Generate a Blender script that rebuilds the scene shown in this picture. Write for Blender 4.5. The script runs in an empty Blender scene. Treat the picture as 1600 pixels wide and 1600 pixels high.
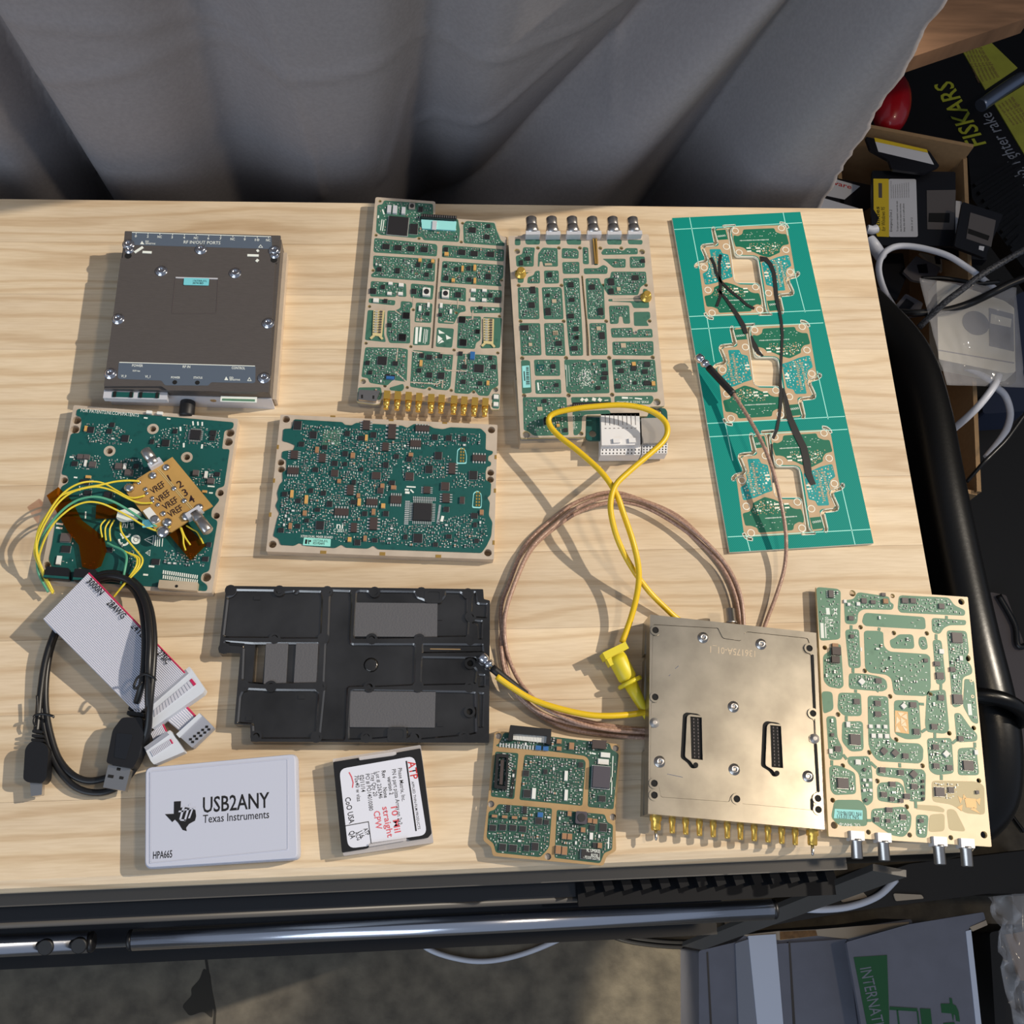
import bpy, math, random
from math import sin, cos, pi, radians, atan2, hypot, sqrt
from mathutils import Vector, Matrix
from mathutils.geometry import tessellate_polygon

# ---------------------------------------------------------------- camera
SC = bpy.context.scene
COL = SC.collection
TZ = 0.90                       # height of the worktop
CH = 0.616                      # lens above the worktop
TH, RO, FPX, AZ = radians(69.54), radians(13.02), 1700.0, radians(14.7)
def rz(x, y, z, a):
    return Vector((x*cos(a)+y*sin(a), -x*sin(a)+y*cos(a), z))
R_ = rz(1, 0, 0, AZ); F_ = rz(0, cos(TH), -sin(TH), AZ); D_ = rz(0, -sin(TH), -cos(TH), AZ)
CX = R_*cos(RO) - D_*sin(RO)    # picture right
CD = R_*sin(RO) + D_*cos(RO)    # picture down
CAMP = Vector((0, 0, TZ+CH))
cam = bpy.data.cameras.new('camera'); cam_o = bpy.data.objects.new('camera', cam); COL.objects.link(cam_o)
cam.sensor_width = 36.0; cam.lens = 36.0*FPX/1600.0; cam.clip_start = 0.01; cam.clip_end = 50
M = Matrix((CX, -CD, -F_)).transposed().to_4x4(); M.translation = CAMP
cam_o.matrix_world = M
SC.camera = cam_o

# ---------------------------------------------------------------- light and exposure
SC.view_settings.view_transform = 'Standard'; SC.view_settings.look = 'None'
SC.view_settings.exposure = 0.0; SC.view_settings.gamma = 1.0; SC.view_settings.use_curve_mapping = False
wd = bpy.data.worlds.new('world'); SC.world = wd; wd.use_nodes = True
wd.node_tree.nodes['Background'].inputs[0].default_value = (0.60, 0.70, 0.88, 1)
wd.node_tree.nodes['Background'].inputs[1].default_value = 0.31
def lamp(name, kind, loc, target, energy, color, **kw):
    l = bpy.data.lights.new(name, kind); o = bpy.data.objects.new(name, l); COL.objects.link(o)
    o.location = loc; o.rotation_euler = (Vector(target)-Vector(loc)).to_track_quat('-Z', 'Y').to_euler()
    l.energy = energy; l.color = color
    for k, v in kw.items(): setattr(l, k, v)
    return o
# the work lamp: stands off to the right, throws the hard shadows to the left
lamp('work_lamp', 'SPOT', (4.15, 1.06, TZ+3.50), (-0.22, 0.24, TZ), 1180, (1.0, 0.89, 0.74), spot_size=radians(15), spot_blend=0.15, shadow_soft_size=0.035)
# warm ceiling bulb, up and back to the right
lamp('ceiling_bulb', 'AREA', (0.88, 0.10, TZ+1.50), (0.25, 0.25, TZ), 5.0, (1.0, 0.82, 0.60), shape='DISK', size=0.14)
# a narrow beam of low sun reaching the floor in front of the cabinet
lamp('floor_sunbeam', 'SPOT', (-0.9, -2.4, 1.5), (0.288, -0.120, 0.0), 620, (1.0, 0.88, 0.66), spot_size=radians(3.0), spot_blend=0.6, shadow_soft_size=0.02)
# daylight from the open door behind the photographer
lamp('door_daylight', 'AREA', (-1.5, -2.0, 2.3), (-0.2, 0.3, 0.9), 29, (0.74, 0.86, 1.0), shape='RECTANGLE', size=2.4, size_y=1.6)
# ---------------------------------------------------------------- picture point -> place
def ray(px, py):
    return CX*((px-800.0)/FPX) + CD*((py-800.0)/FPX) + F_
def W(px, py, z=0.0):           # point on the level z above the worktop
    d = ray(px, py); return CAMP + d*((TZ+z-CAMP.z)/d.z)
def WY(px, py, y):              # point on the upright plane at y
    d = ray(px, py); return CAMP + d*((y-CAMP.y)/d.y)
def pts(s, t=(0, 0, 1)):        # "x,y x,y" read off an enlargement t = (left, top, scale)
    return [(t[0]+float(a.split(',')[0])*t[2], t[1]+float(a.split(',')[1])*t[2]) for a in s.split()]
def quads(s, t=(0, 0, 1)):      # "x,y,w,h ..."
    r = []
    for a in s.split():
        v = [float(c) for c in a.split(',')]
        r.append((t[0]+v[0]*t[2], t[1]+v[1]*t[2]) + tuple(c*t[2] for c in v[2:4]) + tuple(v[4:]))
    return r

# ---------------------------------------------------------------- materials
def lin(c): 
    c = c/255.0
    return c/12.92 if c <= .04045 else ((c+.055)/1.055)**2.4
MATS = {}
def mat(name, rgb, rough=.5, metal=0.0, var=0.0, vscale=60.0, bump=0.0, bscale=200.0, rgb2=None, stretch=None, coat=0.0, spec=.5, alpha=1.0, trans=0.0, detail=4.0, objvar=0.0):
    m = bpy.data.materials.new(name); m.use_nodes = True
    nt = m.node_tree; p = nt.nodes['Principled BSDF']
    c = (lin(rgb[0]), lin(rgb[1]), lin(rgb[2]), 1)
    p.inputs['Base Color'].default_value = c; p.inputs['Roughness'].default_value = rough
    p.inputs['Metallic'].default_value = metal; p.inputs['Specular IOR Level'].default_value = spec
    p.inputs['Coat Weight'].default_value = coat; p.inputs['Alpha'].default_value = alpha
    p.inputs['Transmission Weight'].default_value = trans
    co = None
    if var or bump:
        co = nt.nodes.new('ShaderNodeTexCoord'); src = co.outputs['Object']
        if stretch:
            mp = nt.nodes.new('ShaderNodeMapping'); mp.inputs['Scale'].default_value = stretch
            nt.links.new(src, mp.inputs[0]); src = mp.outputs[0]
    if var:
        n = nt.nodes.new('ShaderNodeTexNoise'); n.inputs['Scale'].default_value = vscale; n.inputs['Detail'].default_value = detail
        nt.links.new(src, n.inputs['Vector'])
        r = nt.nodes.new('ShaderNodeValToRGB'); r.color_ramp.elements[0].position = .32; r.color_ramp.elements[1].position = .68
        if rgb2: c2 = (lin(rgb2[0]), lin(rgb2[1]), lin(rgb2[2]), 1)
        else: c2 = tuple(min(1, x*(1+var)) for x in c[:3]) + (1,)
        c1 = tuple(x*(1-var) for x in c[:3]) + (1,) if not rgb2 else c
        r.color_ramp.elements[0].color = c1; r.color_ramp.elements[1].color = c2
        nt.links.new(n.outputs['Fac'], r.inputs[0]); nt.links.new(r.outputs[0], p.inputs['Base Color'])
    if bump:
        n2 = nt.nodes.new('ShaderNodeTexNoise'); n2.inputs['Scale'].default_value = bscale; n2.inputs['Detail'].default_value = 3
        nt.links.new(src, n2.inputs['Vector'])
        b = nt.nodes.new('ShaderNodeBump'); b.inputs['Strength'].default_value = bump; b.inputs['Distance'].default_value = .001
        nt.links.new(n2.outputs['Fac'], b.inputs['Height']); nt.links.new(b.outputs[0], p.inputs['Normal'])
    MATS[name] = m
    return m
def N(m, kind): return m.node_tree.nodes.new('ShaderNode'+kind)

def make_wood():
    m = mat('pine', (222, 186, 138), .52); nt = m.node_tree; p = nt.nodes['Principled BSDF']; L = nt.links.new
    tc = N(m, 'TexCoord'); oi = N(m, 'ObjectInfo')
    off = N(m, 'VectorMath'); off.operation = 'MULTIPLY_ADD'
    mp = N(m, 'Mapping'); mp.inputs['Scale'].default_value = (1.0, 9.0, 9.0)
    cb = N(m, 'CombineXYZ'); L(oi.outputs['Random'], cb.inputs[0]); L(oi.outputs['Random'], cb.inputs[1])
    L(cb.outputs[0], off.inputs[0]); off.inputs[1].default_value = (13.0, 7.0, 3.0); L(tc.outputs['Object'], off.inputs[2])
    L(off.outputs[0], mp.inputs[0])
    w = N(m, 'TexNoise'); w.inputs['Scale'].default_value = 3.0; w.inputs['Detail'].default_value = 2; L(mp.outputs[0], w.inputs['Vector'])
    # rings: bands of warped distance across the board
    ad = N(m, 'VectorMath'); ad.operation = 'MULTIPLY_ADD'; ad.inputs[1].default_value = (.5, .5, .5)
    L(w.outputs['Color'], ad.inputs[0]); L(mp.outputs[0], ad.inputs[2])
    wv = N(m, 'TexWave'); wv.bands_direction = 'Y'; wv.inputs['Scale'].default_value = 2.6; wv.inputs['Distortion'].default_value = 5.0; wv.inputs['Detail'].default_value = 3; wv.inputs['Detail Scale'].default_value = 1.2
    L(ad.outputs[0], wv.inputs['Vector'])
    fn = N(m, 'TexNoise'); fn.inputs['Scale'].default_value = 55; fn.inputs['Detail'].default_value = 5
    mp2 = N(m, 'Mapping'); mp2.inputs['Scale'].default_value = (1.0, 14.0, 14.0); L(off.outputs[0], mp2.inputs[0]); L(mp2.outputs[0], fn.inputs['Vector'])
    r = N(m, 'ValToRGB'); e = r.color_ramp.elements
    e[0].position = .0; e[0].color = (lin(231), lin(211), lin(181), 1); e[1].position = 1.0; e[1].color = (lin(215), lin(190), lin(156), 1)
    x = e.new(.72); x.color = (lin(229), lin(208), lin(176), 1)
    L(wv.outputs['Fac'], r.inputs[0])
    r2 = N(m, 'ValToRGB'); r2.color_ramp.elements[0].position = .35; r2.color_ramp.elements[0].color = (.91, .89, .86, 1); r2.color_ramp.elements[1].position = .62; r2.color_ramp.elements[1].color = (1, 1, 1, 1)
    L(fn.outputs['Fac'], r2.inputs[0])
    mx = N(m, 'Mix'); mx.data_type = 'RGBA'; mx.blend_type = 'MULTIPLY'; mx.inputs[0].default_value = 1
    L(r.outputs[0], mx.inputs[6]); L(r2.outputs[0], mx.inputs[7])
    # big blotches: greyer and warmer zones
    bn = N(m, 'TexNoise'); bn.inputs['Scale'].default_value = 5; bn.inputs['Detail'].default_value = 2
    mp3 = N(m, 'Mapping'); mp3.inputs['Scale'].default_value = (.9, 2.4, 1); L(off.outputs[0], mp3.inputs[0]); L(mp3.outputs[0], bn.inputs['Vector'])
    r3 = N(m, 'ValToRGB'); r3.color_ramp.elements[0].position = .35; r3.color_ramp.elements[0].color = (.84, .83, .84, 1); r3.color_ramp.elements[1].position = .6; r3.color_ramp.elements[1].color = (1, 1, 1, 1)
    L(bn.outputs['Fac'], r3.inputs[0])
    mx2 = N(m, 'Mix'); mx2.data_type = 'RGBA'; mx2.blend_type = 'MULTIPLY'; mx2.inputs[0].default_value = .75
    L(mx.outputs[2], mx2.inputs[6]); L(r3.outputs[0], mx2.inputs[7])
    tint = N(m, 'MapRange'); tint.inputs[3].default_value = .90; tint.inputs[4].default_value = 1.05; L(oi.outputs['Random'], tint.inputs[0])
    mx3 = N(m, 'Mix'); mx3.data_type = 'RGBA'; mx3.blend_type = 'MULTIPLY'; mx3.inputs[0].default_value = 1
    L(mx2.outputs[2], mx3.inputs[6]); L(tint.outputs[0], mx3.inputs[7])
    L(mx3.outputs[2], p.inputs['Base Color'])
    b = N(m, 'Bump'); b.inputs['Strength'].default_value = .12; b.inputs['Distance'].default_value = .0004; L(fn.outputs['Fac'], b.inputs['Height']); L(b.outputs[0], p.inputs['Normal'])
    return m
def make_mask(name, c1, c2, scale, rough=.42):
    """solder mask: flat green with faint lighter copper runs under it"""
    m = mat(name, c1, rough); nt = m.node_tree; p = nt.nodes['Principled BSDF']; L = nt.links.new
    tc = N(m, 'TexCoord'); v = N(m, 'TexVoronoi'); v.feature = 'F1'; v.distance = 'MANHATTAN'; v.inputs['Scale'].default_value = scale
    L(tc.outputs['Object'], v.inputs['Vector'])
    n = N(m, 'TexNoise'); n.inputs['Scale'].default_value = scale*.5; n.inputs['Detail'].default_value = 3; L(tc.outputs['Object'], n.inputs['Vector'])
    r = N(m, 'ValToRGB'); r.color_ramp.elements[0].position = .38; r.color_ramp.elements[1].position = .66
    r.color_ramp.elements[0].color = (lin(c1[0]), lin(c1[1]), lin(c1[2]), 1); r.color_ramp.elements[1].color = (lin(c2[0]), lin(c2[1]), lin(c2[2]), 1)
    ml = N(m, 'Math'); ml.operation = 'MULTIPLY_ADD'; ml.inputs[1].default_value = .35; L(v.outputs['Distance'], ml.inputs[0]); L(n.outputs['Fac'], ml.inputs[2])
    L(ml.outputs[0], r.inputs[0]); L(r.outputs[0], p.inputs['Base Color'])
    return m
make_wood()
make_mask('mask_green', (48, 92, 78), (64, 110, 94), 300)
make_mask('mask_deep', (12, 66, 64), (20, 84, 80), 260)
make_mask('mask_pale', (78, 118, 96), (92, 134, 110), 200)
make_mask('mask_dark', (26, 62, 54), (38, 82, 68), 340)
mat('tinned', (205, 190, 172), .42, .25, var=.06, vscale=120, bump=.05)
mat('gold_plane', (178, 148, 106), .40, .35, var=.08, vscale=90)
mat('cream_plane', (202, 184, 158), .40, .25, var=.06, vscale=90)
mat('board_edge', (206, 190, 140), .6)
mat('alu', (214, 216, 224), .36, .25, var=.05, vscale=60)
mat('alu_dull', (176, 172, 168), .45, .55, var=.05, vscale=80)
mat('nickel', (170, 163, 150), .30, .92, var=.2, vscale=45, detail=10)
mat('steel', (196, 191, 186), .28, .95)
mat('chrome', (215, 215, 220), .12, 1.0)
mat('gold', (238, 196, 96), .26, .75)
mat('brass', (210, 168, 92), .3, .7)
mat('ferrite', (72, 68, 78), .45)
mat('chip', (38, 37, 40), .45, var=.15, vscale=300)
mat('chip_brown', (66, 54, 52), .5)
mat('chip_grey', (92, 84, 84), .5)
mat('cap_tan', (158, 118, 84), .5)
mat('cap_white', (226, 226, 222), .45)
mat('tin', (222, 226, 224), .30, .55)
mat('print_white', (232, 238, 232), .6)
mat('print_black', (16, 15, 18), .55)
mat('print_cyan', (150, 226, 214), .55)
mat('ink_red', (198, 38, 40), .55)
mat('pen_red', (214, 92, 104), .6)
mat('hole_black', (10, 9, 9), .8)
mat('tantalum', (206, 160, 92), .45)
mat('blue_part', (48, 104, 164), .4)
mat('label_cyan', (150, 222, 222), .55)
mat('label_blue', (120, 206, 218), .55)
mat('black_plastic', (22, 22, 25), .42)
mat('black_rubber', (20, 20, 22), .5, bump=.05)
mat('white_plastic', (226, 226, 228), .45)
mat('concrete', (88, 82, 73), .88, var=.3, vscale=34, bump=.5, bscale=120, detail=12, rgb2=(120, 112, 98))

# ---------------------------------------------------------------- mesh builder
def rnd(poly, r, n=3):          # corner rounding
    out = []; k = len(poly)
    for i in range(k):
        p = Vector(poly[i][:2]); a = Vector(poly[i-1][:2])-p; b = Vector(poly[(i+1) % k][:2])-p
        la, lb = a.length, b.length
        if la < 1e-7 or lb < 1e-7: continue
        q = min(r, la*.45, lb*.45); s = p+a*(q/la); e = p+b*(q/lb)
        for j in range(n+1):
            t = j/n; out.append(tuple((s*(1-t)+p*t)*(1-t) + (p*(1-t)+e*t)*t))
    return out
def area2(poly): return sum(poly[i-1][0]*poly[i][1]-poly[i][0]*poly[i-1][1] for i in range(len(poly)))
def inside(x, y, poly):
    c = False; j = len(poly)-1
    for i in range(len(poly)):
        xi, yi = poly[i][0], poly[i][1]; xj, yj = poly[j][0], poly[j][1]
        if (yi > y) != (yj > y) and x < (xj-xi)*(y-yi)/(yj-yi)+xi: c = not c
        j = i
    return c
def circ(x, y, r, n=12, a=0): return [(x+r*cos(a+2*pi*i/n), y+r*sin(a+2*pi*i/n)) for i in range(n)]
def band(path, w, caps=True):   # closed outline of a wide line
    L_, R2 = [], []
    for i, p in enumerate(path):
        a = Vector(path[max(0, i-1)]); b = Vector(path[min(len(path)-1, i+1)]); d = (b-a).normalized(); n = Vector((-d.y, d.x))
        k = 1.0
        if 0 < i < len(path)-1:
            d1 = (Vector(p)-a).normalized(); k = 1/max(.5, abs(Vector((-d1.y, d1.x)).dot(n)))
        L_.append(tuple(Vector(p)+n*w*.5*k)); R2.append(tuple(Vector(p)-n*w*.5*k))
    return L_+R2[::-1]
class MB:
    def __init__(s): s.v = []; s.f = []; s.m = []; s.sm = []
    def face(s, idx, m=0, sm=False): s.f.append(tuple(idx)); s.m.append(m); s.sm.append(sm)
    def prism(s, poly, z0, z1, m=0, holes=(), bottom=True, mside=None, top=True):
        mside = m if mside is None else mside
        loops = [list(poly)]+[list(h) for h in holes]
        if area2(loops[0]) < 0: loops[0].reverse()
        for h in loops[1:]:
            if area2(h) > 0: h.reverse()
        b = len(s.v); flat = []
        for lp in loops: flat += lp
        n = len(flat)
        s.v += [(p[0], p[1], z1) for p in flat] + [(p[0], p[1], z0) for p in flat]
        if len(loops) == 1 and n <= 4: tri = [tuple(range(n))]
        else:
            tri = []
            for t in tessellate_polygon([[Vector((p[0], p[1], 0)) for p in lp] for lp in loops]):
                t = tuple(t); A = (flat[t[1]][0]-flat[t[0]][0])*(flat[t[2]][1]-flat[t[0]][1])-(flat[t[1]][1]-flat[t[0]][1])*(flat[t[2]][0]-flat[t[0]][0])
                if abs(A) < 1e-14: continue
                tri.append(t if A > 0 else t[::-1])
        for t in tri:
            if top: s.face([b+i for i in t], m)
            if bottom: s.face([b+n+i for i in t[::-1]], m)
        k = 0
        for lp in loops:
            c = len(lp)
            for i in range(c):
                j = (i+1) % c
                s.face((b+k+i, b+n+k+i, b+n+k+j, b+k+j), mside)
            k += c
        return s
    def box(s, x, y, z0, z1, wx, wy, rot=0, m=0, bottom=False, inset=0):
        c, q = cos(rot), sin(rot); b = len(s.v)
        for z, k in ((z0, 0), (z1, inset)):
            for ux, uy in ((-1, -1), (1, -1), (1, 1), (-1, 1)):
                dx, dy = ux*(wx/2-k), uy*(wy/2-k); s.v.append((x+dx*c-dy*q, y+dx*q+dy*c, z))
        s.face((b+4, b+5, b+6, b+7), m)
        for i in range(4): j = (i+1) % 4; s.face((b+i, b+j, b+4+j, b+4+i), m)
        if bottom: s.face((b+3, b+2, b+1, b), m)
        return s
    def obox(s, mtx, sx, sy, sz, m=0):      # oriented box
        b = len(s.v)
        for z in (-.5, .5):
            for ux, uy in ((-.5, -.5), (.5, -.5), (.5, .5), (-.5, .5)): s.v.append(tuple(mtx @ Vector((ux*sx, uy*sy, z*sz))))
        for q in ((4, 5, 6, 7), (3, 2, 1, 0), (0, 1, 5, 4), (1, 2, 6, 5), (2, 3, 7, 6), (3, 0, 4, 7)): s.face([b+i for i in q], m)
        return s
    def lathe(s, prof, o=(0, 0, 0), d=(0, 0, 1), n=16, m=0, sm=True, ms=None):
        d = Vector(d).normalized(); o = Vector(o); u = d.orthogonal().normalized(); w = d.cross(u); b = len(s.v)
        for r, h in prof:
            for i in range(n): a = 2*pi*i/n; s.v.append(tuple(o+d*h+(u*cos(a)+w*sin(a))*r))
        for k in range(len(prof)-1):
            mm = ms[k] if ms else m
            for i in range(n):
                j = (i+1) % n; s.face((b+k*n+i, b+k*n+j, b+(k+1)*n+j, b+(k+1)*n+i), mm, sm)
        s.face([b+i for i in range(n)][::-1], ms[0] if ms else m); s.face([b+(len(prof)-1)*n+i for i in range(n)], ms[-1] if ms else m)
        return s
    def cyl(s, x, y, z0, z1, r, n=14, m=0): return s.lathe([(r, 0), (r, z1-z0)], (x, y, z0), (0, 0, 1), n, m)
    def tube(s, path, r, n=8, m=0, sub=5, closed=False, rads=None):
        P = [Vector(p) for p in path]; q = []; rr = []
        k = len(P)
        rads = rads or [r]*k
        for i in range(k-1):
            p0, p1, p2, p3 = P[max(0, i-1)], P[i], P[i+1], P[min(k-1, i+2)]
            for j in range(sub):
                t = j/sub
                q.append(.5*((2*p1)+(p2-p0)*t+(2*p0-5*p1+4*p2-p3)*t*t+(3*p1-p0-3*p2+p3)*t**3)); rr.append(rads[i]*(1-t)+rads[i+1]*t)
        q.append(P[-1]); rr.append(rads[-1]); b = len(s.v); up = None
        for i, p in enumerate(q):
            d = (q[min(len(q)-1, i+1)]-q[max(0, i-1)]).normalized()
            if up is None: up = d.orthogonal().normalized()
            up = (up-d*up.dot(d)).normalized(); w = d.cross(up)
            for a in range(n): t = 2*pi*a/n; s.v.append(tuple(p+(up*cos(t)+w*sin(t))*rr[i]))
        for i in range(len(q)-1):
            for a in range(n): c = (a+1) % n; s.face((b+i*n+a, b+i*n+c, b+(i+1)*n+c, b+(i+1)*n+a), m, True)
        s.face([b+a for a in range(n)][::-1], m); s.face([b+(len(q)-1)*n+a for a in range(n)], m)
        return s
    def build(s, name, mats, parent=None, loc=None, kind=None):
        me = bpy.data.meshes.new(name); me.from_pydata(s.v, [], s.f)
        if isinstance(mats, str): mats = [mats]
        for q in mats: me.materials.append(MATS[q])
        me.polygons.foreach_set('material_index', s.m); me.polygons.foreach_set('use_smooth', s.sm); me.update()
        return link(name, me, parent, loc, kind)
def link(name, me, parent=None, loc=None, kind=None):
    o = bpy.data.objects.new(name, me); COL.objects.link(o)
    if parent is not None: o.parent = parent
    if loc is not None: o.location = loc
    if kind: o['kind'] = kind
    return o
def tag(o, label, cat, group=None):
    o['label'] = label; o['category'] = cat
    if group: o['group'] = group
    return o
def empty(name, loc, rot=0, label=None, cat=None, group=None):
    o = bpy.data.objects.new(name, None); COL.objects.link(o); o.location = loc; o.rotation_euler = (0, 0, rot); o.empty_display_size = .02
    if label: tag(o, label, cat, group)
    return o
def text_mesh(s):
    cu = bpy.data.curves.new('lettering', 'FONT'); cu.body = s; cu.resolution_u = 2; cu.offset = .012 if len(s) <= 10 else .003
    ob = bpy.data.objects.new('lettering', cu); me = bpy.data.meshes.new_from_object(ob)
    bpy.data.objects.remove(ob); bpy.data.curves.remove(cu); me.materials.clear()
    return me
def letter(parent, s, p0, p1, h, z, m='print_white', name='lettering', mtx=None, bold=0):
    """flat printed words from p0 to p1 along the baseline, capitals h high"""
    me = text_mesh(s)
    if not me.vertices: return None
    xs = [v.co.x for v in me.vertices]; x0, x1 = min(xs), max(xs)
    d = Vector((p1[0]-p0[0], p1[1]-p0[1])); L = d.length; d.normalize(); n = Vector((-d.y, d.x))
    kx = L/(x1-x0) if len(s) > 1 else h/.73; ky = h/.73
    for v in me.vertices:
        a = (v.co.x-x0)*kx; b = v.co.y*ky
        q = Vector((p0[0]+d.x*a+n.x*b, p0[1]+d.y*a+n.y*b, z))
        v.co = mtx @ q if mtx else q
    me.materials.append(MATS[m]); me.update()
    o = link(name, me, parent)
    return o

class Part:
    """a flat thing on the worktop: Empty at its foot, pixel readings turned into its own millimetres"""
    def __init__(s, name, label, cat, tl, tr, zt, zb=0.0, group=None):
        a = W(*tl, zt); b = W(*tr, zt); s.zt = zt; s.zb = zb
        s.rot = atan2(b.y-a.y, b.x-a.x); s.o = Vector((a.x, a.y, TZ+zb))
        s.e = empty(name, s.o, s.rot, label, cat, group); s.rng = random.Random(name+label)
        s.occ = set(); s.smd = MB(); s.avoid = []
    def L(s, px, py, z=None):
        p = W(px, py, s.zt if z is None else z); dx, dy = p.x-s.o.x, p.y-s.o.y
        return (dx*cos(s.rot)+dy*sin(s.rot), -dx*sin(s.rot)+dy*cos(s.rot))
    def poly(s, st, t=(0, 0, 1), z=None): return [s.L(x, y, z) for x, y in pts(st, t)]
    def h(s): return s.zt-s.zb
CELL = .00030
def occ_mark(b, x, y, wx, wy, g=.0002):
    for i in range(int((x-wx/2-g)/CELL)-1, int((x+wx/2+g)/CELL)+1):
        for j in range(int((y-wy/2-g)/CELL)-1, int((y+wy/2+g)/CELL)+1): b.occ.add((i, j))
def occ_free(b, x, y, wx, wy):
    for i in range(int((x-wx/2)/CELL)-1, int((x+wx/2)/CELL)+1):
        for j in range(int((y-wy/2)/CELL)-1, int((y+wy/2)/CELL)+1):
            if (i, j) in b.occ: return False
    return True
SMD_M = ['chip', 'cap_tan', 'tin', 'chip_grey', 'print_white', 'gold', 'cap_white', 'tantalum', 'blue_part']
def smd(b, x, y, z, wx, wy, h, m, vert):
    """one passive: a body between two bright ends"""
    q = b.smd
    if vert:
        e = wy*.27; q.box(x, y, z, z+h, wx*.94, wy-2*e, 0, m); q.box(x, y-wy/2+e/2, z, z+h*1.05, wx, e, 0, 2); q.box(x, y+wy/2-e/2, z, z+h*1.05, wx, e, 0, 2)
    else:
        e = wx*.27; q.box(x, y, z, z+h, wx-2*e, wy*.94, 0, m); q.box(x-wx/2+e/2, y, z, z+h*1.05, e, wy, 0, 2); q.box(x+wx/2-e/2, y, z, z+h*1.05, e, wy, 0, 2)
def fill(b, poly, d, z, big=.12, prints=.25, tan=.2, inset=.0009):
    """scatter soldered passives inside a region of the board"""
    xs = [p[0] for p in poly]; ys = [p[1] for p in poly]; r = b.rng
    A = abs(area2(poly))/2; n = int(A/(.30e-6)*d)
    for _ in range(n):
        x, y = r.uniform(min(xs), max(xs)), r.uniform(min(ys), max(ys)); k = r.random()
        x = round(x/.0005)*.0005; y = round(y/.0005)*.0005
        vert = r.random() < .55
        if k < prints:
            wx, wy = r.uniform(.0004, .0013), .00035
            if vert: wx, wy = wy, wx
            t = 'p'
        elif k < 1-big: wx, wy = .00100, .00052; t = 's'
        else: wx, wy = .0019, .0011; t = 'b'
        if t != 'p' and vert: wx, wy = wy, wx
        if not (inside(x-wx/2-inset, y-wy/2-inset, poly) and inside(x+wx/2+inset, y+wy/2+inset, poly) and inside(x+wx/2+inset, y-wy/2-inset, poly) and inside(x-wx/2-inset, y+wy/2+inset, poly)): continue
        if not occ_free(b, x, y, wx, wy): continue
        occ_mark(b, x, y, wx, wy, 0)
        if t == 'p': b.smd.box(x, y, z, z+.00006, wx, wy, 0, 4)
        else: smd(b, x, y, z, wx, wy, .00045 if t == 's' else .0008, 1 if r.random() < tan else (0 if r.random() < .45 else 3 if r.random() < .5 else 6), vert)
CHIPM = {}
def chip_mesh(kind, m):
    if (kind, m) in CHIPM: return CHIPM[kind, m]
    b = MB()
    if kind == 'q':       # leadless: body over a thin bright rim
        b.box(0, 0, 0, .12, 1.0, 1.0, 0, 1); b.box(0, 0, .12, 1, .94, .94, 0, 0, inset=.015)
    elif kind == 'w':     # leads on two sides (top and bottom rows)
        b.box(0, 0, .1, 1, .98, .62, 0, 0, inset=.02)
        for i in range(5):
            for sgn in (-1, 1): b.box(-.4+.2*i, sgn*.41, 0, .3, .10, .2, 0, 1)
    elif kind == 'v':     # leads on two sides (left and right rows)
        b.box(0, 0, .1, 1, .62, .98, 0, 0, inset=.02)
        for i in range(4):
            for sgn in (-1, 1): b.box(sgn*.41, -.38+.253*i, 0, .3, .2, .10, 0, 1)
    elif kind == 'f':     # flat pack with leads all round
        b.box(0, 0, .1, 1, .74, .74, 0, 0, inset=.02)
        for i in range(11):
            for sgn in (-1, 1): b.box(-.35+.07*i, sgn*.44, 0, .2, .03, .12, 0, 1); b.box(sgn*.44, -.35+.07*i, 0, .2, .12, .03, 0, 1)
    elif kind == 'c':     # can: grey shielded part with rounded top
        b.prism(rnd([(-.5, -.5), (.5, -.5), (.5, .5), (-.5, .5)], .14), 0, .9, 0); b.prism(circ(0, 0, .34, 16), .9, 1, 1, bottom=False)
    me = bpy.data.meshes.new('chip'); me.from_pydata(b.v, [], b.f)
    for q in ((m, 'tin') if kind != 'c' else (m, 'chip')): me.materials.append(MATS[q])
    me.polygons.foreach_set('material_index', b.m); me.update(); CHIPM[kind, m] = me
    return me
def chips(b, st, t, kind='q', m='chip', h=.0009, name='chip', z=None, rot=0.0):
    """chips given as picture boxes centre x, y, width, height (and turn in degrees)"""
    z = b.h()+.0001 if z is None else z
    for q in quads(st, t):
        x, y = b.L(q[0], q[1]); w = hypot(*(Vector(b.L(q[0]+q[2]/2, q[1]))-Vector(b.L(q[0]-q[2]/2, q[1])))); hh = hypot(*(Vector(b.L(q[0], q[1]+q[3]/2))-Vector(b.L(q[0], q[1]-q[3]/2))))
        o = link(name, chip_mesh(kind, m), b.e, (x, y, z)); o.scale = (w, hh, h); o.rotation_euler = (0, 0, radians(q[4]) if len(q) > 4 else rot)
        occ_mark(b, x, y, w, hh, .0002)
def patches(b, specs, t, m='mask_green', z=None, r=.0012, dens=None, th=.00008, holes=(), **kw):
    """each bared-copper compartment shows one island of solder mask; spec 'x,y x,y .../density'"""
    z = b.h() if z is None else z
    res = []
    for sp in specs:
        a, _, d = sp.partition('/')
        p = rnd(b.poly(a, t), r)
        hs = [h for h in holes if inside(h[0][0], h[0][1], p) and all(inside(q[0], q[1], p) for q in h)]
        MB().prism(p, z, z+th, 0, bottom=False, holes=hs).build('solder_mask', m, b.e)
        res.append((p, float(d) if d else 0))
    return res
def fills(b, res, z=None, **kw):
    z = b.h()+.00009 if z is None else z
    for p, d in res:
        if d: fill(b, p, d, z, **kw)
def finish(b, name='small_components'):
    if b.smd.v: b.smd.build(name, SMD_M, b.e, kind='stuff')
def holes_of(b, st, t, r):      # drilled holes read as centres
    return [circ(*b.L(x, y), r) for x, y in pts(st, t)]
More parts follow.
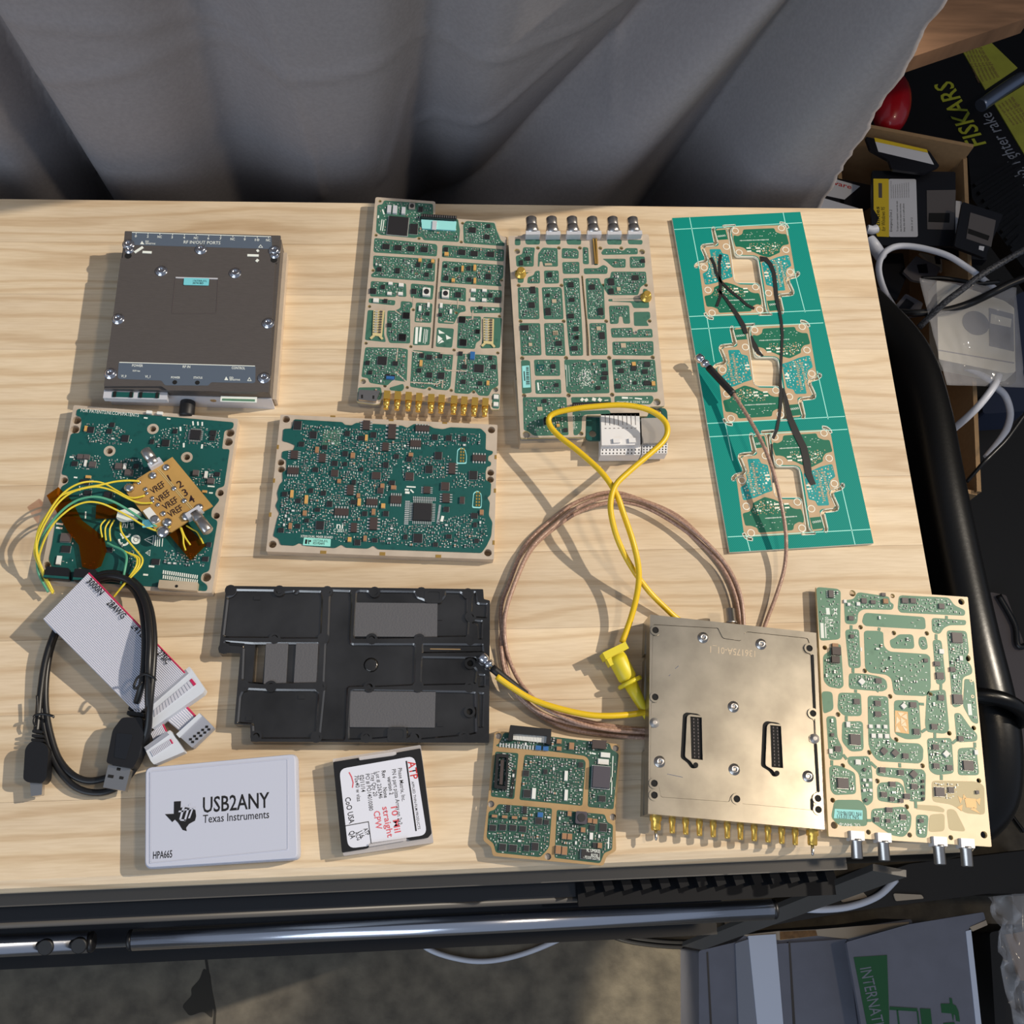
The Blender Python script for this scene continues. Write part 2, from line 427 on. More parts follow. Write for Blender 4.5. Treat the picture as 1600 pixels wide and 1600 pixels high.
def pads(b, st, t, r, z, m='tinned', name='screw_pad', r2=None):
    for x, y in pts(st, t):
        q = b.L(x, y); MB().prism(circ(q[0], q[1], r, 18), z, z+.00012, 0, [circ(q[0], q[1], r2, 12)] if r2 else ()).build(name, m, b.e)
        occ_mark(b, q[0], q[1], 2*r, 2*r)
# ================================================================ the setting
mat('cloth', (146, 142, 144), .92, var=.06, vscale=400, spec=.15)
mat('wall_paint', (60, 58, 58), .9)
flr = MB().box(0, 0, -.05, 0, 9, 9, 0, 0, True).build('floor', 'concrete', kind='structure')
mat('crack_dark', (56, 52, 46), .95)
for s_, w_ in (('326,1466 322,1500 328,1540 336,1580 334,1620', .0030), ('1118,1478 1112,1500 1122,1530 1132,1560 1128,1620', .0016)):
    MB().prism(band([tuple(W(x, y, -TZ).xy) for x, y in pts(s_)], w_), 0, .0004, 0, bottom=False).build('crack', 'crack_dark', flr)
MB().prism(rnd([tuple(W(x, y, -TZ).xy) for x, y in pts('318,1512 328,1520 333,1560 332,1592 318,1580 296,1588 284,1572 300,1555 298,1545 312,1530')], .004), 0, .0003, 0, bottom=False).build('worn_patch', 'crack_dark', flr)
MB().box(0, 1.62, 0, 2.6, 9, .1, 0, 0, True).build('wall_back', 'wall_paint', kind='structure')

# ---------------------------------------------------------------- worktop: edge-glued pine staves
XR, YF, YB, XL = .3133, .0165, .4423, -.98
top = empty('worktop', (0, 0, TZ), 0, 'pale edge-glued pine worktop covered with circuit boards', 'worktop')
sv = [YF, .062, .108, .150, .197, .243, .286, .333, .372, .410, YB]
for i in range(len(sv)-1):
    b = MB(); y0, y1 = sv[i], sv[i+1]-.00012; x0, x1, zt, zb = XL, XR, 0, -.026
    prof = [(y0, zb), (y1, zb), (y1, zt), (y0, zt)]
    if i == 0: prof = [(y0+.003, zb), (y1, zb), (y1, zt), (y0+.006, zt), (y0+.002, zt-.002), (y0, zt-.006), (y0, zb+.004)]
    k = len(prof); b.v = [(x0, p, q) for p, q in prof]+[(x1-.0015, p, q) for p, q in prof]
    for a in range(k): c = (a+1) % k; b.face((a, k+a, k+c, c)[::-1])
    b.face(range(k)); b.face(list(range(k, 2*k))[::-1])
    # lay mesh round its own middle so that each stave gets its own grain
    ym = (y0+y1)/2; b.v = [(v[0], v[1]-ym, v[2]) for v in b.v]
    b.build('stave', 'pine', top, (0, ym, 0))

# ---------------------------------------------------------------- drawer cabinet below it
mat('cab_black', (24, 25, 29), .22, coat=.4)
mat('cab_grey', (84, 82, 80), .4)
mat('rib_black', (14, 15, 19), .6, spec=.2)
mat('cab_handle', (7, 7, 8), .30, spec=.35, bump=.05, bscale=300)
mat('cab_steel', (225, 228, 238), .2, 1.0)
cabn = empty('drawer_cabinet', (-.33, .2, 0), 0, 'black steel tool cabinet with chrome drawer pulls under the worktop', 'cabinet')
ox, oy = -.33, .2
def cbox(b, x0, x1, y0, y1, z0, z1, m=0): return b.box((x0+x1)/2-ox, (y0+y1)/2-oy, z0, z1, x1-x0, y1-y0, 0, m, True)
cbox(MB(), XL+.01, XR-.07, .022, YB-.01, .05, TZ-.0262).build('body', 'cab_black', cabn)
cbox(MB(), XL+.01, XR-.068, .010, .0215, TZ-.040, TZ-.0262).build('top_rail', 'cab_grey', cabn)
def drawer(z0, z1, yf, pull, xr):
    d = cbox(MB(), XL+.015, xr, yf, .0215, z0, z1).build('drawer', 'cab_black', cabn)
    lip = MB(); lip.tube([(XL+.015-ox, yf-oy-.001, z1-.002), (xr-ox, yf-oy-.001, z1-.002)], .0022, 8, 0, 1); lip.build('drawer_lip', 'cab_grey', d)
    return d
def pull(d, x0, x1, y, z, r):
    b = MB(); b.tube([(x0-ox, y-oy, z), (x1-ox, y-oy, z)], r, 20, 0, 1)
    b.build('pull_bar', 'cab_steel', d)
    for x, s in ((x0, -1), (x1, 1)): MB().lathe([(r*.9, 0), (r*.96, .002), (r*.8, .003)], (x-ox, y-oy, z), (s, 0, 0), 16).build('end_cap', 'black_plastic', d)
d1 = drawer(TZ-.135, TZ-.050, .002, True, XR-.076)
pw = lambda px, py, y: WY(px, py, y)
pa = W(210, 1441, -.085); pb = W(1204, 1403, -.085)
pull(d1, pa.x, pb.x, -.0105, TZ-.085, .0062)
pc = W(-60, 1452, -.085); pd = W(158, 1444, -.085)
pull(d1, -.95, pd.x-.006, -.0105, TZ-.085, .0062)
for px in (72, 124):
    q = W(px, 1441, -.075); MB().lathe([(.0046, 0), (.0046, .002), (.0040, .0026)], (q.x-ox, -.0118-oy, TZ-.0798), (0, -.25, 1), 18).build('lock_plug', 'black_rubber', d1)
d2 = drawer(TZ-.36, TZ-.145, -.0125, False, W(1130, 1460, -.15).x)
cbox(MB(), XL+.015, W(1130, 1460, -.15).x, -.026, -.0125, TZ-.20, TZ-.165).build('kick_strip', 'black_plastic', d2)
# ribbed slide just under the worktop on the right
xa, xb = W(905, 1372, -.035).x, W(1310, 1352, -.035).x
n = 14; MB().box((xa+xb)/2-ox, .0035-oy, TZ-.049, TZ-.045, xb-xa, .014, 0, 0, True).build('slide_rail', 'rib_black', cabn)
for i in range(n): MB().box(xa+(xb-xa)*(i+.5)/n-ox, .0085-oy, TZ-.045, TZ-.036, (xb-xa)/n*.5, .008, .25, 0, True).build('slide_rib', 'rib_black', cabn)
# tubular push handle on the right side
def P3(px, py, z): return W(px, py, z)
hp = [(1215, 462, -.158), (1320, 470, -.155), (1368, 506, -.150), (1414, 562, -.14), (1440, 640, -.13), (1462, 760, -.12), (1486, 880, -.115), (1512, 1000, -.11), (1536, 1100, -.11), (1546, 1180, -.115), (1536, 1250, -.125), (1480, 1290, -.14), (1400, 1296, -.15), (1290, 1300, -.152)]
hb = MB(); q = [P3(*p)-Vector((ox, oy, 0)) for p in hp]
hb.tube(q, .0215, 22, 0, 6); hb.build('push_handle', 'cab_handle' if 'cab_handle' in MATS else 'black_rubber', cabn)

# ---------------------------------------------------------------- curtain behind the worktop
def seg_d(x, z, a, b):
    dx, dz = b[0]-a[0], b[1]-a[1]; L2 = dx*dx+dz*dz; t = ((x-a[0])*dx+(z-a[1])*dz)/L2
    return ((x-a[0])*dz-(z-a[1])*dx)/sqrt(L2), t
YC = .472
def cpt(px, py): p = WY(px, py, YC); return (p.x, p.z)
folds = [((310, 0), (385, 309), -.040, .030), ((430, 0), (500, 309), .008, .04), ((692, 0), (662, 309), -.044, .024), ((750, 0), (760, 309), .008, .03), ((610, 0), (575, 309), .006, .03),
         ((1194, 0), (825, 309), -.060, .034), ((1286, 0), (965, 309), .030, .024), ((1350, 0), (1105, 309), -.075, .055), ((1440, 0), (1235, 309), .010, .02),
         ((-10, 120), (118, 309), -.052, .014), ((-60, 120), (60, 309), .016, .018), ((150, 0), (230, 309), .008, .05)]
folds = [(cpt(*a), cpt(*b), d, w) for a, b, d, w in folds]
creases = [[(0, 30), (140, 34), (290, 62), (440, 118)], [(60, 125), (230, 100), (330, 105), (440, 128), (640, 108), (720, 134), (930, 118), (1040, 80)], [(400, 0), (440, 110), (490, 260), (500, 315)], [(660, 270), (760, 240), (900, 160)], [(600, 315), (625, 250), (640, 190)], [(960, 240), (985, 150)]]
creases = [[cpt(*p) for p in c] for c in creases]
def cloth_y(x, z):
    d = 0
    for a, b, h, w in folds:
        s, t = seg_d(x, z, a, b)
        if h < -.05: d += .85*h*(math.exp(-max(s, 0)/(w*1.7)) if s > 0 else math.exp(-(s/.017)**2))
        else: d += .62*h*math.exp(-(s/w)**2)
    for c in creases:
        best = 9
        for i in range(len(c)-1):
            s, t = seg_d(x, z, c[i], c[i+1]); t = max(0, min(1, t)); qx = c[i][0]+(c[i+1][0]-c[i][0])*t; qz = c[i][1]+(c[i+1][1]-c[i][1])*t
            best = min(best, hypot(x-qx, z-qz))
        if best < .02: d += .0022*math.exp(-(best/.0035)**2)
    return YC-d
e0, e1 = cpt(1468, 0), cpt(1284, 318)
rg = random.Random(5); nx, nz = 460, 200; zlo, zhi = .30, TZ+.50
cb = MB(); jag = [0.0]
for j in range(nz): jag.append(jag[-1]*.72+rg.uniform(-.0018, .0018))
for j in range(nz+1):
    z = zlo+(zhi-zlo)*j/nz; xr = e1[0]+(e0[0]-e1[0])*(z-e1[1])/(e0[1]-e1[1])+jag[j]
    for i in range(nx+1):
        x = -1.1+(xr+1.1)*i/nx; cb.v.append((x, cloth_y(x, z), z))
for j in range(nz):
    for i in range(nx): a = j*(nx+1)+i; cb.face((a, a+1, a+nx+2, a+nx+1), 0, True)
cur = cb.build('curtain', 'cloth'); md = cur.modifiers.new('thick', 'SOLIDIFY'); md.thickness = .0012
tag(cur, 'grey cloth backdrop hanging in slanted folds behind the worktop', 'curtain')
# ================================================================ things on the worktop
def axis_part(b, p0, p1, zc, prof, name, mats, n=16, parent=None, ms=None):
    """a turned part lying along p0 -> p1; profile radii in metres, stations 0..1 of the length"""
    a = b.L(*p0, zc); c = b.L(*p1, zc); d = Vector((c[0]-a[0], c[1]-a[1], 0)); ln = d.length
    m = MB(); m.lathe([(r, h*ln) for r, h in prof], (a[0], a[1], zc-b.zb), d, n, 0, True, ms)
    return m.build(name, mats, parent or b.e)
def strip(b, st, t, w, m, name='trace', th=.00012, z=None, zz=None):
    z = b.h()+.00008 if z is None else z
    p = band(b.poly(st, t), w)
    return MB().prism(p, z, z+th, 0, bottom=False).build(name, m, b.e)
def marks(b, st, t, m='print_white', th=.00005, z=None):
    """small bars of silk-screen print: x0,y0,x1,y1,width"""
    z = b.h()+.00009 if z is None else z; q = MB()
    for a in st.split():
        v = [float(c) for c in a.split(',')]
        x0, y0 = b.L(t[0]+v[0]*t[2], t[1]+v[1]*t[2]); x1, y1 = b.L(t[0]+v[2]*t[2], t[1]+v[3]*t[2])
        w = v[4]*t[2]*.00041 if len(v) > 4 else .0003
        q.box((x0+x1)/2, (y0+y1)/2, z, z+th, hypot(x1-x0, y1-y0), w, atan2(y1-y0, x1-x0))
        if hypot(x1-x0, y1-y0) < .03: occ_mark(b, (x0+x1)/2, (y0+y1)/2, abs(x1-x0), abs(y1-y0))
    return q.build('silkscreen', m, b.e)
def words(b, s, p0, p1, h, t=(0, 0, 1), m='print_white', z=None, parent=None, name='lettering', mark=True):
    """print on the top face; p0 -> p1 baseline in picture readings, h = capital height in picture pixels"""
    z = b.h()+.00014 if z is None else z
    a = b.L(t[0]+p0[0]*t[2], t[1]+p0[1]*t[2]); c = b.L(t[0]+p1[0]*t[2], t[1]+p1[1]*t[2])
    if mark:
        L_ = hypot(c[0]-a[0], c[1]-a[1]); ux, uy = (c[0]-a[0])/L_, (c[1]-a[1])/L_
        for i in range(int(L_/.001)+1): occ_mark(b, a[0]+ux*i*.001-uy*h*.00022, a[1]+uy*i*.001+ux*h*.00022, .001, h*.0005 if abs(ux) > .5 else .001)
    return letter(parent or b.e, s, a, c, h*.00050, z, m, name)

# ---------------------------------------------------------------- board with ten gold edge connectors
A2 = (550, 300, .15625); B2 = (540, 480, .1625)
b = Part('circuit_board', 'green circuit board with ten gold edge connectors, tilted tall board at top centre', 'circuit board', (586.7, 307.8), (791.4, 370.3), .0085)
b.rot = atan2(*(Vector(W(791.4, 370.3, .0085)-W(780.5, 640, .0085)).xy.normalized().yx))-pi/2; b.e.rotation_euler.z = b.rot
out2 = rnd(b.poly('235,50 835,95 832,245 1060,268 1440,296 1448,380 1490,440 1545,450', A2)+b.poly('1480,985 1395,985 1388,930 345,880 335,925 290,935 105,908', B2), .0015)
hl = holes_of(b, '280,92 240,432 670,465 1105,312 1092,500 210,785 1495,882 175,1145 612,1178 1042,1210 1475,1242 140,1512 588,1546 1020,1580 645,818 1070,850', A2, .0011)+holes_of(b, '1463,440 378,757 592,772 805,787 1015,800 1230,815', B2, .0011)+holes_of(b, '168,714 1440,792', B2, .0018)
slot = rnd(b.poly('858,660 876,660 812,1562 792,1562', A2), .0004)
h0 = b.h()
MB().prism(out2, h0-.0016, h0, 0, hl+[slot], mside=1).build('circuit_card', ['tinned', 'board_edge'], b.e)
car = rnd(b.poly('240,60 828,100 826,252 1058,275 1432,304 1440,385 1485,447 1538,456', A2)+b.poly('1470,905 345,870 330,915 115,900', B2), .0015)
MB().prism(car, 0, h0-.00165).build('carrier_plate', 'alu_dull', b.e)
R = patches(b, ['320,85 810,120 812,240 1060,272 1080,385 1068,500 715,482 700,450 660,450 630,462 285,430 240,400 255,130 305,125/.25', '1140,290 1425,308 1445,380 1490,488 1525,512 1525,542 1118,512 1112,330/.95',
 '225,460 840,522 855,545 848,645 230,605 215,590/.55', '905,530 1520,575 1518,695 900,652/.55', '215,635 835,672 825,898 195,852 190,825 238,790 210,745/1.0', '905,690 1515,732 1512,860 1470,885 1500,945 885,905/.9',
 '190,890 540,915 545,1050 460,1045 450,965 440,1050 180,1045/.7', '170,1062 435,1085 428,1135 165,1108/.6', '590,915 820,935 805,1078 585,1055/.5', '880,940 1140,960 1138,1098 875,1068/.5',
 '1190,965 1500,985 1495,1110 1185,1098/.7', '490,1090 600,1100 606,1150 582,1165 582,1515 375,1510 345,1425 355,1185 430,1188 485,1160/.75', '640,1105 805,1115 792,1310 625,1302 632,1210/.7', '870,1115 1132,1135 1140,1195 1075,1205 1018,1322 858,1312/.7',
 '1065,1240 1290,1245 1285,1480 1240,1510 1230,1570 1048,1562/.75', '1180,1145 1498,1155 1492,1210 1190,1212/.6', '158,1180 330,1190 320,1420 340,1502 130,1480/.0', '1312,1250 1500,1260 1480,1560 1285,1565 1312,1450/.0', '625,1345 790,1352 775,1532 608,1532/.0', '850,1355 1020,1367 1000,1558 838,1548/.0'], A2, 'mask_green', holes=hl)
R2_ = patches(b, ['190,385 520,392 600,405 588,718 455,700 400,755 232,728 215,682 152,672/.85', '642,412 820,425 1035,452 1008,765 980,800 860,790 805,760 765,790 620,765/.75', '1080,445 1455,465 1470,755 1405,790 1375,855 1280,850 1235,790 1190,835 1045,826/.85', '122,772 340,770 350,840 335,890 112,905/.25', '420,775 555,735 565,780 540,810 430,800/.0', '1412,832 1482,835 1475,978 1408,972/.0'], B2, 'mask_green', holes=hl)
zt = h0+.0001
chips(b, '460,345,215,190', A2, 'q', 'chip', .0014, rot=-.02)
chips(b, '618,375,85,105 1205,385,75,52 1350,455,60,40 340,550,78,50 460,562,78,50 592,572,78,50 722,580,78,50 940,578,45,40 1098,608,78,50 1222,620,78,50 1386,628,78,50', A2)
chips(b, '275,778,50,42 455,792,52,52 662,735,45,40 780,745,52,42 748,830,45,40 938,745,32,30 1045,778,42,42 1168,768,42,42 942,868,48,42 1172,880,48,42 1362,850,60,55 210,995,70,55 310,955,45,40 620,998,55,50 1062,1032,62,52 1385,1038,45,42 1458,1085,68,55 540,1240,72,60 505,1460,78,70 1102,1282,72,60 1108,1508,72,65 1255,1400,48,42 375,1335,50,40 757,1222,42,34 882,1232,42,34 1285,1162,45,25 335,1095,42,40 685,180,50,50 1365,345,40,34', A2)
chips(b, '600,150,62,62', A2, 'c', 'alu_dull', .0012, name='shielded_part')
chips(b, '745,1012,78,78 935,1030,72,72', A2, 'c', 'cap_white', .0022, name='inductor')
chips(b, '352,518,98,82 478,545,55,42 212,540,45,40 238,632,42,38 405,668,45,48 455,675,45,40 735,468,42,42 805,485,60,45 912,475,42,42 708,612,42,40 805,655,62,50 918,662,68,62 1120,125,70,60 1282,592,100,78 1145,575,52,42 1392,492,42,38 1425,578,52,42 1132,720,52,40 1292,735,48,38 585,85,68,60 545,292,78,62 1132,345,68,62 1270,240,45,38 1105,450,45,38', B2)
chips(b, '1220,472,48,76 430,686,85,28', B2, 'q', 'blue_part', .0014, name='inductor')
for q in ((430, 185, 45, 85), (372, 180, 42, 82), (515, 195, 40, 75), (680, 690, 35, 35), (808, 700, 35, 35), (945, 628, 45, 35), (1105, 775, 25, 60), (1228, 765, 30, 62), (1012, 890, 35, 35), (1228, 895, 28, 55)): chips(b, '%d,%d,%d,%d' % q, A2, 'q', 'tantalum' if q[0] > 600 else 'alu', .0013, name='capacitor')
chips(b, '725,545,30,62 1368,735,30,45', B2, 'q', 'tantalum', .0012, name='capacitor')
chips(b, '385,920,45,28 492,935,52,34 375,1020,48,30 485,1022,50,32 1215,988,50,32 1325,990,48,28 1208,1078,50,32 1322,1085,48,30 240,1088,58,42 680,1170,28,55 765,1135,26,50 892,1140,30,50 988,1200,26,48', A2, 'q', 'cap_white', .001, name='ceramic_part')
# slot connector at the top
ca, cbb = b.L(*pts('690,262', A2)[0]), b.L(*pts('1045,285', A2)[0]); an = atan2(cbb[1]-ca[1], cbb[0]-ca[0]); mx_, my_ = (ca[0]+cbb[0])/2, (ca[1]+cbb[1])/2
k = MB(); lw = hypot(cbb[0]-ca[0], cbb[1]-ca[1]); k.box(mx_, my_, zt, zt+.003, lw, .0028, an, 0)
for i in range(16): k.box(ca[0]+(cbb[0]-ca[0])*(i+.5)/16, ca[1]+(cbb[1]-ca[1])*(i+.5)/16, zt+.003, zt+.0034, lw/32, .0016, an, 1)
k.build('slot_connector', ['black_plastic', 'steel'], b.e)
q = rnd(b.poly('692,285 1045,305 1035,395 700,375', A2), .0004); MB().prism(q, zt, zt+.0012).build('ribbon_latch', 'label_cyan', b.e)
q = b.poly('805,305 850,308 842,395 800,392', A2); MB().prism(q, zt+.0012, zt+.0020).build('latch_clip', 'alu', b.e)
# two board-to-board sockets in gold
for sp, legs in (('215,1190 325,1192 300,1450 205,1440', '185,1470 225,1435 275,1440 305,1475'), ('1312,1270 1420,1275 1412,1530 1315,1520', '1298,1545 1330,1515 1395,1520 1425,1555')):
    q = rnd(b.poly(sp, A2), .0004); k = MB().prism(q, zt, zt+.0008, 1)
    c = [Vector(p) for p in b.poly(sp, A2)]
    for i in range(9):
        for s, m_ in ((.3, 2), (.72, 0)):
            t_ = (i+.6)/10; p = (c[0]*(1-s)+c[1]*s)*(1-t_)+(c[3]*(1-s)+c[2]*s)*t_; k.box(p.x, p.y, zt+.0008, zt+.0016, .0017, .0009, b.rot*0, m_)
    for a, d in ((0, 1), (3, 2)):
        lg = b.poly(legs, A2); k.prism(band([lg[a], lg[d]], .0014), zt, zt+.0007, 1)
    k.build('board_socket', ['chip_grey', 'board_edge', 'tin'], b.e)
# silver micro socket and ten gold pins along the front edge
q = rnd(b.poly('130,812 335,820 320,850 295,925 120,905', B2), .0005); k = MB().prism(q, zt, zt+.0026)
k.build('micro_socket', 'steel', b.e)
marks(b, '160,860,160,895,18 270,868,268,900,18', B2, 'hole_black', z=zt+.0026)
for x0, y0, x1, y1 in ((402, 820, 388, 985), (505, 826, 492, 992), (608, 832, 600, 998), (710, 842, 695, 1008), (825, 852, 818, 1018), (925, 858, 915, 1020), (1045, 868, 1035, 1032), (1143, 876, 1132, 1040), (1245, 884, 1232, 1048), (1345, 890, 1335, 1052)):
    a, c = pts('%d,%d %d,%d' % (x0, y0, x1, y1), B2); m_ = (a[0]*.5+c[0]*.5, a[1]*.5+c[1]*.5)
    p = b.L(*a); q = b.L(*m_); k = MB(); d = Vector((q[0]-p[0], q[1]-p[1])); an = atan2(d.y, d.x)
    k.box((p[0]+q[0])/2, (p[1]+q[1])/2, zt-.0005, zt+.0030, d.length, .0042, an, 0, True, inset=.0002)
    e = MB(); pe = b.L(*c); e.lathe([(.0019, 0), (.0019, .55), (.0014, .6), (.0014, .9), (.0017, 1.0)], (q[0], q[1], zt+.0008), (pe[0]-q[0], pe[1]-q[1], 0), 12)
    e.v = e.v; ln = hypot(pe[0]-q[0], pe[1]-q[1]); e = MB(); e.lathe([(.0019, 0), (.0019, .55*ln), (.0014, .6*ln), (.0014, .9*ln), (.0017, ln)], (q[0], q[1], zt+.0008), (pe[0]-q[0], pe[1]-q[1], 0), 12)
    o = k.build('edge_connector', 'gold', b.e); e.build('connector_barrel', 'gold', o)
chips(b, '1447,868,50,40 1445,938,50,40', B2, 'q', 'cap_white', .0012, name='indicator_light')
# print
MB().prism(b.poly('865,1378 930,1415 870,1418', A2), zt, zt+.00006).build('warning_mark', 'print_white', b.e)
MB().prism(b.poly('858,1432 905,1468 855,1512', A2), zt, zt+.00006).build('warning_mark', 'print_white', b.e)
MB().prism(b.poly('938,1428 995,1462 945,1478', A2), zt, zt+.00006).build('warning_mark', 'print_white', b.e)
MB().prism(b.poly('900,1480 922,1498 862,1520', A2), zt, zt+.00006).build('warning_mark', 'print_white', b.e)
marks(b, '650,1352,640,1520,26 690,1352,675,1500,22 725,1370,712,1510,6 742,1372,730,1520,6 757,1378,745,1500,6 305,175,322,225,14 265,235,262,262,14 300,275,285,385,9 320,280,305,390,9', A2)
for w_ in ('640,1270 715,1278', '640,1285 700,1290', '920,1298 1015,1305', '1000,1105 990,1130', '1060,1075 1058,1160', '615,1045 612,1125', '1140,1275 1205,1275 1210,1180', '430,1185 490,1230'): strip(b, w_, A2, .0007, 'tinned')
for w_ in ('500,400 488,520', '480,620 580,715', '640,425 740,440', '910,445 1060,455', '1155,455 1152,590', '945,600 960,608 1155,615', '625,722 880,740 905,730 905,700', '935,700 930,780'): strip(b, w_, B2, .0008, 'tinned')
fills(b, R); fills(b, R2_); finish(b)

# ---------------------------------------------------------------- board with six coax jacks and the white backplane plug
A3 = (780, 330, .175); B3 = (780, 520, .175)
b = Part('circuit_board', 'green and tin circuit board with six steel coax jacks and a white backplane plug', 'circuit board', (794, 368.9), (1013.6, 366.5), .0150)
h0 = b.h()
out3 = rnd(b.poly('80,222 200,218 215,205 300,205 1335,205', A3)+b.poly('1480,655 1340,660 1335,700 1325,745 775,735 770,930 190,938', B3), .0012)
hl = holes_of(b, '345,328 533,328 720,328 902,330 1090,330 173,662 556,662 930,662 1310,660 190,982 575,982 955,982 1342,980', A3, .0013)+holes_of(b, '205,226 597,224 982,222 1370,219 222,560 620,558 1008,552 732,900', B3, .0014)+holes_of(b, '160,358 1275,362', A3, .0020)+holes_of(b, '242,908 1408,618', B3, .0024)
slots = [rnd(b.poly('732,575 748,575 758,700 786,985 800,1143', A3)+b.poly('803,205 780,205', B3)+b.poly('768,985 742,700', A3), .0003)]
MB().prism(out3, h0-.0018, h0, 0, hl+slots, mside=1).build('circuit_card', ['tinned', 'board_edge'], b.e)
MB().prism(rnd(b.poly('90,232 1325,215', A3)+b.poly('1470,648 1330,655 1318,735 765,728 762,922 200,930', B3), .001), .002, h0-.00185).build('carrier_plate', 'alu_dull', b.e)
MB().prism(rnd(b.poly('138,350 160,350 150,385 1330,655 1318,735 765,728 762,940 195,955', B3), .0008), 0, .0095).build('base_flange', 'cream_plane', b.e)
R = patches(b, ['140,248 190,248 190,305 140,305', '230,250 365,252 362,298 240,298', '412,252 548,252 545,298 425,298', '598,252 732,254 730,300 610,298', '960,252 1095,254 1090,300 970,298', '1145,255 1280,258 1278,298 1155,296',
 '215,322 320,325 310,400 308,495 155,495 148,400 205,385/.4', '390,325 520,330 525,495 395,495 385,448 362,450 358,495 345,495 348,380/.45', '560,330 690,335 710,360 708,425 558,420/.7', '745,320 795,325 802,475 748,472/.7', '935,335 1065,335 1085,352 1115,352 1130,330 1235,330 1238,385 920,390 910,370/.25', '920,425 1130,425 1128,505 1020,505 960,450/.5', '1165,405 1300,405 1300,505 1168,508/.7', '562,455 715,452 718,560 570,560/.6', '755,510 880,510 930,478 970,500 965,560 758,562/.35',
 '165,530 280,530 270,545 225,570 215,640 165,640/.0', '320,535 362,530 365,645 250,645 255,590 310,570/.55', '400,530 530,530 535,645 405,648/1.0', '940,600 990,595 1000,540 1310,540 1318,640 1260,680 1240,750 975,750 935,690/.75', '165,680 350,680 360,965 175,965/1.2', '380,680 545,678 560,700 575,965 400,965/.6', '570,600 715,595 745,1143 750,1290 630,1292 615,1143/1.1', '770,600 895,598 905,640 935,680 945,965 790,965/1.1',
 '1285,690 1328,700 1340,865 1200,865 1180,815 975,805 975,785 1280,778/.0', '980,845 1160,842 1170,1005 1110,1005 1100,940 1070,940 1065,1005 990,1008/.3', '1200,900 1345,898 1350,955 1312,980 1340,1025 1205,1025/.0', '180,1000 365,1000 378,1288 195,1290/.45', '400,1000 575,998 592,1292 415,1290/1.1', '805,1000 955,998 968,1285 820,1288/.8', '995,1045 1190,1040 1195,1100 1230,1100 1235,1055 1365,1050 1372,1128 1005,1130/.35'], A3, 'mask_green', holes=hl)
R2_ = patches(b, ['1010,80 1375,75 1380,195 1345,205 1015,200/.35', '195,245 250,245 275,252 290,535 205,545/.0', '310,240 540,240 545,385 320,385/.3', '320,420 550,415 555,545 325,545/.3', '580,240 765,240 790,255 830,235 970,240 985,540 640,545 600,530/.16', '1005,235 1390,240 1415,530 1030,535/.8', '210,575 600,575 620,915 310,920 260,880 220,870/.12', '640,575 995,572 1000,640 650,640/.0', '1030,565 1370,562 1380,600 1350,640 1030,635/.0', '655,702 980,690 1000,722 770,730 740,750 735,870 700,915 665,915/.15'], B3, 'mask_green', holes=hl)
chips(b, '255,428,50,34 198,465,30,45 1282,448,38,32 452,572,42,42 640,662,52,45 830,682,52,45 1000,635,55,62 1215,598,60,42 300,708,48,62 290,842,60,50 650,795,48,34 437,900,52,68 905,900,48,65 640,940,58,40 226,1045,78,45 685,1055,48,40 918,1115,50,62 690,1135,40,30 435,755,34,28 1000,720,45,50', A3)
chips(b, '532,98,58,42 672,142,62,40 692,45,36,30 482,302,40,36 512,470,38,32 935,295,40,34 945,365,52,34 935,408,52,30 1062,270,48,40 1320,285,55,45 1088,342,52,40 1200,322,48,42 1300,350,50,38 1062,480,50,42 1320,452,62,42 1212,450,32,28 405,612,40,34 592,872,40,36 885,495,40,30', B3)
chips(b, '490,806,42,34 502,1090,48,40 888,1050,42,36 1066,698,36,34 438,478,68,20', A3, 'q', 'cream_plane', .0006, name='ceramic_part')
chips(b, '278,108,32,30 500,8,45,32 1108,116,48,42 362,682,48,36', B3, 'q', 'cream_plane', .0006, name='ceramic_part')
chips(b, '1200,284,36,36 1375,458,34,40 525,832,30,26', B3, 'q', 'tantalum', .0011, name='capacitor')
chips(b, '415,802,44,52', B3, 'q', 'black_plastic', .004, name='header_plug')
# brass rail and two gold coax posts
q = rnd(b.poly('830,250 870,250 882,480 850,482', A3), .0006); MB().prism(q, h0, h0+.0002, 0, bottom=False).build('solder_mask', 'mask_deep', b.e)
for s in ('838,255 858,475', '862,255 874,475'): strip(b, s, A3, .0010, 'brass', 'brass_rail', .0016)
for cx, cy in ((190, 565), (1308, 775)):
    q = b.L(*pts('%d,%d' % (cx, cy), A3)[0]); k = MB(); k.lathe([(.0036, 0), (.0036, .0012), (.0026, .0014), (.0026, .005), (.0020, .0056)], (q[0], q[1], h0), (0, 0, 1), 16); k.build('coax_post', 'gold', b.e)
strip(b, '205,540 290,540', A3, .0012, 'tinned'); strip(b, '1010,795 1285,795', A3, .0014, 'tinned')
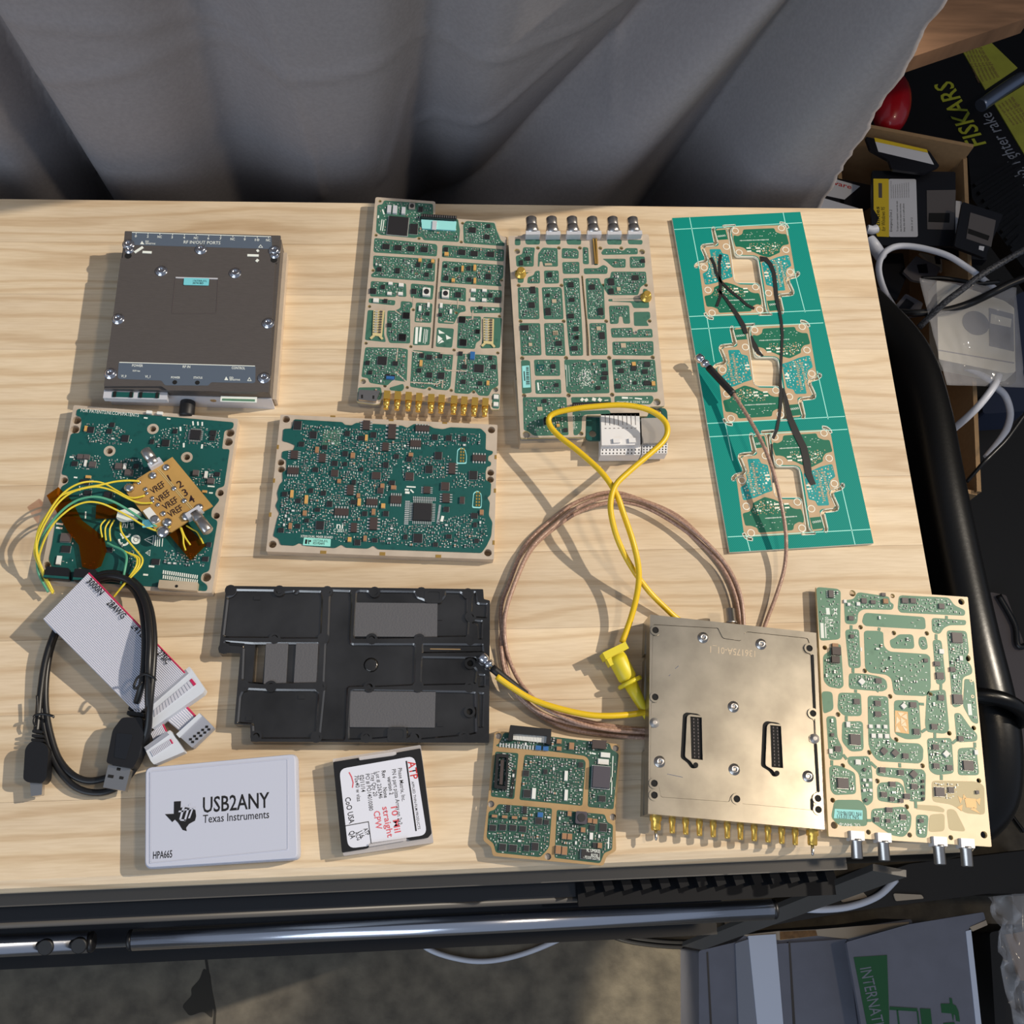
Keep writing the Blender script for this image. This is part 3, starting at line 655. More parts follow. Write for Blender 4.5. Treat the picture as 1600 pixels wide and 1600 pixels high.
# label, print, square pad
q = rnd(b.poly('203,298 268,292 280,488 212,492', B3), .0003); MB().prism(q, h0+.0001, h0+.0002).build('barcode_label', 'label_cyan', b.e)
marks(b, ' '.join('%d,%d,%d,%d,%d' % (240, 305+i*8, 262+i*.6, 304+i*8, 3+(i*7) % 5) for i in range(21))+' 222,345,228,430,9', B3, 'print_black', z=h0+.0002)
q = b.poly('330,285 398,282 400,342 335,346', B3); MB().prism(q, h0+.0001, h0+.0003).build('solder_mask', 'panel_green' if 'panel_green' in MATS else 'mask_deep', b.e)
words(b, 'PXIE-3622 IF BOARD', (1330, 608), (1046, 612), 3.2, B3)
words(b, 'TO LO1 CCA', (682, 868), (672, 735), 3.0, B3)
marks(b, '1095,580,1150,582,18 1160,582,1190,583,6 1210,585,1275,592,12 730,590,750,605,30 770,590,785,610,30 830,590,862,600,30 885,590,912,608,30 940,605,975,602,8 1315,582,1325,582,10 590,285,592,330,5 602,290,606,480,3 620,290,628,440,3 345,445,352,515,14', B3)
rr = random.Random(3)      # ring of vias and print in the middle compartment
k = MB()
for i in range(110):
    a = rr.uniform(0, 2*pi); rad = abs(rr.gauss(0, 32)) if i < 60 else rr.uniform(48, 66); p = b.L(*pts('%f,%f' % (772+rad*cos(a), 400+rad*1.15*sin(a)), B3)[0]); k.box(p[0], p[1], h0+.00009, h0+.00014, .0007, .0004, rr.choice((0, 1.57, .8)))
k.build('silkscreen', 'print_white', b.e)
# black edge socket
q = b.poly('650,640 990,632 992,665 655,680', B3); k = MB().prism(q, h0, h0+.0028)
for i in range(18):
    p = b.L(*pts('%f,%f' % (665+i*18.5, 668-i*.8), B3)[0]); k.box(p[0], p[1], h0+.0028, h0+.0032, .0008, .0016, 0, 1)
k.build('edge_socket', ['black_plastic', 'chip_grey'], b.e)
# daughter card and the two backplane plugs
dz = .0105
q = rnd([b.L(*p, b.zb+dz) for p in pts('770,752 905,745 1335,735 1340,672 1480,672 1500,700 1512,920 1490,960 800,960 775,945', B3)], .0012)
MB().prism(q, dz-.0016, dz, 0, [circ(*b.L(*pts('835,900', B3)[0], b.zb+dz), .0024), circ(*b.L(*pts('1415,712', B3)[0], b.zb+dz), .0026)]).build('daughter_card', 'mask_deep', b.e)
def plug(name, sp, zz, m, comb, cols, rows, slotlines):
    k = MB(); q = b.poly(sp, B3, b.zb+zz); k.prism(q, .004, zz, 0); o = k.build(name, m, b.e)
    c = [Vector(p) for p in b.poly(comb, B3, b.zb+zz*.75)]
    f = MB(); f.prism([tuple(p) for p in c], .002, zz*.75, 0); f.build('contact_face', 'white_plastic', o)
    g = MB()
    for i in range(cols):
        for j in range(rows):
            u, v = (i+.5)/cols, (j+.5)/rows; p = (c[0]*(1-u)+c[1]*u)*(1-v)+(c[3]*(1-u)+c[2]*u)*v; g.box(p.x, p.y, zz*.75, zz*.75+.0002, .0006, .0009)
    g.build('contact_openings', 'hole_black', o, kind='stuff')
    if slotlines:
        c = [Vector(p) for p in b.poly(sp, B3, b.zb+zz)]; g = MB()
        for i in range(1, 9):
            u = i/9.0; p0 = (c[0]*(1-u)+c[1]*u); p1 = (c[3]*(1-u)+c[2]*u); q0, q1 = p0*.95+p1*.05, p0*.62+p1*.38; d = q1-q0
            g.box((q0.x+q1.x)/2, (q0.y+q1.y)/2, zz, zz+.0001, d.length, .00035, atan2(d.y, d.x))
            w_ = p0*.52+p1*.48; g.box(w_.x, w_.y, zz, zz+.0001, .0011, .0004)
        g.build('moulded_grooves', 'chip_grey', o, kind='stuff')
        for u in (.38, .78):
            p = (c[0]*(1-u)+c[1]*u)*.12+(c[3]*(1-u)+c[2]*u)*.88; MB().box(p.x, p.y, zz, zz+.0014, .0042, .0030).build('latch_tab', 'white_plastic', o)
    return o
plug('backplane_plug', '908,716 1252,714 1262,1000 915,1005', .0150, 'white_plastic', '910,1003 1268,1000 1262,1090 905,1092', 11, 3, True)
plug('shielded_plug', '1268,762 1470,758 1502,950 1500,978 1278,985', .0150, 'alu_dull', '1278,985 1505,985 1500,1075 1278,1078', 8, 4, False)
# six coax jacks at the back
for x0, y0, x1, y1 in ((297, 212, 285, 62), (478, 214, 466, 62), (660, 212, 648, 62), (843, 212, 828, 64), (1022, 212, 1010, 64), (1205, 210, 1188, 66)):
    a, c = pts('%d,%d %d,%d' % (x0, y0, x1, y1), A3); zc = b.zt+.0022
    o = axis_part(b, a, c, zc, [(.0030, 0), (.0044, .02), (.0044, .30), (.0039, .38), (.0039, .48), (.0033, .5), (.0036, .56), (.0036, .96), (.0030, 1.0)], 'coax_jack', 'steel', 20)
    p = b.L(*a, zc); k = MB(); k.box(p[0], p[1]-.0006, zc-b.zb-.005, zc-b.zb+.0035, .0092, .0028, 0, 0, True); k.build('mounting_flange', 'alu', o)
    e = b.L(*c, zc); MB().lathe([(.0022, 0), (.0022, .0003)], (e[0], e[1], zc-b.zb), (e[0]-p[0], e[1]-p[1], 0), 14).build('socket_bore', 'hole_black', o)
fills(b, R); fills(b, R2_); finish(b)
# ---------------------------------------------------------------- teal panel of six routed boards
P6 = (1040, 320, .2125)
make_mask('panel_green', (0, 146, 128), (8, 156, 138), 400, .5)
MATS['panel_green'].node_tree.nodes['Principled BSDF'].inputs['Specular IOR Level'].default_value = .2
nt = MATS['panel_green'].node_tree; p_ = nt.nodes['Principled BSDF']      # hatched copper under the mask
tc = nt.nodes.new('ShaderNodeTexCoord'); mp = nt.nodes.new('ShaderNodeMapping'); mp.inputs['Rotation'].default_value = (0, 0, radians(48)); mp.inputs['Scale'].default_value = (1, 1, 1)
ck = nt.nodes.new('ShaderNodeTexWave'); ck.inputs['Scale'].default_value = 330; nt.links.new(tc.outputs['Object'], mp.inputs[0]); nt.links.new(mp.outputs[0], ck.inputs[0])
rp = nt.nodes.new('ShaderNodeValToRGB'); rp.color_ramp.elements[0].position = .2; rp.color_ramp.elements[0].color = (lin(0), lin(126), lin(116), 1); rp.color_ramp.elements[1].position = .75; rp.color_ramp.elements[1].color = (lin(4), lin(146), lin(134), 1)
nt.links.new(ck.outputs['Fac'], rp.inputs[0]); nt.links.new(rp.outputs[0], p_.inputs['Base Color'])
mat('panel_tan', (190, 162, 128), .5, var=.08, vscale=80)
mat('panel_deep', (12, 108, 82), .4)
mat('panel_teal', (20, 150, 150), .4, var=.12, vscale=500)
mat('edge_white', (240, 240, 226), .5)
mat('score_line', (170, 240, 228), .5)
mat('black_tape', (13, 13, 16), .5)
b = Part('board_panel', 'bright teal panel of six unpopulated routed boards at the right end of the worktop', 'circuit panel', (1050.2, 340.6), (1250.4, 331), .0026)
b.rot = atan2(*(Vector(W(1250.4, 331, .0026)-W(1365, 848.8, .0026)).xy.normalized().yx))-pi/2; b.e.rotation_euler.z = b.rot
h0 = b.h(); LL = lambda s: b.poly(s, P6)
outl = b.poly('1050.2,340.6 1250.4,331 1365,848.8 1139.9,863')
# one cell: the right board, the left one is the same turned half round; the cell repeats three times
cA, cB = Vector(b.L(*pts('62,182', P6)[0])), Vector(b.L(1104.4, 661.8)); pitch = (Vector(b.L(1080, 514.4))-cA); pitch2 = (Vector(b.L(1108, 682.6))-cA)
ctr = (Vector(b.L(*pts('600,478', P6)[0])))
rot180 = lambda P: [tuple(2*ctr-Vector(p)) for p in P]
mid = rnd(LL('418,150 515,145 512,158 480,178 478,220 512,365 528,378 655,380 678,395 738,765 752,792 782,800 782,812 685,815 686,802 716,790 716,760 690,590 675,577 528,575 505,560 458,190 446,170 420,166'), .0009)
slotR = band(LL('972,492 975,508 958,525 912,538 898,552 905,575 935,640 930,655 915,660 845,666 832,680 858,780 850,800'), .0021)
slotR = rnd(slotR, .0006)
cor = band(LL('840,134 868,138 888,152 898,172'), .0019)
cells = [Vector((0, 0)), pitch, pitch2]
allh = []
mir = lambda P: rot180(P)
pinsR = '512,192 850,172 540,352 883,332 916,494 756,650'
for c in cells:
    for P in (mid, slotR, mir(slotR), cor, mir(cor)): allh.append([tuple(Vector(p)+c) for p in P])
MB().prism(outl, .0004, h0, 0, allh, mside=1).build('panel_sheet', ['panel_green', 'edge_white'], b.e)
boardR = LL('484,190 500,165 520,158 860,150 884,160 898,178 948,480 955,500 940,520 885,536 876,550 920,640 905,648 830,652 812,664 838,775 828,788 762,792 750,770 700,430 682,385 655,372 530,368 512,350')
boardR = rnd(boardR, .0009)
green = rnd(LL('500,222 530,232 565,215 570,182 800,172 808,200 850,215 888,215 908,290 860,300 838,330 842,350 760,388 700,372 640,345 600,342 580,318 545,308 515,310 498,255'), .0012)
teal = rnd(LL('706,425 760,410 822,385 888,370 905,372 925,450 890,470 880,505 890,530 862,545 880,630 800,632 785,600 740,590'), .0009)
tab = LL('744,706 826,700 840,775 764,782')
zt = h0+.00002
kk = {n: MB() for n in ('panel_tan', 'panel_deep', 'panel_teal', 'edge_white', 'print_white')}
rr = random.Random(11)
def padfield(poly, n):
    out = []; xs = [p[0] for p in poly]; ys = [p[1] for p in poly]; occ = []
    for _ in range(n*6):
        if len(out) >= n: break
        x, y = rr.uniform(min(xs), max(xs)), rr.uniform(min(ys), max(ys)); w, h = rr.choice(((.0006, .0005), (.0005, .0008), (.0009, .0007), (.0012, .0012), (.0004, .0010)))
        if inside(x-w, y-h, poly) and inside(x+w, y+h, poly) and all(abs(x-o[0]) > (w+o[2])/2+.0003 or abs(y-o[1]) > (h+o[3])/2+.0003 for o in occ):
            occ.append((x, y, w, h)); out.append((x, y, w, h))
    return out
pf = padfield(rnd(LL('590,280 860,270 830,340 760,380 690,360 600,320'), .0005), 70)+padfield(teal, 75)
pw_ = padfield(LL('580,190 830,180 840,240 560,250'), 18)
for ci, c in enumerate(cells):
    for f in (lambda P: P, mir):
        T = lambda P: [tuple(Vector(p)+c) for p in f(P)]
        MB().prism(T(boardR), h0, h0+.00004, 0, bottom=False).build('bare_copper', 'panel_tan', b.e)
        MB().prism(T(green), h0+.00004, h0+.00008, 0, bottom=False).build('solder_mask', 'panel_deep', b.e)
        MB().prism(T(teal), h0+.00004, h0+.00008, 0, bottom=False).build('solder_mask', 'panel_teal', b.e)
        MB().prism(T(tab), h0+.00004, h0+.00008, 0, bottom=False).build('solder_mask', 'panel_deep', b.e)
        k = MB()
        for x, y, w, h in pf:
            q = T([(x, y)])[0]; k.box(q[0], q[1], h0+.00008, h0+.00013, w, h, 0, rr.choice((0, 0, 1)))
        for i in range(15):     # two rows of connector lands
            for a, d in (((808, 425), (845, 600)), ((842, 420), (885, 598))):
                u = i/14; q = T([b.L(*pts('%f,%f' % (a[0]+(d[0]-a[0])*u, a[1]+(d[1]-a[1])*u), P6)[0])])[0]; k.box(q[0], q[1], h0+.00008, h0+.00014, .0016, .0006, 0, 0)
        for x, y, r in ((612, 330, .0019), (680, 330, .0019), (742, 512, .0019)):
            q = T([b.L(*pts('%d,%d' % (x, y), P6)[0])])[0]
            for s in (-1, 1): k.box(q[0], q[1]+s*.0012, h0+.00008, h0+.00014, .0030, .0010, 0, 1)
        k.build('component_lands', ['panel_tan', 'edge_white'], b.e, kind='stuff')
        k = MB()
        for x, y, w, h in pw_:
            q = T([(x, y)])[0]; k.box(q[0], q[1], h0+.00008, h0+.00012, w, .0003)
        for i in range(24):
            q = T([b.L(*pts('%f,%f' % (548+i*9, 264-i*.3), P6)[0])])[0]; k.box(q[0], q[1], h0+.00008, h0+.00012, .0005, rr.uniform(.0004, .0009))
        for x, y in ((770, 735), (785, 733), (800, 731), (815, 729)):
            q = T([b.L(*pts('%d,%d' % (x, y), P6)[0])])[0]; k.prism(circ(q[0], q[1], .0007, 8), h0+.00008, h0+.00012, 0, [circ(q[0], q[1], .00045, 8)], bottom=False)
        k.build('silkscreen', 'print_white', b.e)
        for x, y in pts(pinsR, P6):
            q = T([b.L(x, y)])[0]; MB().prism(circ(q[0], q[1], .0024, 18), h0+.00008, h0+.0002, 0, [circ(q[0], q[1], .0019, 14)]).build('hole_ring', 'edge_white', b.e)
            MB().prism(circ(q[0], q[1], .0019, 14), h0+.00008, h0+.00012, 0).build('bare_hole', 'panel_tan', b.e)
# score lines
def sl(p, q): 
    a, c = b.L(*p), b.L(*q); d = Vector((c[0]-a[0], c[1]-a[1]))
    MB().box((a[0]+c[0])/2, (a[1]+c[1])/2, h0, h0+.00006, d.length, .0005, atan2(d.y, d.x)).build('score_line', 'score_line', b.e)
for p, q in (((1053.2, 358.7), (1253, 348)), ((1076.5, 494.7), (1282, 484.7)), ((1080, 514.4), (1286.5, 504.5)), ((1104.4, 661.8), (1320, 650.6)), ((1108, 682.6), (1324, 670.8)), ((1137, 839), (1360.5, 827))): sl(p, q)
for p, q in (((1077.5, 340), (1093, 420)), ((1104, 492), (1116, 566)), ((1133, 660), (1145, 720)), ((1166, 838), (1172, 861)), ((1223.5, 332), (1231, 368)), ((1240, 420), (1258, 488)), ((1277, 580), (1294, 655)), ((1315, 760), (1336, 851))): sl(p, q)
# white rims on the routed slots: the edge highlight as colour
for c in cells:
    for P in (mid, slotR, mir(slotR), cor, mir(cor)):
        Q = [Vector(p)+c for p in P]; k = MB()
        for i in range(len(Q)):
            a, d = Q[i-1], Q[i]; v = d-a
            if v.length > 1e-5: k.box((a.x+d.x)/2, (a.y+d.y)/2, h0-.0002, h0+.00016, v.length+.0002, .00042, atan2(v.y, v.x))
        k.build('rim_highlight', 'edge_white', b.e)
# black tape strips and marker lines stuck on the panel
def tape(s, w, name='black_strip'):
    Q = b.poly(s, P6); k = MB(); w = w if isinstance(w, list) else [w]*len(Q)
    q = [Vector(p) for p in Q]; Ls, Rs = [], []
    for i, p in enumerate(q):
        d = (q[min(len(q)-1, i+1)]-q[max(0, i-1)]).normalized(); n = Vector((-d.y, d.x))*w[i]/2; Ls.append(tuple(p+n)); Rs.append(tuple(p-n))
    n = len(q); k.v = [(x, y, h0+.00022) for x, y in Ls]+[(x, y, h0+.00022) for x, y in Rs]+[(x, y, h0+.0005) for x, y in Ls]+[(x, y, h0+.0005) for x, y in Rs]
    for i in range(n-1):
        k.face((2*n+i, 3*n+i, 3*n+i+1, 2*n+i+1)); k.face((i, i+1, n+i+1, n+i)); k.face((i, 2*n+i, 2*n+i+1, i+1)); k.face((n+i+1, 3*n+i+1, 3*n+i, n+i))
    k.face((0, n, 3*n, 2*n)); k.face((n-1, 3*n-1, 4*n-1, 2*n-1)); k.build(name, 'black_tape', b.e)
tape('332,390 358,440 372,505 400,560 470,630 545,690 600,740 652,765', .0019); tape('405,368 395,430 398,520 405,600 400,680 375,750', .0019); tape('380,620 440,690 490,760 530,820 570,890 590,950', [.0014, .002, .0026, .0030, .0034, .0026])
tape('630,965 640,1000 655,1040 680,1085 715,1115', [.001, .0020, .0036, .0026, .0012]); tape('695,400 735,402 770,440 795,500 805,580 812,660 825,740 838,790', [.0042, .0036, .0030, .0026, .0026, .0026, .0024, .0018])
tape('838,790 850,860 858,960 852,1080 848,1180 842,1290 848,1390', [.002, .0018, .0018, .0016, .0016, .0018, .0018])
tape('848,1390 845,1460 835,1560 818,1650 790,1720', [.0022, .0022, .0018, .0020, .0016])
tape('862,1350 880,1420 910,1560 960,1680 1015,1790 1035,1880 1050,1980 1085,2060', [.0012, .0024, .004, .0046, .0046, .0048, .0044, .0034])
tape('778,1760 782,1880 795,2045', .0012)

# ---------------------------------------------------------------- switch module with a dark brushed lid
mat('lid_dark', (98, 93, 91), .42, .35, var=.08, vscale=300, stretch=(1, 14, 1))
mat('lid_blue', (86, 98, 114), .5)
R1 = (150, 340, .1875)
b = Part('switch_module', 'flat dark grey metal module with silver base and blue grey print bands', 'module', (195, 361), (438.7, 368), .0215)
b.rot = atan2(*(Vector(W(438.7, 368, .0215)-W(420, 612.8, .0215)).xy.normalized().yx))-pi/2; b.e.rotation_euler.z = b.rot
h0 = b.h(); LL = lambda s: b.poly(s, R1)
base = rnd(LL('232,125 1545,160 1542,240 1448,1462 62,1410 222,340'), .0008)
nots = LL('240,112 1540,150 1515,370 1490,380 1440,1455 600,1440 545,1405 65,1405 205,345 222,335')
MB().prism(rnd(nots, .0006), h0-.0016, h0, 0).build('lid', 'lid_dark', b.e)
xs = [p[0] for p in base]
fl, fr = b.L(*pts('72,1480', R1)[0], .0130), b.L(*pts('1450,1505', R1)[0], .0130)
yb = max(p[1] for p in base)-.001; yf = (fl[1]+fr[1])/2
xl, xr = b.L(*pts('62,1410', R1)[0])[0], b.L(*pts('1445,1460', R1)[0])[0]
xr2 = b.L(446, 375, .010)[0]
ylid = b.L(*pts('600,1430', R1)[0])[1]
k = MB(); k.box((xl+xr)/2, (yb+ylid)/2, 0, h0-.0016, xr-xl, yb-ylid, 0, 0, True); k.build('body', 'lid_dark', b.e)
k = MB(); k.box((xl+xr)/2, (yf+ylid)/2, 0, .0130, xr-xl+.001, ylid-yf+.001, 0, 0, True, inset=.0004); fg = k.build('front_flange', 'alu', b.e)
k = MB(); k.box((xl+xr)/2+.0, (yf+ylid)/2+.002, .0130, .0165, (xr-xl)*.995, (ylid-yf)*.6, 0, 0, True, inset=.0003); k.build('front_lip', 'alu', b.e)
k = MB(); k.box(xr+.0012, (yb+yf)/2, .0002, .0085, .0024, yb-yf-.004, 0, 0, True); k.build('side_rail', 'tinned', b.e)
# screws on the front face
for x_, sl_ in ((200, .5), (560, .75), (985, .75), (1240, .5)):
    p = b.L(*pts('%d,1540' % x_, R1)[0], .006); MB().lathe([(.0022, 0), (.0022, .0004), (.0012, .0005)], (p[0], yf+.0002, .0085 if sl_ > .6 else .0055), (0, -1, 0), 14).build('front_screw', 'gold_plane', b.e)
# power socket pair and control socket in the front
k = MB(); pa_, pb_ = b.L(*pts('130,1440', R1)[0], .0160), b.L(*pts('545,1450', R1)[0], .0160)
k.box((pa_[0]+pb_[0])/2, ylid-.0022, .0128, .0172, pb_[0]-pa_[0]+.008, .0052, 0, 0, True); k.build('power_socket', 'alu', b.e)
for q in range(2):
    x0 = pa_[0]+(pb_[0]-pa_[0])*(.04+.52*q); x1 = x0+(pb_[0]-pa_[0])*.42; k = MB(); k.box((x0+x1)/2, ylid-.0024, .0172, .0176, x1-x0, .0032, 0, 0, True)
    for x in (x0+.0015, x1-.0012): k.box(x, ylid-.0024, .0176, .0180, .0016, .0036, 0, 1)
    k.build('socket_insert', ['mask_deep', 'hole_black'], b.e)
pa_, pb_ = b.L(*pts('1045,1460', R1)[0], .0160), b.L(*pts('1345,1475', R1)[0], .0160)
k = MB(); k.box((pa_[0]+pb_[0])/2, ylid-.0030, .0160, .0168, pb_[0]-pa_[0], .0036, 0, 0, True); k.box((pa_[0]+pb_[0])/2, ylid-.0036, .0168, .0170, pb_[0]-pa_[0]-.002, .0014, 0, 1); k.build('control_socket', ['print_white', 'mask_pale'], b.e)
# black knob in front
p = b.L(294, 626, .006); MB().lathe([(.0042, 0), (.0046, .001), (.0046, .009), (.0040, .0105)], (p[0], yf, .0062), (0, -1, 0), 20).build('rubber_plug', 'black_rubber', b.e)
# printed bands
q = rnd(LL('300,122 1462,158 1468,262 296,228'), .0008); MB().prism(q, h0, h0+.00008, 0, bottom=False).build('print_band', 'lid_blue', b.e)
q = rnd(LL('190,1205 1330,1240 1328,1370 1310,1380 960,1372 935,1400 575,1398 545,1358 195,1345 180,1330'), .0008); MB().prism(q, h0, h0+.00008, 0, bottom=False).build('print_band', 'lid_blue', b.e)
zt = h0+.00012
for s in ('300,124 1458,160', '195,1207 1325,1238'): strip(b, s, R1, .0005, 'print_white', 'print_rule', .00004, zt)
for i, (s, x) in enumerate((('0', 332), ('2', 432), ('NC', 530), ('3', 636), ('4', 735), ('NC', 833), ('6', 937), ('7', 1038), ('NC', 1138), ('9', 1240), ('10', 1342), ('NC', 1435))):
    y = 164+(x-332)*.031; w = 18*len(s)
    words(b, s, (x-w/2, y), (x+w/2, y+.6), 3.6, R1, z=zt)
    marks(b, '%d,%f,%d,%f,4' % (x+3, y-36, x+2, y-24), R1, z=zt)
words(b, 'RF IN/OUT PORTS', (730, 216), (1036, 224), 4.6, R1, z=zt)
words(b, 'POWER', (300, 1242), (390, 1245), 3.4, R1, z=zt); words(b, 'RF IN', (722, 1252), (785, 1254), 3.4, R1, z=zt); words(b, 'CONTROL', (1130, 1262), (1242, 1266), 3.4, R1, z=zt)
words(b, '10.0V max', (305, 1283), (368, 1285), 2.4, R1, z=zt); words(b, 'VI_0', (208, 1330), (252, 1331), 3.2, R1, z=zt); words(b, 'VI_1', (408, 1334), (452, 1335), 3.2, R1, z=zt)
words(b, 'POWER', (625, 1340), (700, 1342), 2.8, R1, z=zt); words(b, 'STATUS', (812, 1342), (886, 1344), 2.8, R1, z=zt)
words(b, 'ESD', (1112, 1342), (1145, 1343), 2.6, R1, z=zt); words(b, 'SENSITIVE', (1112, 1357), (1200, 1360), 2.2, R1, z=zt); words(b, 'ESD', (412, 205), (440, 206), 2.4, R1, z=zt); words(b, 'SENSITIVE', (412, 222), (494, 225), 2.2, R1, z=zt)
for s in ('1070,1355 1085,1325 1103,1356', '368,222 384,195 402,224'): MB().prism(LL(s), zt, zt+.00004, 0, bottom=False).build('warning_mark', 'print_white', b.e)
for s in ('1260,1362 1278,1330 1298,1363', '1352,250 1372,225 1392,252'):
    q = LL(s); c = sum((Vector(p) for p in q), Vector((0, 0)))/3; MB().prism(q, zt, zt+.00004, 0, [[tuple(c+(Vector(p)-c)*.6) for p in q]], bottom=False).build('warning_mark', 'print_white', b.e)
for x, y in ((657, 1373), (845, 1376)):
    p = b.L(*pts('%d,%d' % (x, y), R1)[0]); MB().prism(circ(p[0], p[1], .0014, 14), zt, zt+.00005, 0).build('light_hole', 'hole_black', b.e)
# recess with label, louvre marks
k = MB(); q = rnd(LL('660,505 1018,512 1005,800 630,802'), .0010); k.prism(q, h0, h0+.00022, 0, [[(p[0]*.985+sum(x[0] for x in q)/len(q)*.015, p[1]*.985+sum(x[1] for x in q)/len(q)*.015) for p in q]]); k.build('embossed_frame', 'chip_grey', b.e)
strip(b, '665,502 1015,511', R1, .0009, 'alu', 'bright_edge', .0004, h0)
q = rnd(LL('735,505 945,510 940,570 730,565'), .0006); MB().prism(q, h0+.0004, h0+.0005).build('cyan_label', 'label_blue', b.e)
words(b, '136338A-01L', (810, 537), (926, 540), 2.8, R1, 'print_black', h0+.00055); words(b, '30741BD', (806, 557), (896, 559), 2.8, R1, 'print_black', h0+.00055)
for s in ('322,292 392,246', '388,288 464,292', '1262,315 1356,318', '1340,282 1356,272', '1335,368 1352,350'): strip(b, s, R1, .0016, 'print_white', 'louvre', .0003, h0)
def screw(b, x, y, t, r=.0028, h=.0016, z=None, m='chrome'):
    p = b.L(*pts('%f,%f' % (x, y), t)[0]); z = b.h() if z is None else z
    k = MB(); k.lathe([(r*1.35, 0), (r*1.3, .0003), (r, .0004), (r, h*.7), (r*.75, h), (r*.42, h), (r*.34, h*.55)], (p[0], p[1], z), (0, 0, 1), 18, 0, True); return k.build('screw', m, b.e)
for x, y in ((270, 225), (875, 265), (1488, 275), (545, 445), (1160, 462), (185, 845), (1435, 880), (120, 1300), (1400, 1335)): screw(b, x, y, R1)
for x, y in ((278, 268), (1490, 310)): screw(b, x, y, R1, .0022, .0012)
for x, y in ((268, 318), (1483, 352)):
    p = b.L(*pts('%d,%d' % (x, y), R1)[0]); MB().prism(circ(p[0], p[1], .0021, 14), h0, h0+.0001).build('screw_hole', 'hole_black', b.e)
for i in range(12):      # tops of the coax ports along the back
    x = 350+i*97.5+(18 if i == 0 else 0); p = b.L(*pts('%f,%f' % (x, 112+i*3.0), R1)[0], .0185); yb_ = b.L(*pts('%f,%f' % (x, 120+i*2.6), R1)[0])[1]
    k = MB(); k.lathe([(.0030, 0), (.0030, .003)], (p[0], yb_-.0015, .0165), (0, 1, 0), 14); k.build('coax_port', 'brass', b.e)

# ---------------------------------------------------------------- green board with the warning marks (left)
C8 = (40, 620, .21875)
b = Part('circuit_board', 'deep green circuit board marked CE, half covered by amber tape and loose wires', 'circuit board', (114.8, 632.5), (372, 653.9), .0085)
b.rot = atan2(*(Vector(W(114.8, 632.5, .0085)-W(62, 906, .0085)).xy.normalized().yx))-pi/2; b.e.rotation_euler.z = b.rot
boardC = b; h0 = b.h(); LL = lambda s: b.poly(s, C8)
outl = rnd(LL('342,57 1518,155 1330,1400 960,1390 95,1310 240,600'), .0010)
hl = holes_of(b, '365,165 350,230 1460,255 1448,320', C8, .0026)+holes_of(b, '275,595 1390,685 1362,848 150,1200', C8, .0020)+holes_of(b, '1292,1288', C8, .0026)+holes_of(b, '910,230 600,388 1152,432', C8, .0019)
MB().prism(outl, 0, h0-.0004, 0, hl, mside=0).build('carrier_plate', 'tinned', b.e)
g = rnd(LL('368,85 1488,182 1482,225 1420,240 1402,375 1458,372 1418,640 1368,652 1350,700 1388,735 1330,805 1325,860 1372,885 1310,1245 1258,1262 1248,1310 1300,1345 1295,1388 950,1358 140,1305 160,1235 190,1215 165,1165 190,1050 255,640 310,610 300,560 255,555 325,260 385,260 402,185 392,140 360,135'), .0016)
MB().prism(g, h0-.0004, h0, 0, [h for h in hl if inside(h[0][0], h[0][1], g)], bottom=False).build('solder_mask', 'mask_deep', b.e)
pads(b, '910,230 600,388 1152,432', C8, .0034, h0, r2=.0019); zt = h0+.0001
words(b, 'FOR PATENTS:NI.COM/PATENTS', (392, 108), (808, 144), 4.6, C8)
chips(b, '1215,275,105,92', C8, 'f', 'chip', .0014)
chips(b, '712,300,52,50 1002,332,55,48 468,238,46,44 600,248,38,36 620,202,34,30 1340,262,48,38 1335,300,40,30 352,480,44,34 425,612,70,40 445,690,55,38 590,705,62,46 930,1180,60,42 290,1090,70,50 598,1095,50,36 1070,250,32,28 905,322,30,34 790,498,36,32 1310,1058,36,34 1285,1160,46,34 1370,555,40,30', C8)
chips(b, '290,1010,78,64 740,545,60,44 480,488,50,42 668,500,52,44 1218,548,44,40 1325,605,52,40 395,432,46,34 440,434,42,34', C8, 'q', 'chip_grey', .0016)
chips(b, '432,230,20,40 1280,680,36,18 450,575,40,20', C8, 'q', 'tantalum', .0010, name='capacitor')
chips(b, '240,1170,34,66 1290,560,22,52 712,500,22,44 430,478,18,48', C8, 'q', 'cap_white', .0012, name='fuse')
for q in ('980,1150', '1040,1130', '1100,1130', '1160,1140'): pass
R = []
for s in ('400,180 660,180 780,280 770,350 620,360 430,340/.8', '850,220 1130,200 1100,400 870,360/.45', '1110,180 1410,230 1400,380 1120,350/.55', '320,400 560,410 530,540 310,520/.85', '560,430 860,430 840,600 620,600/.55', '360,560 500,560 500,740 370,720/.7', '540,660 660,670 650,740 540,730/.8', '1180,500 1420,510 1400,660 1180,640/.6', '980,1080 1240,1100 1330,1030 1300,1230 970,1210/.55', '720,1080 830,1090 800,1240 720,1230/.7', '230,970 380,980 330,1130 230,1120/.25', '150,1120 380,1140 560,1180 600,1260 300,1260/.05', '560,1050 660,1050 650,1120 560,1110/.4'): 
    a, _, d = s.partition('/'); R.append((LL(a), float(d)))
k = MB()
for i in range(17):      # fan-out above the bottom plug
    for j in range(2): p = b.L(*pts('%f,%f' % (985+i*15, 1252+j*34+i*2.2), C8)[0]); k.box(p[0], p[1], h0+.0001, h0+.00016, .0007, .0022)
k.build('silkscreen', 'print_white', b.e)
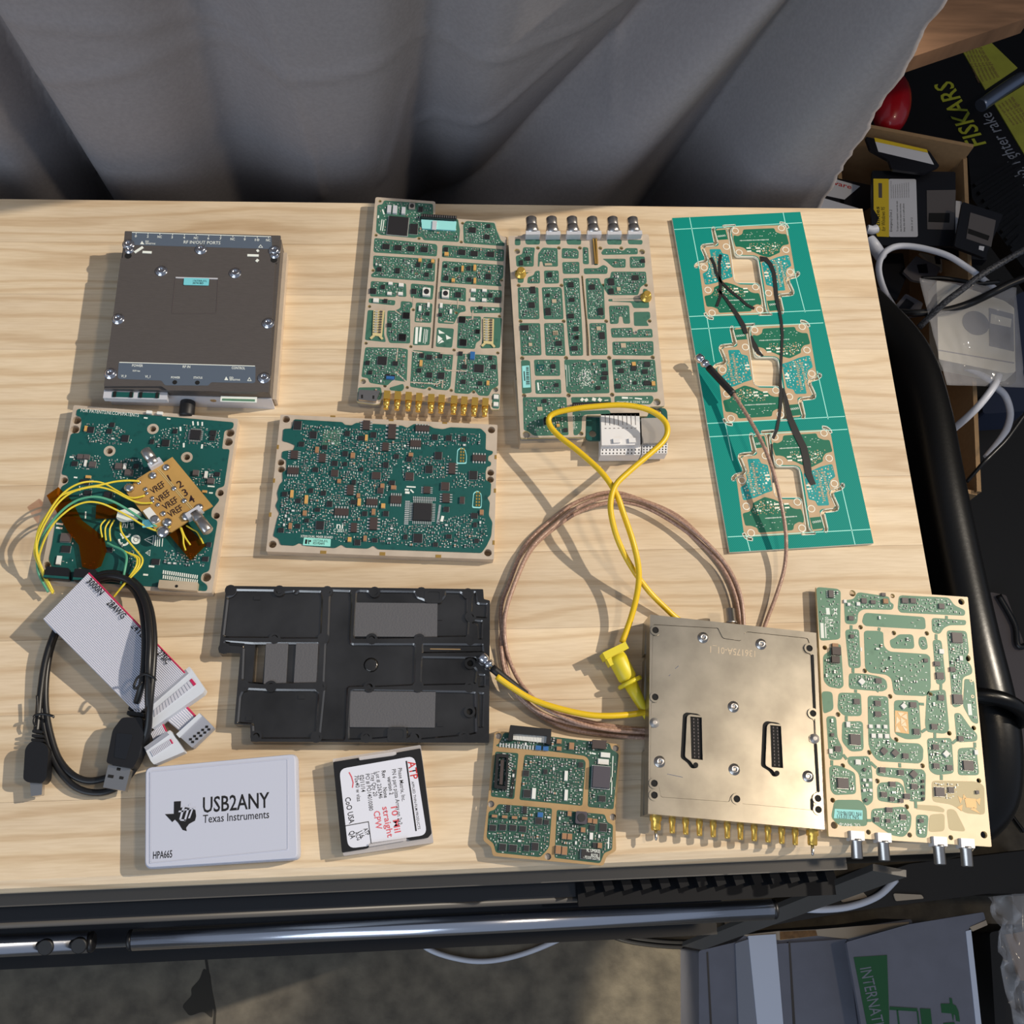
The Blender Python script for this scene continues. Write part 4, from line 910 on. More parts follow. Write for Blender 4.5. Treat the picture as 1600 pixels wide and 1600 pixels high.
marks(b, '430,235,430,250,8 220,905,268,912,12 218,935,264,940,12 430,820,428,870,8 1105,215,1108,245,12 1130,330,1130,362,12 1262,340,1258,370,12 845,150,872,153,10 1010,155,1035,160,10 1300,638,1350,642,10 1310,686,1338,688,10 880,1210,920,1214,12 840,1270,875,1273,12 345,575,370,578,10 315,430,345,432,10 690,1040,690,1075,6 1195,175,1198,205,10 1230,178,1232,205,10 1262,180,1262,208,10', C8)
# certification marks
def arc(b, cx, cy, r, a0, a1, t, w, n=14): 
    P = [(cx+r*cos(radians(a0+(a1-a0)*i/n)), cy+r*sin(radians(a0+(a1-a0)*i/n))) for i in range(n+1)]
    return MB().prism(band([b.L(*pts('%f,%f' % p, t)[0]) for p in P], w), h0+.00009, h0+.00014, 0, bottom=False).build('certification_mark', 'print_white', b.e)
arc(b, 702, 1025, 34, 10, 195, C8, .0012); arc(b, 715, 968, 34, 20, 170, C8, .0012)
arc(b, 788, 1020, 24, 0, 359, C8, .0016, 20); arc(b, 788, 1020, 8, 0, 359, C8, .0016, 10); strip(b, '708,1000 690,1012', C8, .0011, 'print_white', 'certification_mark')
for s in ('845,1020 918,988 912,1058', '855,1115 892,1092 888,1138'):
    q = LL(s); c = sum((Vector(p) for p in q), Vector((0, 0)))/3; MB().prism(q, h0+.00009, h0+.00014, 0, [[tuple(c+(Vector(p)-c)*.76) for p in q]], bottom=False).build('warning_mark', 'print_white', b.e)
marks(b, '872,1020,900,1022,5 868,1115,882,1116,4 930,990,925,1065,8 945,1000,940,1070,6 960,1000,955,1070,6 980,1010,975,1070,5', C8)
words(b, 'ni', (690, 935), (728, 938), 8.6, C8); words(b, 'C 2019', (745, 880), (752, 948), 4, C8)
# black and white sockets
for s in ('165,1225 325,1238 325,1322 140,1308', '365,1242 520,1250 510,1335 352,1325'): 
    k = MB(); q = LL(s); k.prism(rnd(q, .0008), h0, h0+.0042, 0); o = k.build('black_socket', 'black_plastic', b.e)
    c = [Vector(p) for p in q]; k = MB(); k.prism([tuple(c[0]*.25+c[3]*.75), tuple(c[1]*.25+c[2]*.75), tuple(c[1]*.05+c[2]*.95), tuple(c[0]*.05+c[3]*.95)], h0+.0042, h0+.0044, 0); k.build('socket_window', 'mask_deep', o)
k = MB(); k.prism(rnd(LL('965,1320 1240,1338 1232,1398 955,1378'), .0005), h0, h0+.0038, 0); o = k.build('white_socket', 'cream_plane', b.e)
p = b.L(*pts('1088,1366', C8)[0]); MB().prism(circ(p[0], p[1], .0009, 8), h0+.0038, h0+.0039).build('index_mark', 'hole_black', o)
for s in ('868,105 908,108 905,128 865,125', '945,112 985,115 980,135 940,130'): k = MB(); k.prism(LL(s), h0, h0+.0016); k.build('button', 'cap_white', b.e)
fills(b, R, tan=.12); finish(b)
# amber tape over the board
m = mat('amber_tape', (190, 110, 20), .16, coat=.3)
nt = m.node_tree; tr_ = nt.nodes.new('ShaderNodeBsdfTransparent'); tr_.inputs[0].default_value = (.70, .42, .07, 1); mx_ = nt.nodes.new('ShaderNodeMixShader'); mx_.inputs[0].default_value = .07
nt.links.new(tr_.outputs[0], mx_.inputs[1]); nt.links.new(nt.nodes['Principled BSDF'].outputs[0], mx_.inputs[2]); nt.links.new(mx_.outputs[0], nt.nodes['Material Output'].inputs[0])
def tape_sheet(name, s, t, z, label, wr=.0008):
    P = [W(x, y, z) for x, y in pts(s, t)]; c = sum(P, Vector())/len(P); k = MB(); r_ = random.Random(s)
    q = [(p.x-c.x, p.y-c.y) for p in P]; k.prism(q, 0, .00015, 0)
    o = k.build(name, 'amber_tape', None, c); tag(o, label, 'tape', 'amber tape on the left board'); return o
tape_sheet('amber_tape', '150,705 235,645 330,740 400,880 560,1000 580,1100 540,1210 480,1240 405,1215 380,1060 300,960 215,810 185,770', C8, .0112, 'long amber film tape running down over the chips, left of the others')
tape_sheet('amber_tape', '505,770 650,762 660,868 500,872', C8, .0108, 'short amber film tape lying over a chip beside the ribbon wires')
tape_sheet('amber_tape', '1025,985 1130,905 1290,1060 1180,1170', C8, .0108, 'square dark amber film tape below the hand lettered copper board')

# ---------------------------------------------------------------- hand lettered copper adapter board
C7 = (170, 690, .10625)
mat('copper_board', (188, 148, 84), .45, .15, var=.12, vscale=60)
mat('solder', (206, 204, 204), .2, 1.0)
mat('pen_black', (40, 14, 18), .6)
mat('wire_yellow', (226, 204, 60), .4); mat('wire_green', (84, 160, 128), .4)
b = Part('adapter_board', 'bare copper adapter board hand lettered VREF 1 to 4, lying on the left green board', 'adapter board', pts('420,540', C7)[0], pts('935,225', C7)[0], .0165, .0142)
h0 = b.h(); LL = lambda s: b.poly(s, C7); adp = b
MB().prism(LL('250,735 420,545 935,225 1530,945 1380,1030 920,1330 720,1345'), h0-.0012, h0, 0).build('copper_card', 'copper_board', b.e)
for x, y, r in ((650, 500, .0024), (845, 380, .0022), (960, 690, .0016), (1110, 870, .0017), (300, 680, .0032), (860, 1190, .0030), (800, 1330, .0040), (540, 700, .0014), (560, 760, .0012), (640, 830, .0013), (645, 880, .0012), (720, 930, .0014), (800, 1060, .0018), (1140, 1100, .0030), (1330, 970, .0026), (445, 600, .0014)):
    p = b.L(*pts('%d,%d' % (x, y), C7)[0]); k = MB(); k.lathe([(r, 0), (r*.85, r*.35), (r*.35, r*.6)], (p[0], p[1], h0), (0, 0, 1), 10); k.build('solder_blob', 'solder', b.e)
for s in ('715,410 1240,1025', '745,405 1260,1010'): strip(b, s, C7, .0003, 'board_edge', 'cut_line')
for a, c, f in (((690, 345), (530, 125), ((600, 395), (790, 285))), ((1260, 1050), (1470, 1330), ((1150, 1130), (1370, 990)))):
    A_, C_ = pts('%d,%d' % a, C7)[0], pts('%d,%d' % c, C7)[0]; zc = b.zt+.0012
    o = axis_part(b, A_, C_, zc, [(.0032, 0), (.0032, .35), (.0029, .4), (.0033, .42), (.0033, .95), (.0026, 1)], 'coax_jack', 'steel', 18)
    q0, q1 = b.L(*pts('%d,%d' % f[0], C7)[0]), b.L(*pts('%d,%d' % f[1], C7)[0]); d = Vector(q1)-Vector(q0); k = MB(); k.box((q0[0]+q1[0])/2, (q0[1]+q1[1])/2, h0-.002, h0+.0034, d.length, .0042, atan2(d.y, d.x), 0, True, inset=.0004); k.build('mounting_flange', 'alu', o)
for i, (x, y) in enumerate(((925, 595), (1060, 695), (1140, 815), (1225, 920))): words(b, str(i+1), (x-22, y-5), (x+42, y-38), 9.5, C7, 'pen_black', name='hand_lettering')
for i, (x0, y0, x1, y1) in enumerate(((650, 775, 840, 650), (745, 905, 920, 775), (830, 1010, 1030, 880), (905, 1120, 1100, 1000))): words(b, 'VREF', (x0, y0), (x1, y1), 8.2, C7, 'pen_black', name='hand_lettering')
k = MB(); k.prism(rnd(LL('525,1055 630,995 770,1170 655,1230'), .0006), h0, h0+.0042, 0); o = k.build('trimmer', 'cap_white', b.e)
p = b.L(*pts('680,1145', C7)[0], b.zt+.004); MB().lathe([(.0024, 0), (.0024, .0007), (.0015, .0008)], (p[0], p[1], h0+.0042), (0, 0, 1), 14).build('trimmer_screw', 'steel', o)
MB().prism(LL('500,1160 590,1155 660,1260 500,1270'), h0, h0+.001).build('shrink_sleeve', 'label_blue', b.e)
k = MB(); k.prism(rnd(LL('100,1120 130,1010 330,960 480,1040 400,1130 180,1165'), .001), h0-.003, h0-.0008); k.build('clear_tape', 'print_white', b.e)
C60 = (60, 740, .11875)
def wire(s, t, zs, r, m, name='wire'):
    P = pts(s, t); zs = zs if isinstance(zs, list) else [zs]*len(P); k = MB()
    k.tube([(lambda q: (q[0], q[1], z-b.zb))(b.L(x, y, z)) for (x, y), z in zip(P, zs)], r, 6, 0, 5); return k.build(name, m, b.e)
zw = [.018, .019, .022, .024, .025, .022, .018, .013, .009, .007]
wire('1330,100 1180,92 1000,108 820,150 620,185 440,235 290,300 160,470 0,740 -30,1000 20,1200 170,1540', C60, [.018, .019, .02, .022, .024, .025, .025, .024, .022, .018, .013, .0075], .00062, 'wire_yellow')
wire('1400,290 1220,320 1040,230 860,130 700,105 540,130 380,215 240,355 100,570 10,760 -50,980 -20,1150 180,1560', C60, [.018, .018, .019, .021, .023, .025, .025, .025, .024, .022, .018, .013, .0075], .00062, 'wire_yellow')
wire('1500,385 1330,385 1160,320 960,220 760,175 560,205 400,270 250,400 120,600 30,780 -20,980 30,1200 200,1560', C60, [.018, .018, .019, .021, .023, .025, .025, .025, .024, .022, .018, .013, .0075], .00062, 'wire_yellow')
wire('1560,700 1370,600 1200,490 1040,395 880,330 720,305 540,340 380,430 240,560 130,700 40,860 -10,1050 0,1300 130,1560', C60, [.016, .017, .019, .021, .023, .025, .025, .025, .024, .022, .018, .014, .010, .0075], .00078, 'wire_green')
wire('1740,700 1600,760 1400,690 1200,570 1000,465 820,390 640,375 470,430 330,530 210,650 110,810 40,980 10,1130 60,1330 190,1580', C60, [.016, .0165, .017, .019, .021, .023, .025, .025, .025, .023, .021, .018, .014, .0095, .0075], .00062, 'wire_yellow')
for s in ('890,600 820,690 840,840', '945,610 880,720 890,880', '1000,610 940,730 950,890'): wire(s, C60, .0125, .0005, 'wire_yellow')
wire('1085,630 1090,760 1200,910 1320,1050 1370,1130 1340,1230 1220,1360 1090,1500 1010,1600', C60, [.012, .013, .013, .014, .015, .016, .016, .015, .013], .00058, 'wire_yellow')
for dx in (0, 30): wire('%d,920 1010,960 1150,1030 %d,1090 %d,1150 %d,1250 1160,1410 1040,1560 990,1620' % (910, 1270+dx, 1300+dx, 1270+dx), C60, [.011, .012, .013, .014, .015, .016, .015, .014, .013], .00058, 'wire_yellow')
wire('905,910 980,950 1110,1010 1160,1100 1140,1250 1110,1380 1085,1450', C60, [.011, .012, .013, .014, .015, .014, .013], .00075, 'wire_green')
for s in ('1050,1260 1090,1380 1100,1500 1130,1600', '1065,1265 1120,1400 1200,1520', '1140,1235 1230,1290 1300,1330 1350,1420 1390,1500'): wire(s, C7, .0128, .0005, 'wire_yellow')

# ---------------------------------------------------------------- dense deep green board
D1 = (400, 630, .25)
b = Part('circuit_board', 'wide deep green circuit board crowded with chips and pin headers on a pale metal frame', 'circuit board', (438, 647), (777.5, 663.3), .0075)
h0 = b.h(); LL = lambda s: b.poly(s, D1)
hl = holes_of(b, '188,98 1472,165 1450,933 103,880', D1, .0023)+holes_of(b, '155,368 157,412 1467,432 1466,475', D1, .0021)
MB().prism(rnd(LL('152,68 1510,133 1487,975 62,925'), .0008), 0, h0-.0005, 0, hl).build('carrier_plate', 'tinned', b.e)
g = rnd(LL('238,100 540,118 555,135 600,138 625,122 915,140 945,155 985,130 1075,135 1110,155 1150,160 1170,162 1215,150 1405,158 1438,190 1435,290 1482,300 1478,318 1452,330 1450,360 1470,368 1468,392 1445,395 1435,430 1436,480 1470,500 1466,572 1445,590 1462,620 1455,700 1478,745 1470,830 1442,890 1410,935 762,912 735,888 700,908 562,902 535,882 495,905 305,890 272,872 240,890 155,885 140,845 108,830 135,715 148,690 122,640 140,600 132,560 150,505 168,488 165,430 190,420 190,355 160,340 165,300 235,292 245,262 205,245 165,235 172,160 222,158'), .0010)
MB().prism(g, h0-.0005, h0, 0, bottom=False).build('solder_mask', 'mask_deep', b.e)
q = rnd(LL('420,170 530,165 525,265 410,265'), .0004); MB().prism(q, h0, h0+.00006, 0, bottom=False).build('solder_mask', 'mask_green', b.e)
chips(b, '1040,682,160,150', D1, 'f', 'chip', .0014)
chips(b, '260,140,52,56 358,200,48,46 285,258,36,30 430,278,34,28 572,192,34,32 735,200,38,34 655,220,38,28 558,318,36,32 492,378,40,32 372,418,38,28 958,352,36,32 878,335,34,28 1118,215,38,34 1205,220,38,34 1300,225,36,34 1140,330,48,48 1082,415,48,48 812,388,36,36 850,500,40,28 660,415,26,22 612,495,28,28 345,548,28,28 180,570,34,30 265,612,36,28 460,632,38,36 608,620,36,28 422,565,34,28 680,692,34,30 812,692,36,32 400,765,54,56 158,795,36,30 385,668,36,24 262,770,34,28 635,872,40,36 1012,845,60,58 1190,665,36,32 1205,835,36,26 1122,885,32,26 1365,705,44,34 1378,862,30,26 1358,452,54,54 742,858,36,26 318,735,30,24 558,382,26,24 1370,762,24,30 935,838,26,30', D1)
chips(b, '492,440,48,42 752,455,58,46 960,460,54,50 1182,522,54,52 778,548,40,36 1288,608,32,44', D1, 'q', 'chip_brown', .0011)
chips(b, '850,180,80,96 1225,410,70,72 735,755,80,80 1188,595,76,60 590,545,70,66 240,325,76,54 415,345,70,56 612,780,64,60 690,140,74,60 810,275,66,54 1068,545,70,44', D1, 'v', 'chip_brown', .0011)
chips(b, '1040,160,90,60 998,255,70,66 1395,345,88,62 232,425,74,68 875,605,72,80 725,620,74,64 535,682,92,72', D1, 'w', 'chip_brown', .0011)
chips(b, '225,570,20,50 315,605,22,56 645,622,22,48 690,220,18,40 795,645,26,30 585,855,24,30', D1, 'q', 'tantalum', .0013, name='capacitor')
chips(b, '382,295,24,40 605,330,28,36 520,490,24,26 790,520,26,30 860,530,34,26 640,580,22,28 215,770,22,40 1410,685,26,34 735,682,24,40 682,848,22,36 968,325,30,24 305,690,26,34', D1, 'q', 'cap_tan', .0012, name='capacitor')
q = rnd(LL('300,840 468,850 465,896 293,888'), .0003); MB().prism(q, h0+.0001, h0+.0002).build('cyan_label', 'print_cyan', b.e)
words(b, '155729A-01L', (358, 866), (450, 870), 2.9, D1, 'print_black', h0+.00025); words(b, '02195AF5', (356, 882), (428, 886), 2.9, D1, 'print_black', h0+.00025)
marks(b, '315,852,312,880,12 328,854,330,882,5 340,856,338,868,10', D1, 'print_black', z=h0+.0002)
words(b, 'ni', (502, 782), (544, 784), 8, D1); words(b, 'C 2021', (484, 804), (548, 806), 4, D1); words(b, 'X7000 DUAL MIXER BOARD', (278, 838), (480, 846), 3, D1)
marks(b, '930,540,955,542,10 932,558,960,560,14 965,540,985,560,8 940,522,998,525,8 1168,705,1160,740,16 925,265,938,268,12', D1)
for s in ('1258,290 1282,276 1308,290 1318,330 1316,380 1252,380', '1358,560 1385,545 1408,565 1412,610 1408,658 1350,655'):
    q = LL(s); c = sum((Vector(p) for p in q), Vector((0, 0)))/len(q); MB().prism(rnd(q, .001), h0+.00009, h0+.00014, 0, [rnd([tuple(c+(Vector(p)-c)*.86) for p in q], .001)], bottom=False).build('print_frame', 'label_cyan', b.e)
    k = MB()
    for i in range(5):
        for s_ in (-1, 1): k.box(c.x+s_*.0008, c.y-.004+i*.002, h0+.0001, h0+.0002, .0009, .0012)
    k.build('test_pads', 'gold', b.e, kind='stuff')
k = MB()
for i in range(13):
    for x0, y0, x1, y1 in ((940, 615, 932, 755), (955, 615, 945, 755), (1150, 640, 1135, 750)):
        p = b.L(*pts('%f,%f' % (x0+(x1-x0)*i/12, y0+(y1-y0)*i/12), D1)[0]); k.box(p[0], p[1], h0+.0001, h0+.0003, .0013, .0007)
    for x0, y0, x1, y1 in ((985, 600, 1120, 606), (985, 590, 1120, 596)):
        p = b.L(*pts('%f,%f' % (x0+(x1-x0)*i/12, y0+(y1-y0)*i/12), D1)[0]); k.box(p[0], p[1], h0+.0001, h0+.0003, .0006, .0013)
k.build('lead_rows', 'tin', b.e, kind='stuff')
R = [(LL(s.split('/')[0]), float(s.split('/')[1])) for s in ('230,110 620,150 1000,150 1000,300 860,420 860,560 700,720 420,700 160,640 170,420 300,280/.75', '150,540 560,560 900,720 880,900 740,880 520,880 320,820 120,830/.75', '860,180 1420,180 1420,280 1060,280/.5', '900,320 1230,320 1230,480 900,480/.5', '880,760 1440,660 1460,840 1400,920 860,900/.75', '1260,420 1440,430 1440,540 1180,540/.5', '260,300 400,300 380,420 260,420/.1')]
fills(b, R, tan=.25, big=.16); finish(b)
for s in ('480,80,30,10', '845,105,28,10', '1180,122,28,10', '136,272,12,26', '112,482,12,26', '88,695,14,26', '420,930,34,18', '790,940,32,20', '1140,955,32,18', '1498,335,12,26', '1494,545,12,26', '1485,870,12,26'):
    x, y, w, h = [float(c) for c in s.split(',')]; q = b.L(*pts('%f,%f' % (x, y), D1)[0]); MB().box(q[0], q[1], h0-.0006, h0-.00035, w*.25*.00041, h*.25*.00041).build('notch', 'brass', b.e)

# ---------------------------------------------------------------- black machined cover with grey pads
D2 = (330, 890, .2875)
mat('black_nickel', (74, 71, 68), .18, .9, var=.22, vscale=26, rgb2=(104, 100, 96))
mat('thermal_pad', (88, 88, 92), .85, bump=.3, bscale=900)
b = Part('shield_cover', 'blackened metal cover plate with milled pockets and four grey thermal pads', 'metal cover', (353, 915), (755, 920.2), .0095)
h0 = b.h(); LL = lambda s: b.poly(s, D2); th = .0016
outl = LL('82,88 1478,106 1482,160 1515,168 1510,942 215,935 212,845 125,840 158,455 40,452')
win = rnd(LL('238,390 295,392 275,625 220,625'), .0006)
hol = '105,112 370,115 630,118 888,122 1142,124 1395,130 1410,256 1408,380 1132,378 873,376 610,373 345,372 70,428 175,632 325,634 593,635 860,637 1125,637 1405,638 1408,510 1405,772 1375,908 1112,910 843,910 572,910 245,905'
hl = holes_of(b, hol, D2, .0017)
MB().prism(rnd(outl, .0006), 0, h0-th, 0, [win]).build('plate', 'black_nickel', b.e)
# raised walls standing between the milled pockets
pk = ['130,105 350,108 365,130 400,118 455,112 460,130 470,112 600,115 608,160 600,355 590,375 365,375 345,355 320,372 72,370 62,360 85,160 82,145 108,140 125,125', '640,118 650,108 760,112 768,180 758,370 765,400 1105,400 1115,420 1108,620 1090,630 870,640 855,620 840,636 745,640 735,900 725,930 590,930 585,900 610,650 605,620 615,400 630,380',
 '785,118 800,110 855,112 875,135 890,138 915,112 1110,115 1122,145 1160,160 1175,170 1240,172 1268,140 1270,115 1360,118 1380,140 1395,150 1395,230 1390,250 1405,280 1400,365 1150,368 1130,360 1110,375 890,378 870,360 850,378 778,378 772,360', '1145,400 1480,402 1485,450 1145,455', '1145,470 1440,474 1450,495 1430,520 1450,545 1440,620 1400,625 1140,630 1135,610 1140,490',
 '755,660 770,650 1390,658 1440,665 1445,890 1400,900 1378,890 1350,905 1130,925 1110,890 1085,905 1060,920 1060,870 970,862 962,915 870,922 845,890 825,905 818,925 745,925 742,880', '165,660 185,642 310,648 325,655 345,648 575,650 590,670 575,890 560,890 550,920 265,920 245,890 225,905 222,840 140,835 152,690', '225,395 585,395 590,420 575,615 330,620 300,625 175,615 165,600 172,420 90,412 62,410 70,385', '1415,270 1478,275 1475,380 1450,380 1445,300 1415,290', '1450,565 1492,568 1490,640 1450,640', '1450,665 1485,668 1480,860 1450,860', '1420,115 1440,118 1450,180 1505,182 1500,265 1425,260 1412,235']
pk = [rnd(LL(s), .0009) for s in pk]
pwall = MB().prism(rnd(outl, .0006), h0-th, h0, 0, pk, bottom=False).build('pocket_walls', 'black_nickel', b.e)
mat('chamfer_glint', (150, 146, 142), .2, 1.0)
for q in pk:                 # chamfers round each pocket, coloured paler to put in the edge highlights
    q = q if area2(q) > 0 else q[::-1]; n = len(q); k = MB()
    for i in range(n):
        d = (Vector(q[(i+1) % n])-Vector(q[i-1])).normalized(); o = Vector((d.y, -d.x))*.0010
        k.v += [(q[i][0]-o.x, q[i][1]-o.y, h0-.0009), (q[i][0], q[i][1], h0+.00006)]
    for i in range(n): j = (i+1) % n; k.face((2*i, 2*i+1, 2*j+1, 2*j)[::-1])
    k.build('pocket_chamfer', 'chamfer_glint', b.e)
for i, s in enumerate(('785,178 1230,182 1228,365 778,362', '755,660 1220,664 1215,858 752,855', '298,392 418,394 406,618 285,620', '462,394 582,394 572,618 448,620')):
    q = LL(s); MB().prism(q, h0-th, h0-.0004, 0).build('thermal_pad', 'thermal_pad', b.e)
for p in pts(hol, D2):
    q = b.L(*p); k = MB(); k.prism(circ(q[0], q[1], .0032, 16), h0-th, h0+.0001, 0, [circ(q[0], q[1], .0018, 12)]); k.prism(circ(q[0], q[1], .0018, 12), h0-th, h0-th+.0003, 1); k.build('screw_boss', ['black_nickel', 'hole_black'], b.e)
for x, y in ((1208, 145), (1010, 895)):
    q = b.L(*pts('%d,%d' % (x, y), D2)[0]); k = MB(); k.prism(rnd([(q[0]-.0052, q[1]-.004), (q[0]+.0052, q[1]-.004), (q[0]+.0052, q[1]+.004), (q[0]-.0052, q[1]+.004)], .002), h0-th, h0+.0004, 0, [rnd([(q[0]-.0036, q[1]-.0026), (q[0]+.0036, q[1]-.0026), (q[0]+.0036, q[1]+.0026), (q[0]-.0036, q[1]+.0026)], .0014)]); k.build('port_rim', 'black_nickel', b.e)
    MB().prism(circ(q[0], q[1], .0022, 14), h0-th, h0-th+.0005).build('port_hole', 'hole_black', b.e)
q = b.L(*pts('868,515', D2)[0]); MB().lathe([(.0042, 0), (.003, .0004), (.001, .0002)], (q[0], q[1], h0-th), (0, 0, 1), 16).build('dimple', 'black_nickel', b.e)
strip(b, '1190,428 1355,430', D2, .0005, 'gold_plane', 'scribe_line', .0001, h0-th)
for x, y in ((248, 152), (490, 690), (205, 808), (1240, 262), (1245, 840)):
    q = b.L(*pts('%d,%d' % (x, y), D2)[0]); MB().box(q[0], q[1], h0-th, h0-th+.0006, .0035, .0022).build('step', 'black_nickel', b.e)
# ---------------------------------------------------------------- black USB lead, coiled
U3 = (20, 870, .24372)
mat('cable_black', (24, 24, 26), .38)
def cable(path, t, zs, r, m, name, parent=None, o=Vector((0, 0, 0)), n=10, sub=5):
    P = pts(path, t); k = MB(); zs = zs if isinstance(zs, list) else [zs]*len(P)
    if len(zs) != len(P): zs = [zs[min(len(zs)-1, int(i*(len(zs)-1)/(len(P)-1)+.5))] for i in range(len(P))]
    k.tube([W(x, y, z)-o for (x, y), z in zip(P, zs)], r, n, 0, sub); return k.build(name, m, parent)
o_ = W(*pts('560,800', U3)[0]); usb = empty('usb_cable', o_, 0, 'coiled black USB cable with a flat plug and a small plug, on the ribbon cable', 'cable')
cable('795,930 830,800 845,620 842,450 815,290 750,185 640,140 520,170 400,280 300,440 240,600 212,780 210,960 238,1130 292,1290 380,1395 480,1435 590,1420 700,1370 800,1260 862,1110 880,930 898,720 905,520 880,330 810,190 690,112 550,120 420,230 310,400 240,580 190,800 180,950 200,1100 235,1230 300,1370 400,1475 520,1512 650,1488 760,1385 840,1230 872,1060 868,900 872,700 876,500 850,310 780,180 660,125 530,150 400,270 290,440 215,640 180,850 165,1010 152,1120', U3,
      [.013, .022, .0235, .0225, .018, .013, .0115, .0108, .008, .006, .0045, .004, .004, .004, .004, .004, .004, .004, .004, .006, .014, .021, .0235, .0225, .018, .013, .0120, .0112, .009, .007, .005, .004, .004, .004, .004, .004, .004, .004, .004, .004, .006, .015, .022, .0275, .0265, .021, .0165, .0155, .0135, .0105, .010, .008, .006, .005, .005], .0019, 'cable_black', 'cord', usb, o_)
def upoly(s, z0, z1, m, name, parent, r=.001, t=U3, inset=None):
    q = rnd([(lambda p: (p.x-o_.x, p.y-o_.y))(W(x, y, z1)) for x, y in pts(s, t)], r); return MB().prism(q, z0+TZ-o_.z, z1+TZ-o_.z, 0).build(name, m, parent)
pl = upoly('700,1030 828,1028 838,1150 805,1290 768,1358 598,1322 640,1110', .004, .0145, 'black_plastic', 'plug_grip', usb, .0016)
for s in ('752,915 858,932 852,958 745,945', '745,955 850,968 844,990 738,980', '735,985 840,1000 834,1026 728,1012'): upoly(s, .006, .0125, 'black_rubber', 'strain_relief', pl, .0006)
upoly('665,1130 770,1140 725,1300 650,1285', .0145, .0148, 'cab_black', 'grip_inlay', pl, .0006)
ml = upoly('612,1332 757,1358 720,1502 578,1478', .006, .0115, 'steel', 'plug_shell', usb, .0004)
for s in ('612,1395 648,1400 642,1420 606,1414', '685,1405 712,1410 706,1428 680,1424', '668,1350 692,1354 688,1372 664,1368'): upoly(s, .0115, .0117, 'hole_black', 'shell_notch', ml, .0003)
q = upoly('95,1205 120,1182 195,1188 230,1232 215,1420 190,1452 92,1445 66,1425 78,1235', .003, .0115, 'black_plastic', 'plug_grip', usb, .0018)
for s in ('125,1108 192,1116 190,1132 122,1126', '122,1136 195,1142 195,1160 120,1156', '118,1164 198,1168 198,1186 116,1182'): upoly(s, .0035, .0095, 'black_rubber', 'strain_relief', q, .0006)
upoly('110,1450 190,1446 186,1526 116,1536', .005, .0092, 'steel', 'plug_shell', usb, .0005)
for s, z in (('135,1030 145,1015 200,1008 258,1022 255,1030', .0105), ('140,1030 135,1060 148,1090', .0085), ('155,890 158,940 160,1010', .0095), ('775,830 800,775 850,752 905,775 915,795', .0285), ('775,830 790,845 830,800', .0275)): cable(s, U3, z, .0007, 'cable_black', 'twist_tie', usb, o_, 6)

# ---------------------------------------------------------------- grey ribbon cable with three sockets
mat('ribbon_grey', (196, 198, 210), .45); mat('ribbon_red', (190, 36, 84), .45); mat('idc_grey', (150, 154, 166), .5); mat('idc_white', (206, 212, 222), .45)
o_ = W(*pts('600,600', U3)[0]); rb_ = empty('ribbon_cable', o_, 0, 'flat grey ribbon cable with a red edge and three grey sockets', 'ribbon cable')
def ribbon(c4, zz, nw, name, parent, red=True):
    """ribbed strip between edge p0-p1 and edge p3-p2; the p1-p2 side is red"""
    P = [W(x, y, z)-o_ for (x, y), z in zip(pts(c4, U3), zz)]; k = MB(); cols = nw*2; rows = 10
    for j in range(rows+1):
        v = j/rows
        for i in range(cols+1):
            u = i/cols; p = (P[0]*(1-u)+P[1]*u)*(1-v)+(P[3]*(1-u)+P[2]*u)*v
            for dz in ((.0004 if i % 2 else 0), -.0008): k.v.append((p.x, p.y, p.z+dz))
    st = 2*(cols+1)
    for j in range(rows):
        for i in range(cols):
            a = j*st+2*i; m_ = 1 if red and i >= cols-2 else 0
            k.face((a, a+st, a+st+2, a+2)[::-1], m_, False); k.face((a+1, a+3, a+st+3, a+st+1)[::-1], m_)
        a = j*st; k.face((a, a+1, a+st+1, a+st)); a += 2*cols; k.face((a, a+st, a+st+1, a+1), 1 if red else 0)
    k.face([2*i for i in range(cols+1)]+[2*i+1 for i in range(cols, -1, -1)]); a = rows*st; k.face(([a+2*i for i in range(cols+1)]+[a+2*i+1 for i in range(cols, -1, -1)])[::-1])
    return k.build(name, ['ribbon_grey', 'ribbon_red'], parent)
sheet = ribbon('195,400 490,100 1108,742 800,1010', [.0190, .0215, .015, .012], 34, 'ribbon', rb_)
ribbon('205,412 488,112 560,190 275,490', [.0165, .0180, .0165, .0160], 34, 'folded_back_layer', rb_)
def ul(s, p0, p1, h, m, par, z): 
    a, c = W(*pts('%d,%d' % p0, U3)[0], z)-o_, W(*pts('%d,%d' % p1, U3)[0], z)-o_
    return letter(par, s, (a.x, a.y), (c.x, c.y), h*.0005, z+TZ-o_.z, m)
ul('3000N', (470, 162), (560, 248), 7.5, 'print_black', sheet, .0218); ul('28AWG', (600, 300), (700, 400), 7.5, 'print_black', sheet, .0200); ul('24TL', (752, 448), (825, 520), 7.5, 'print_black', sheet, .0182); ul('27SIC', (922, 620), (985, 690), 7.5, 'print_black', sheet, .0168)
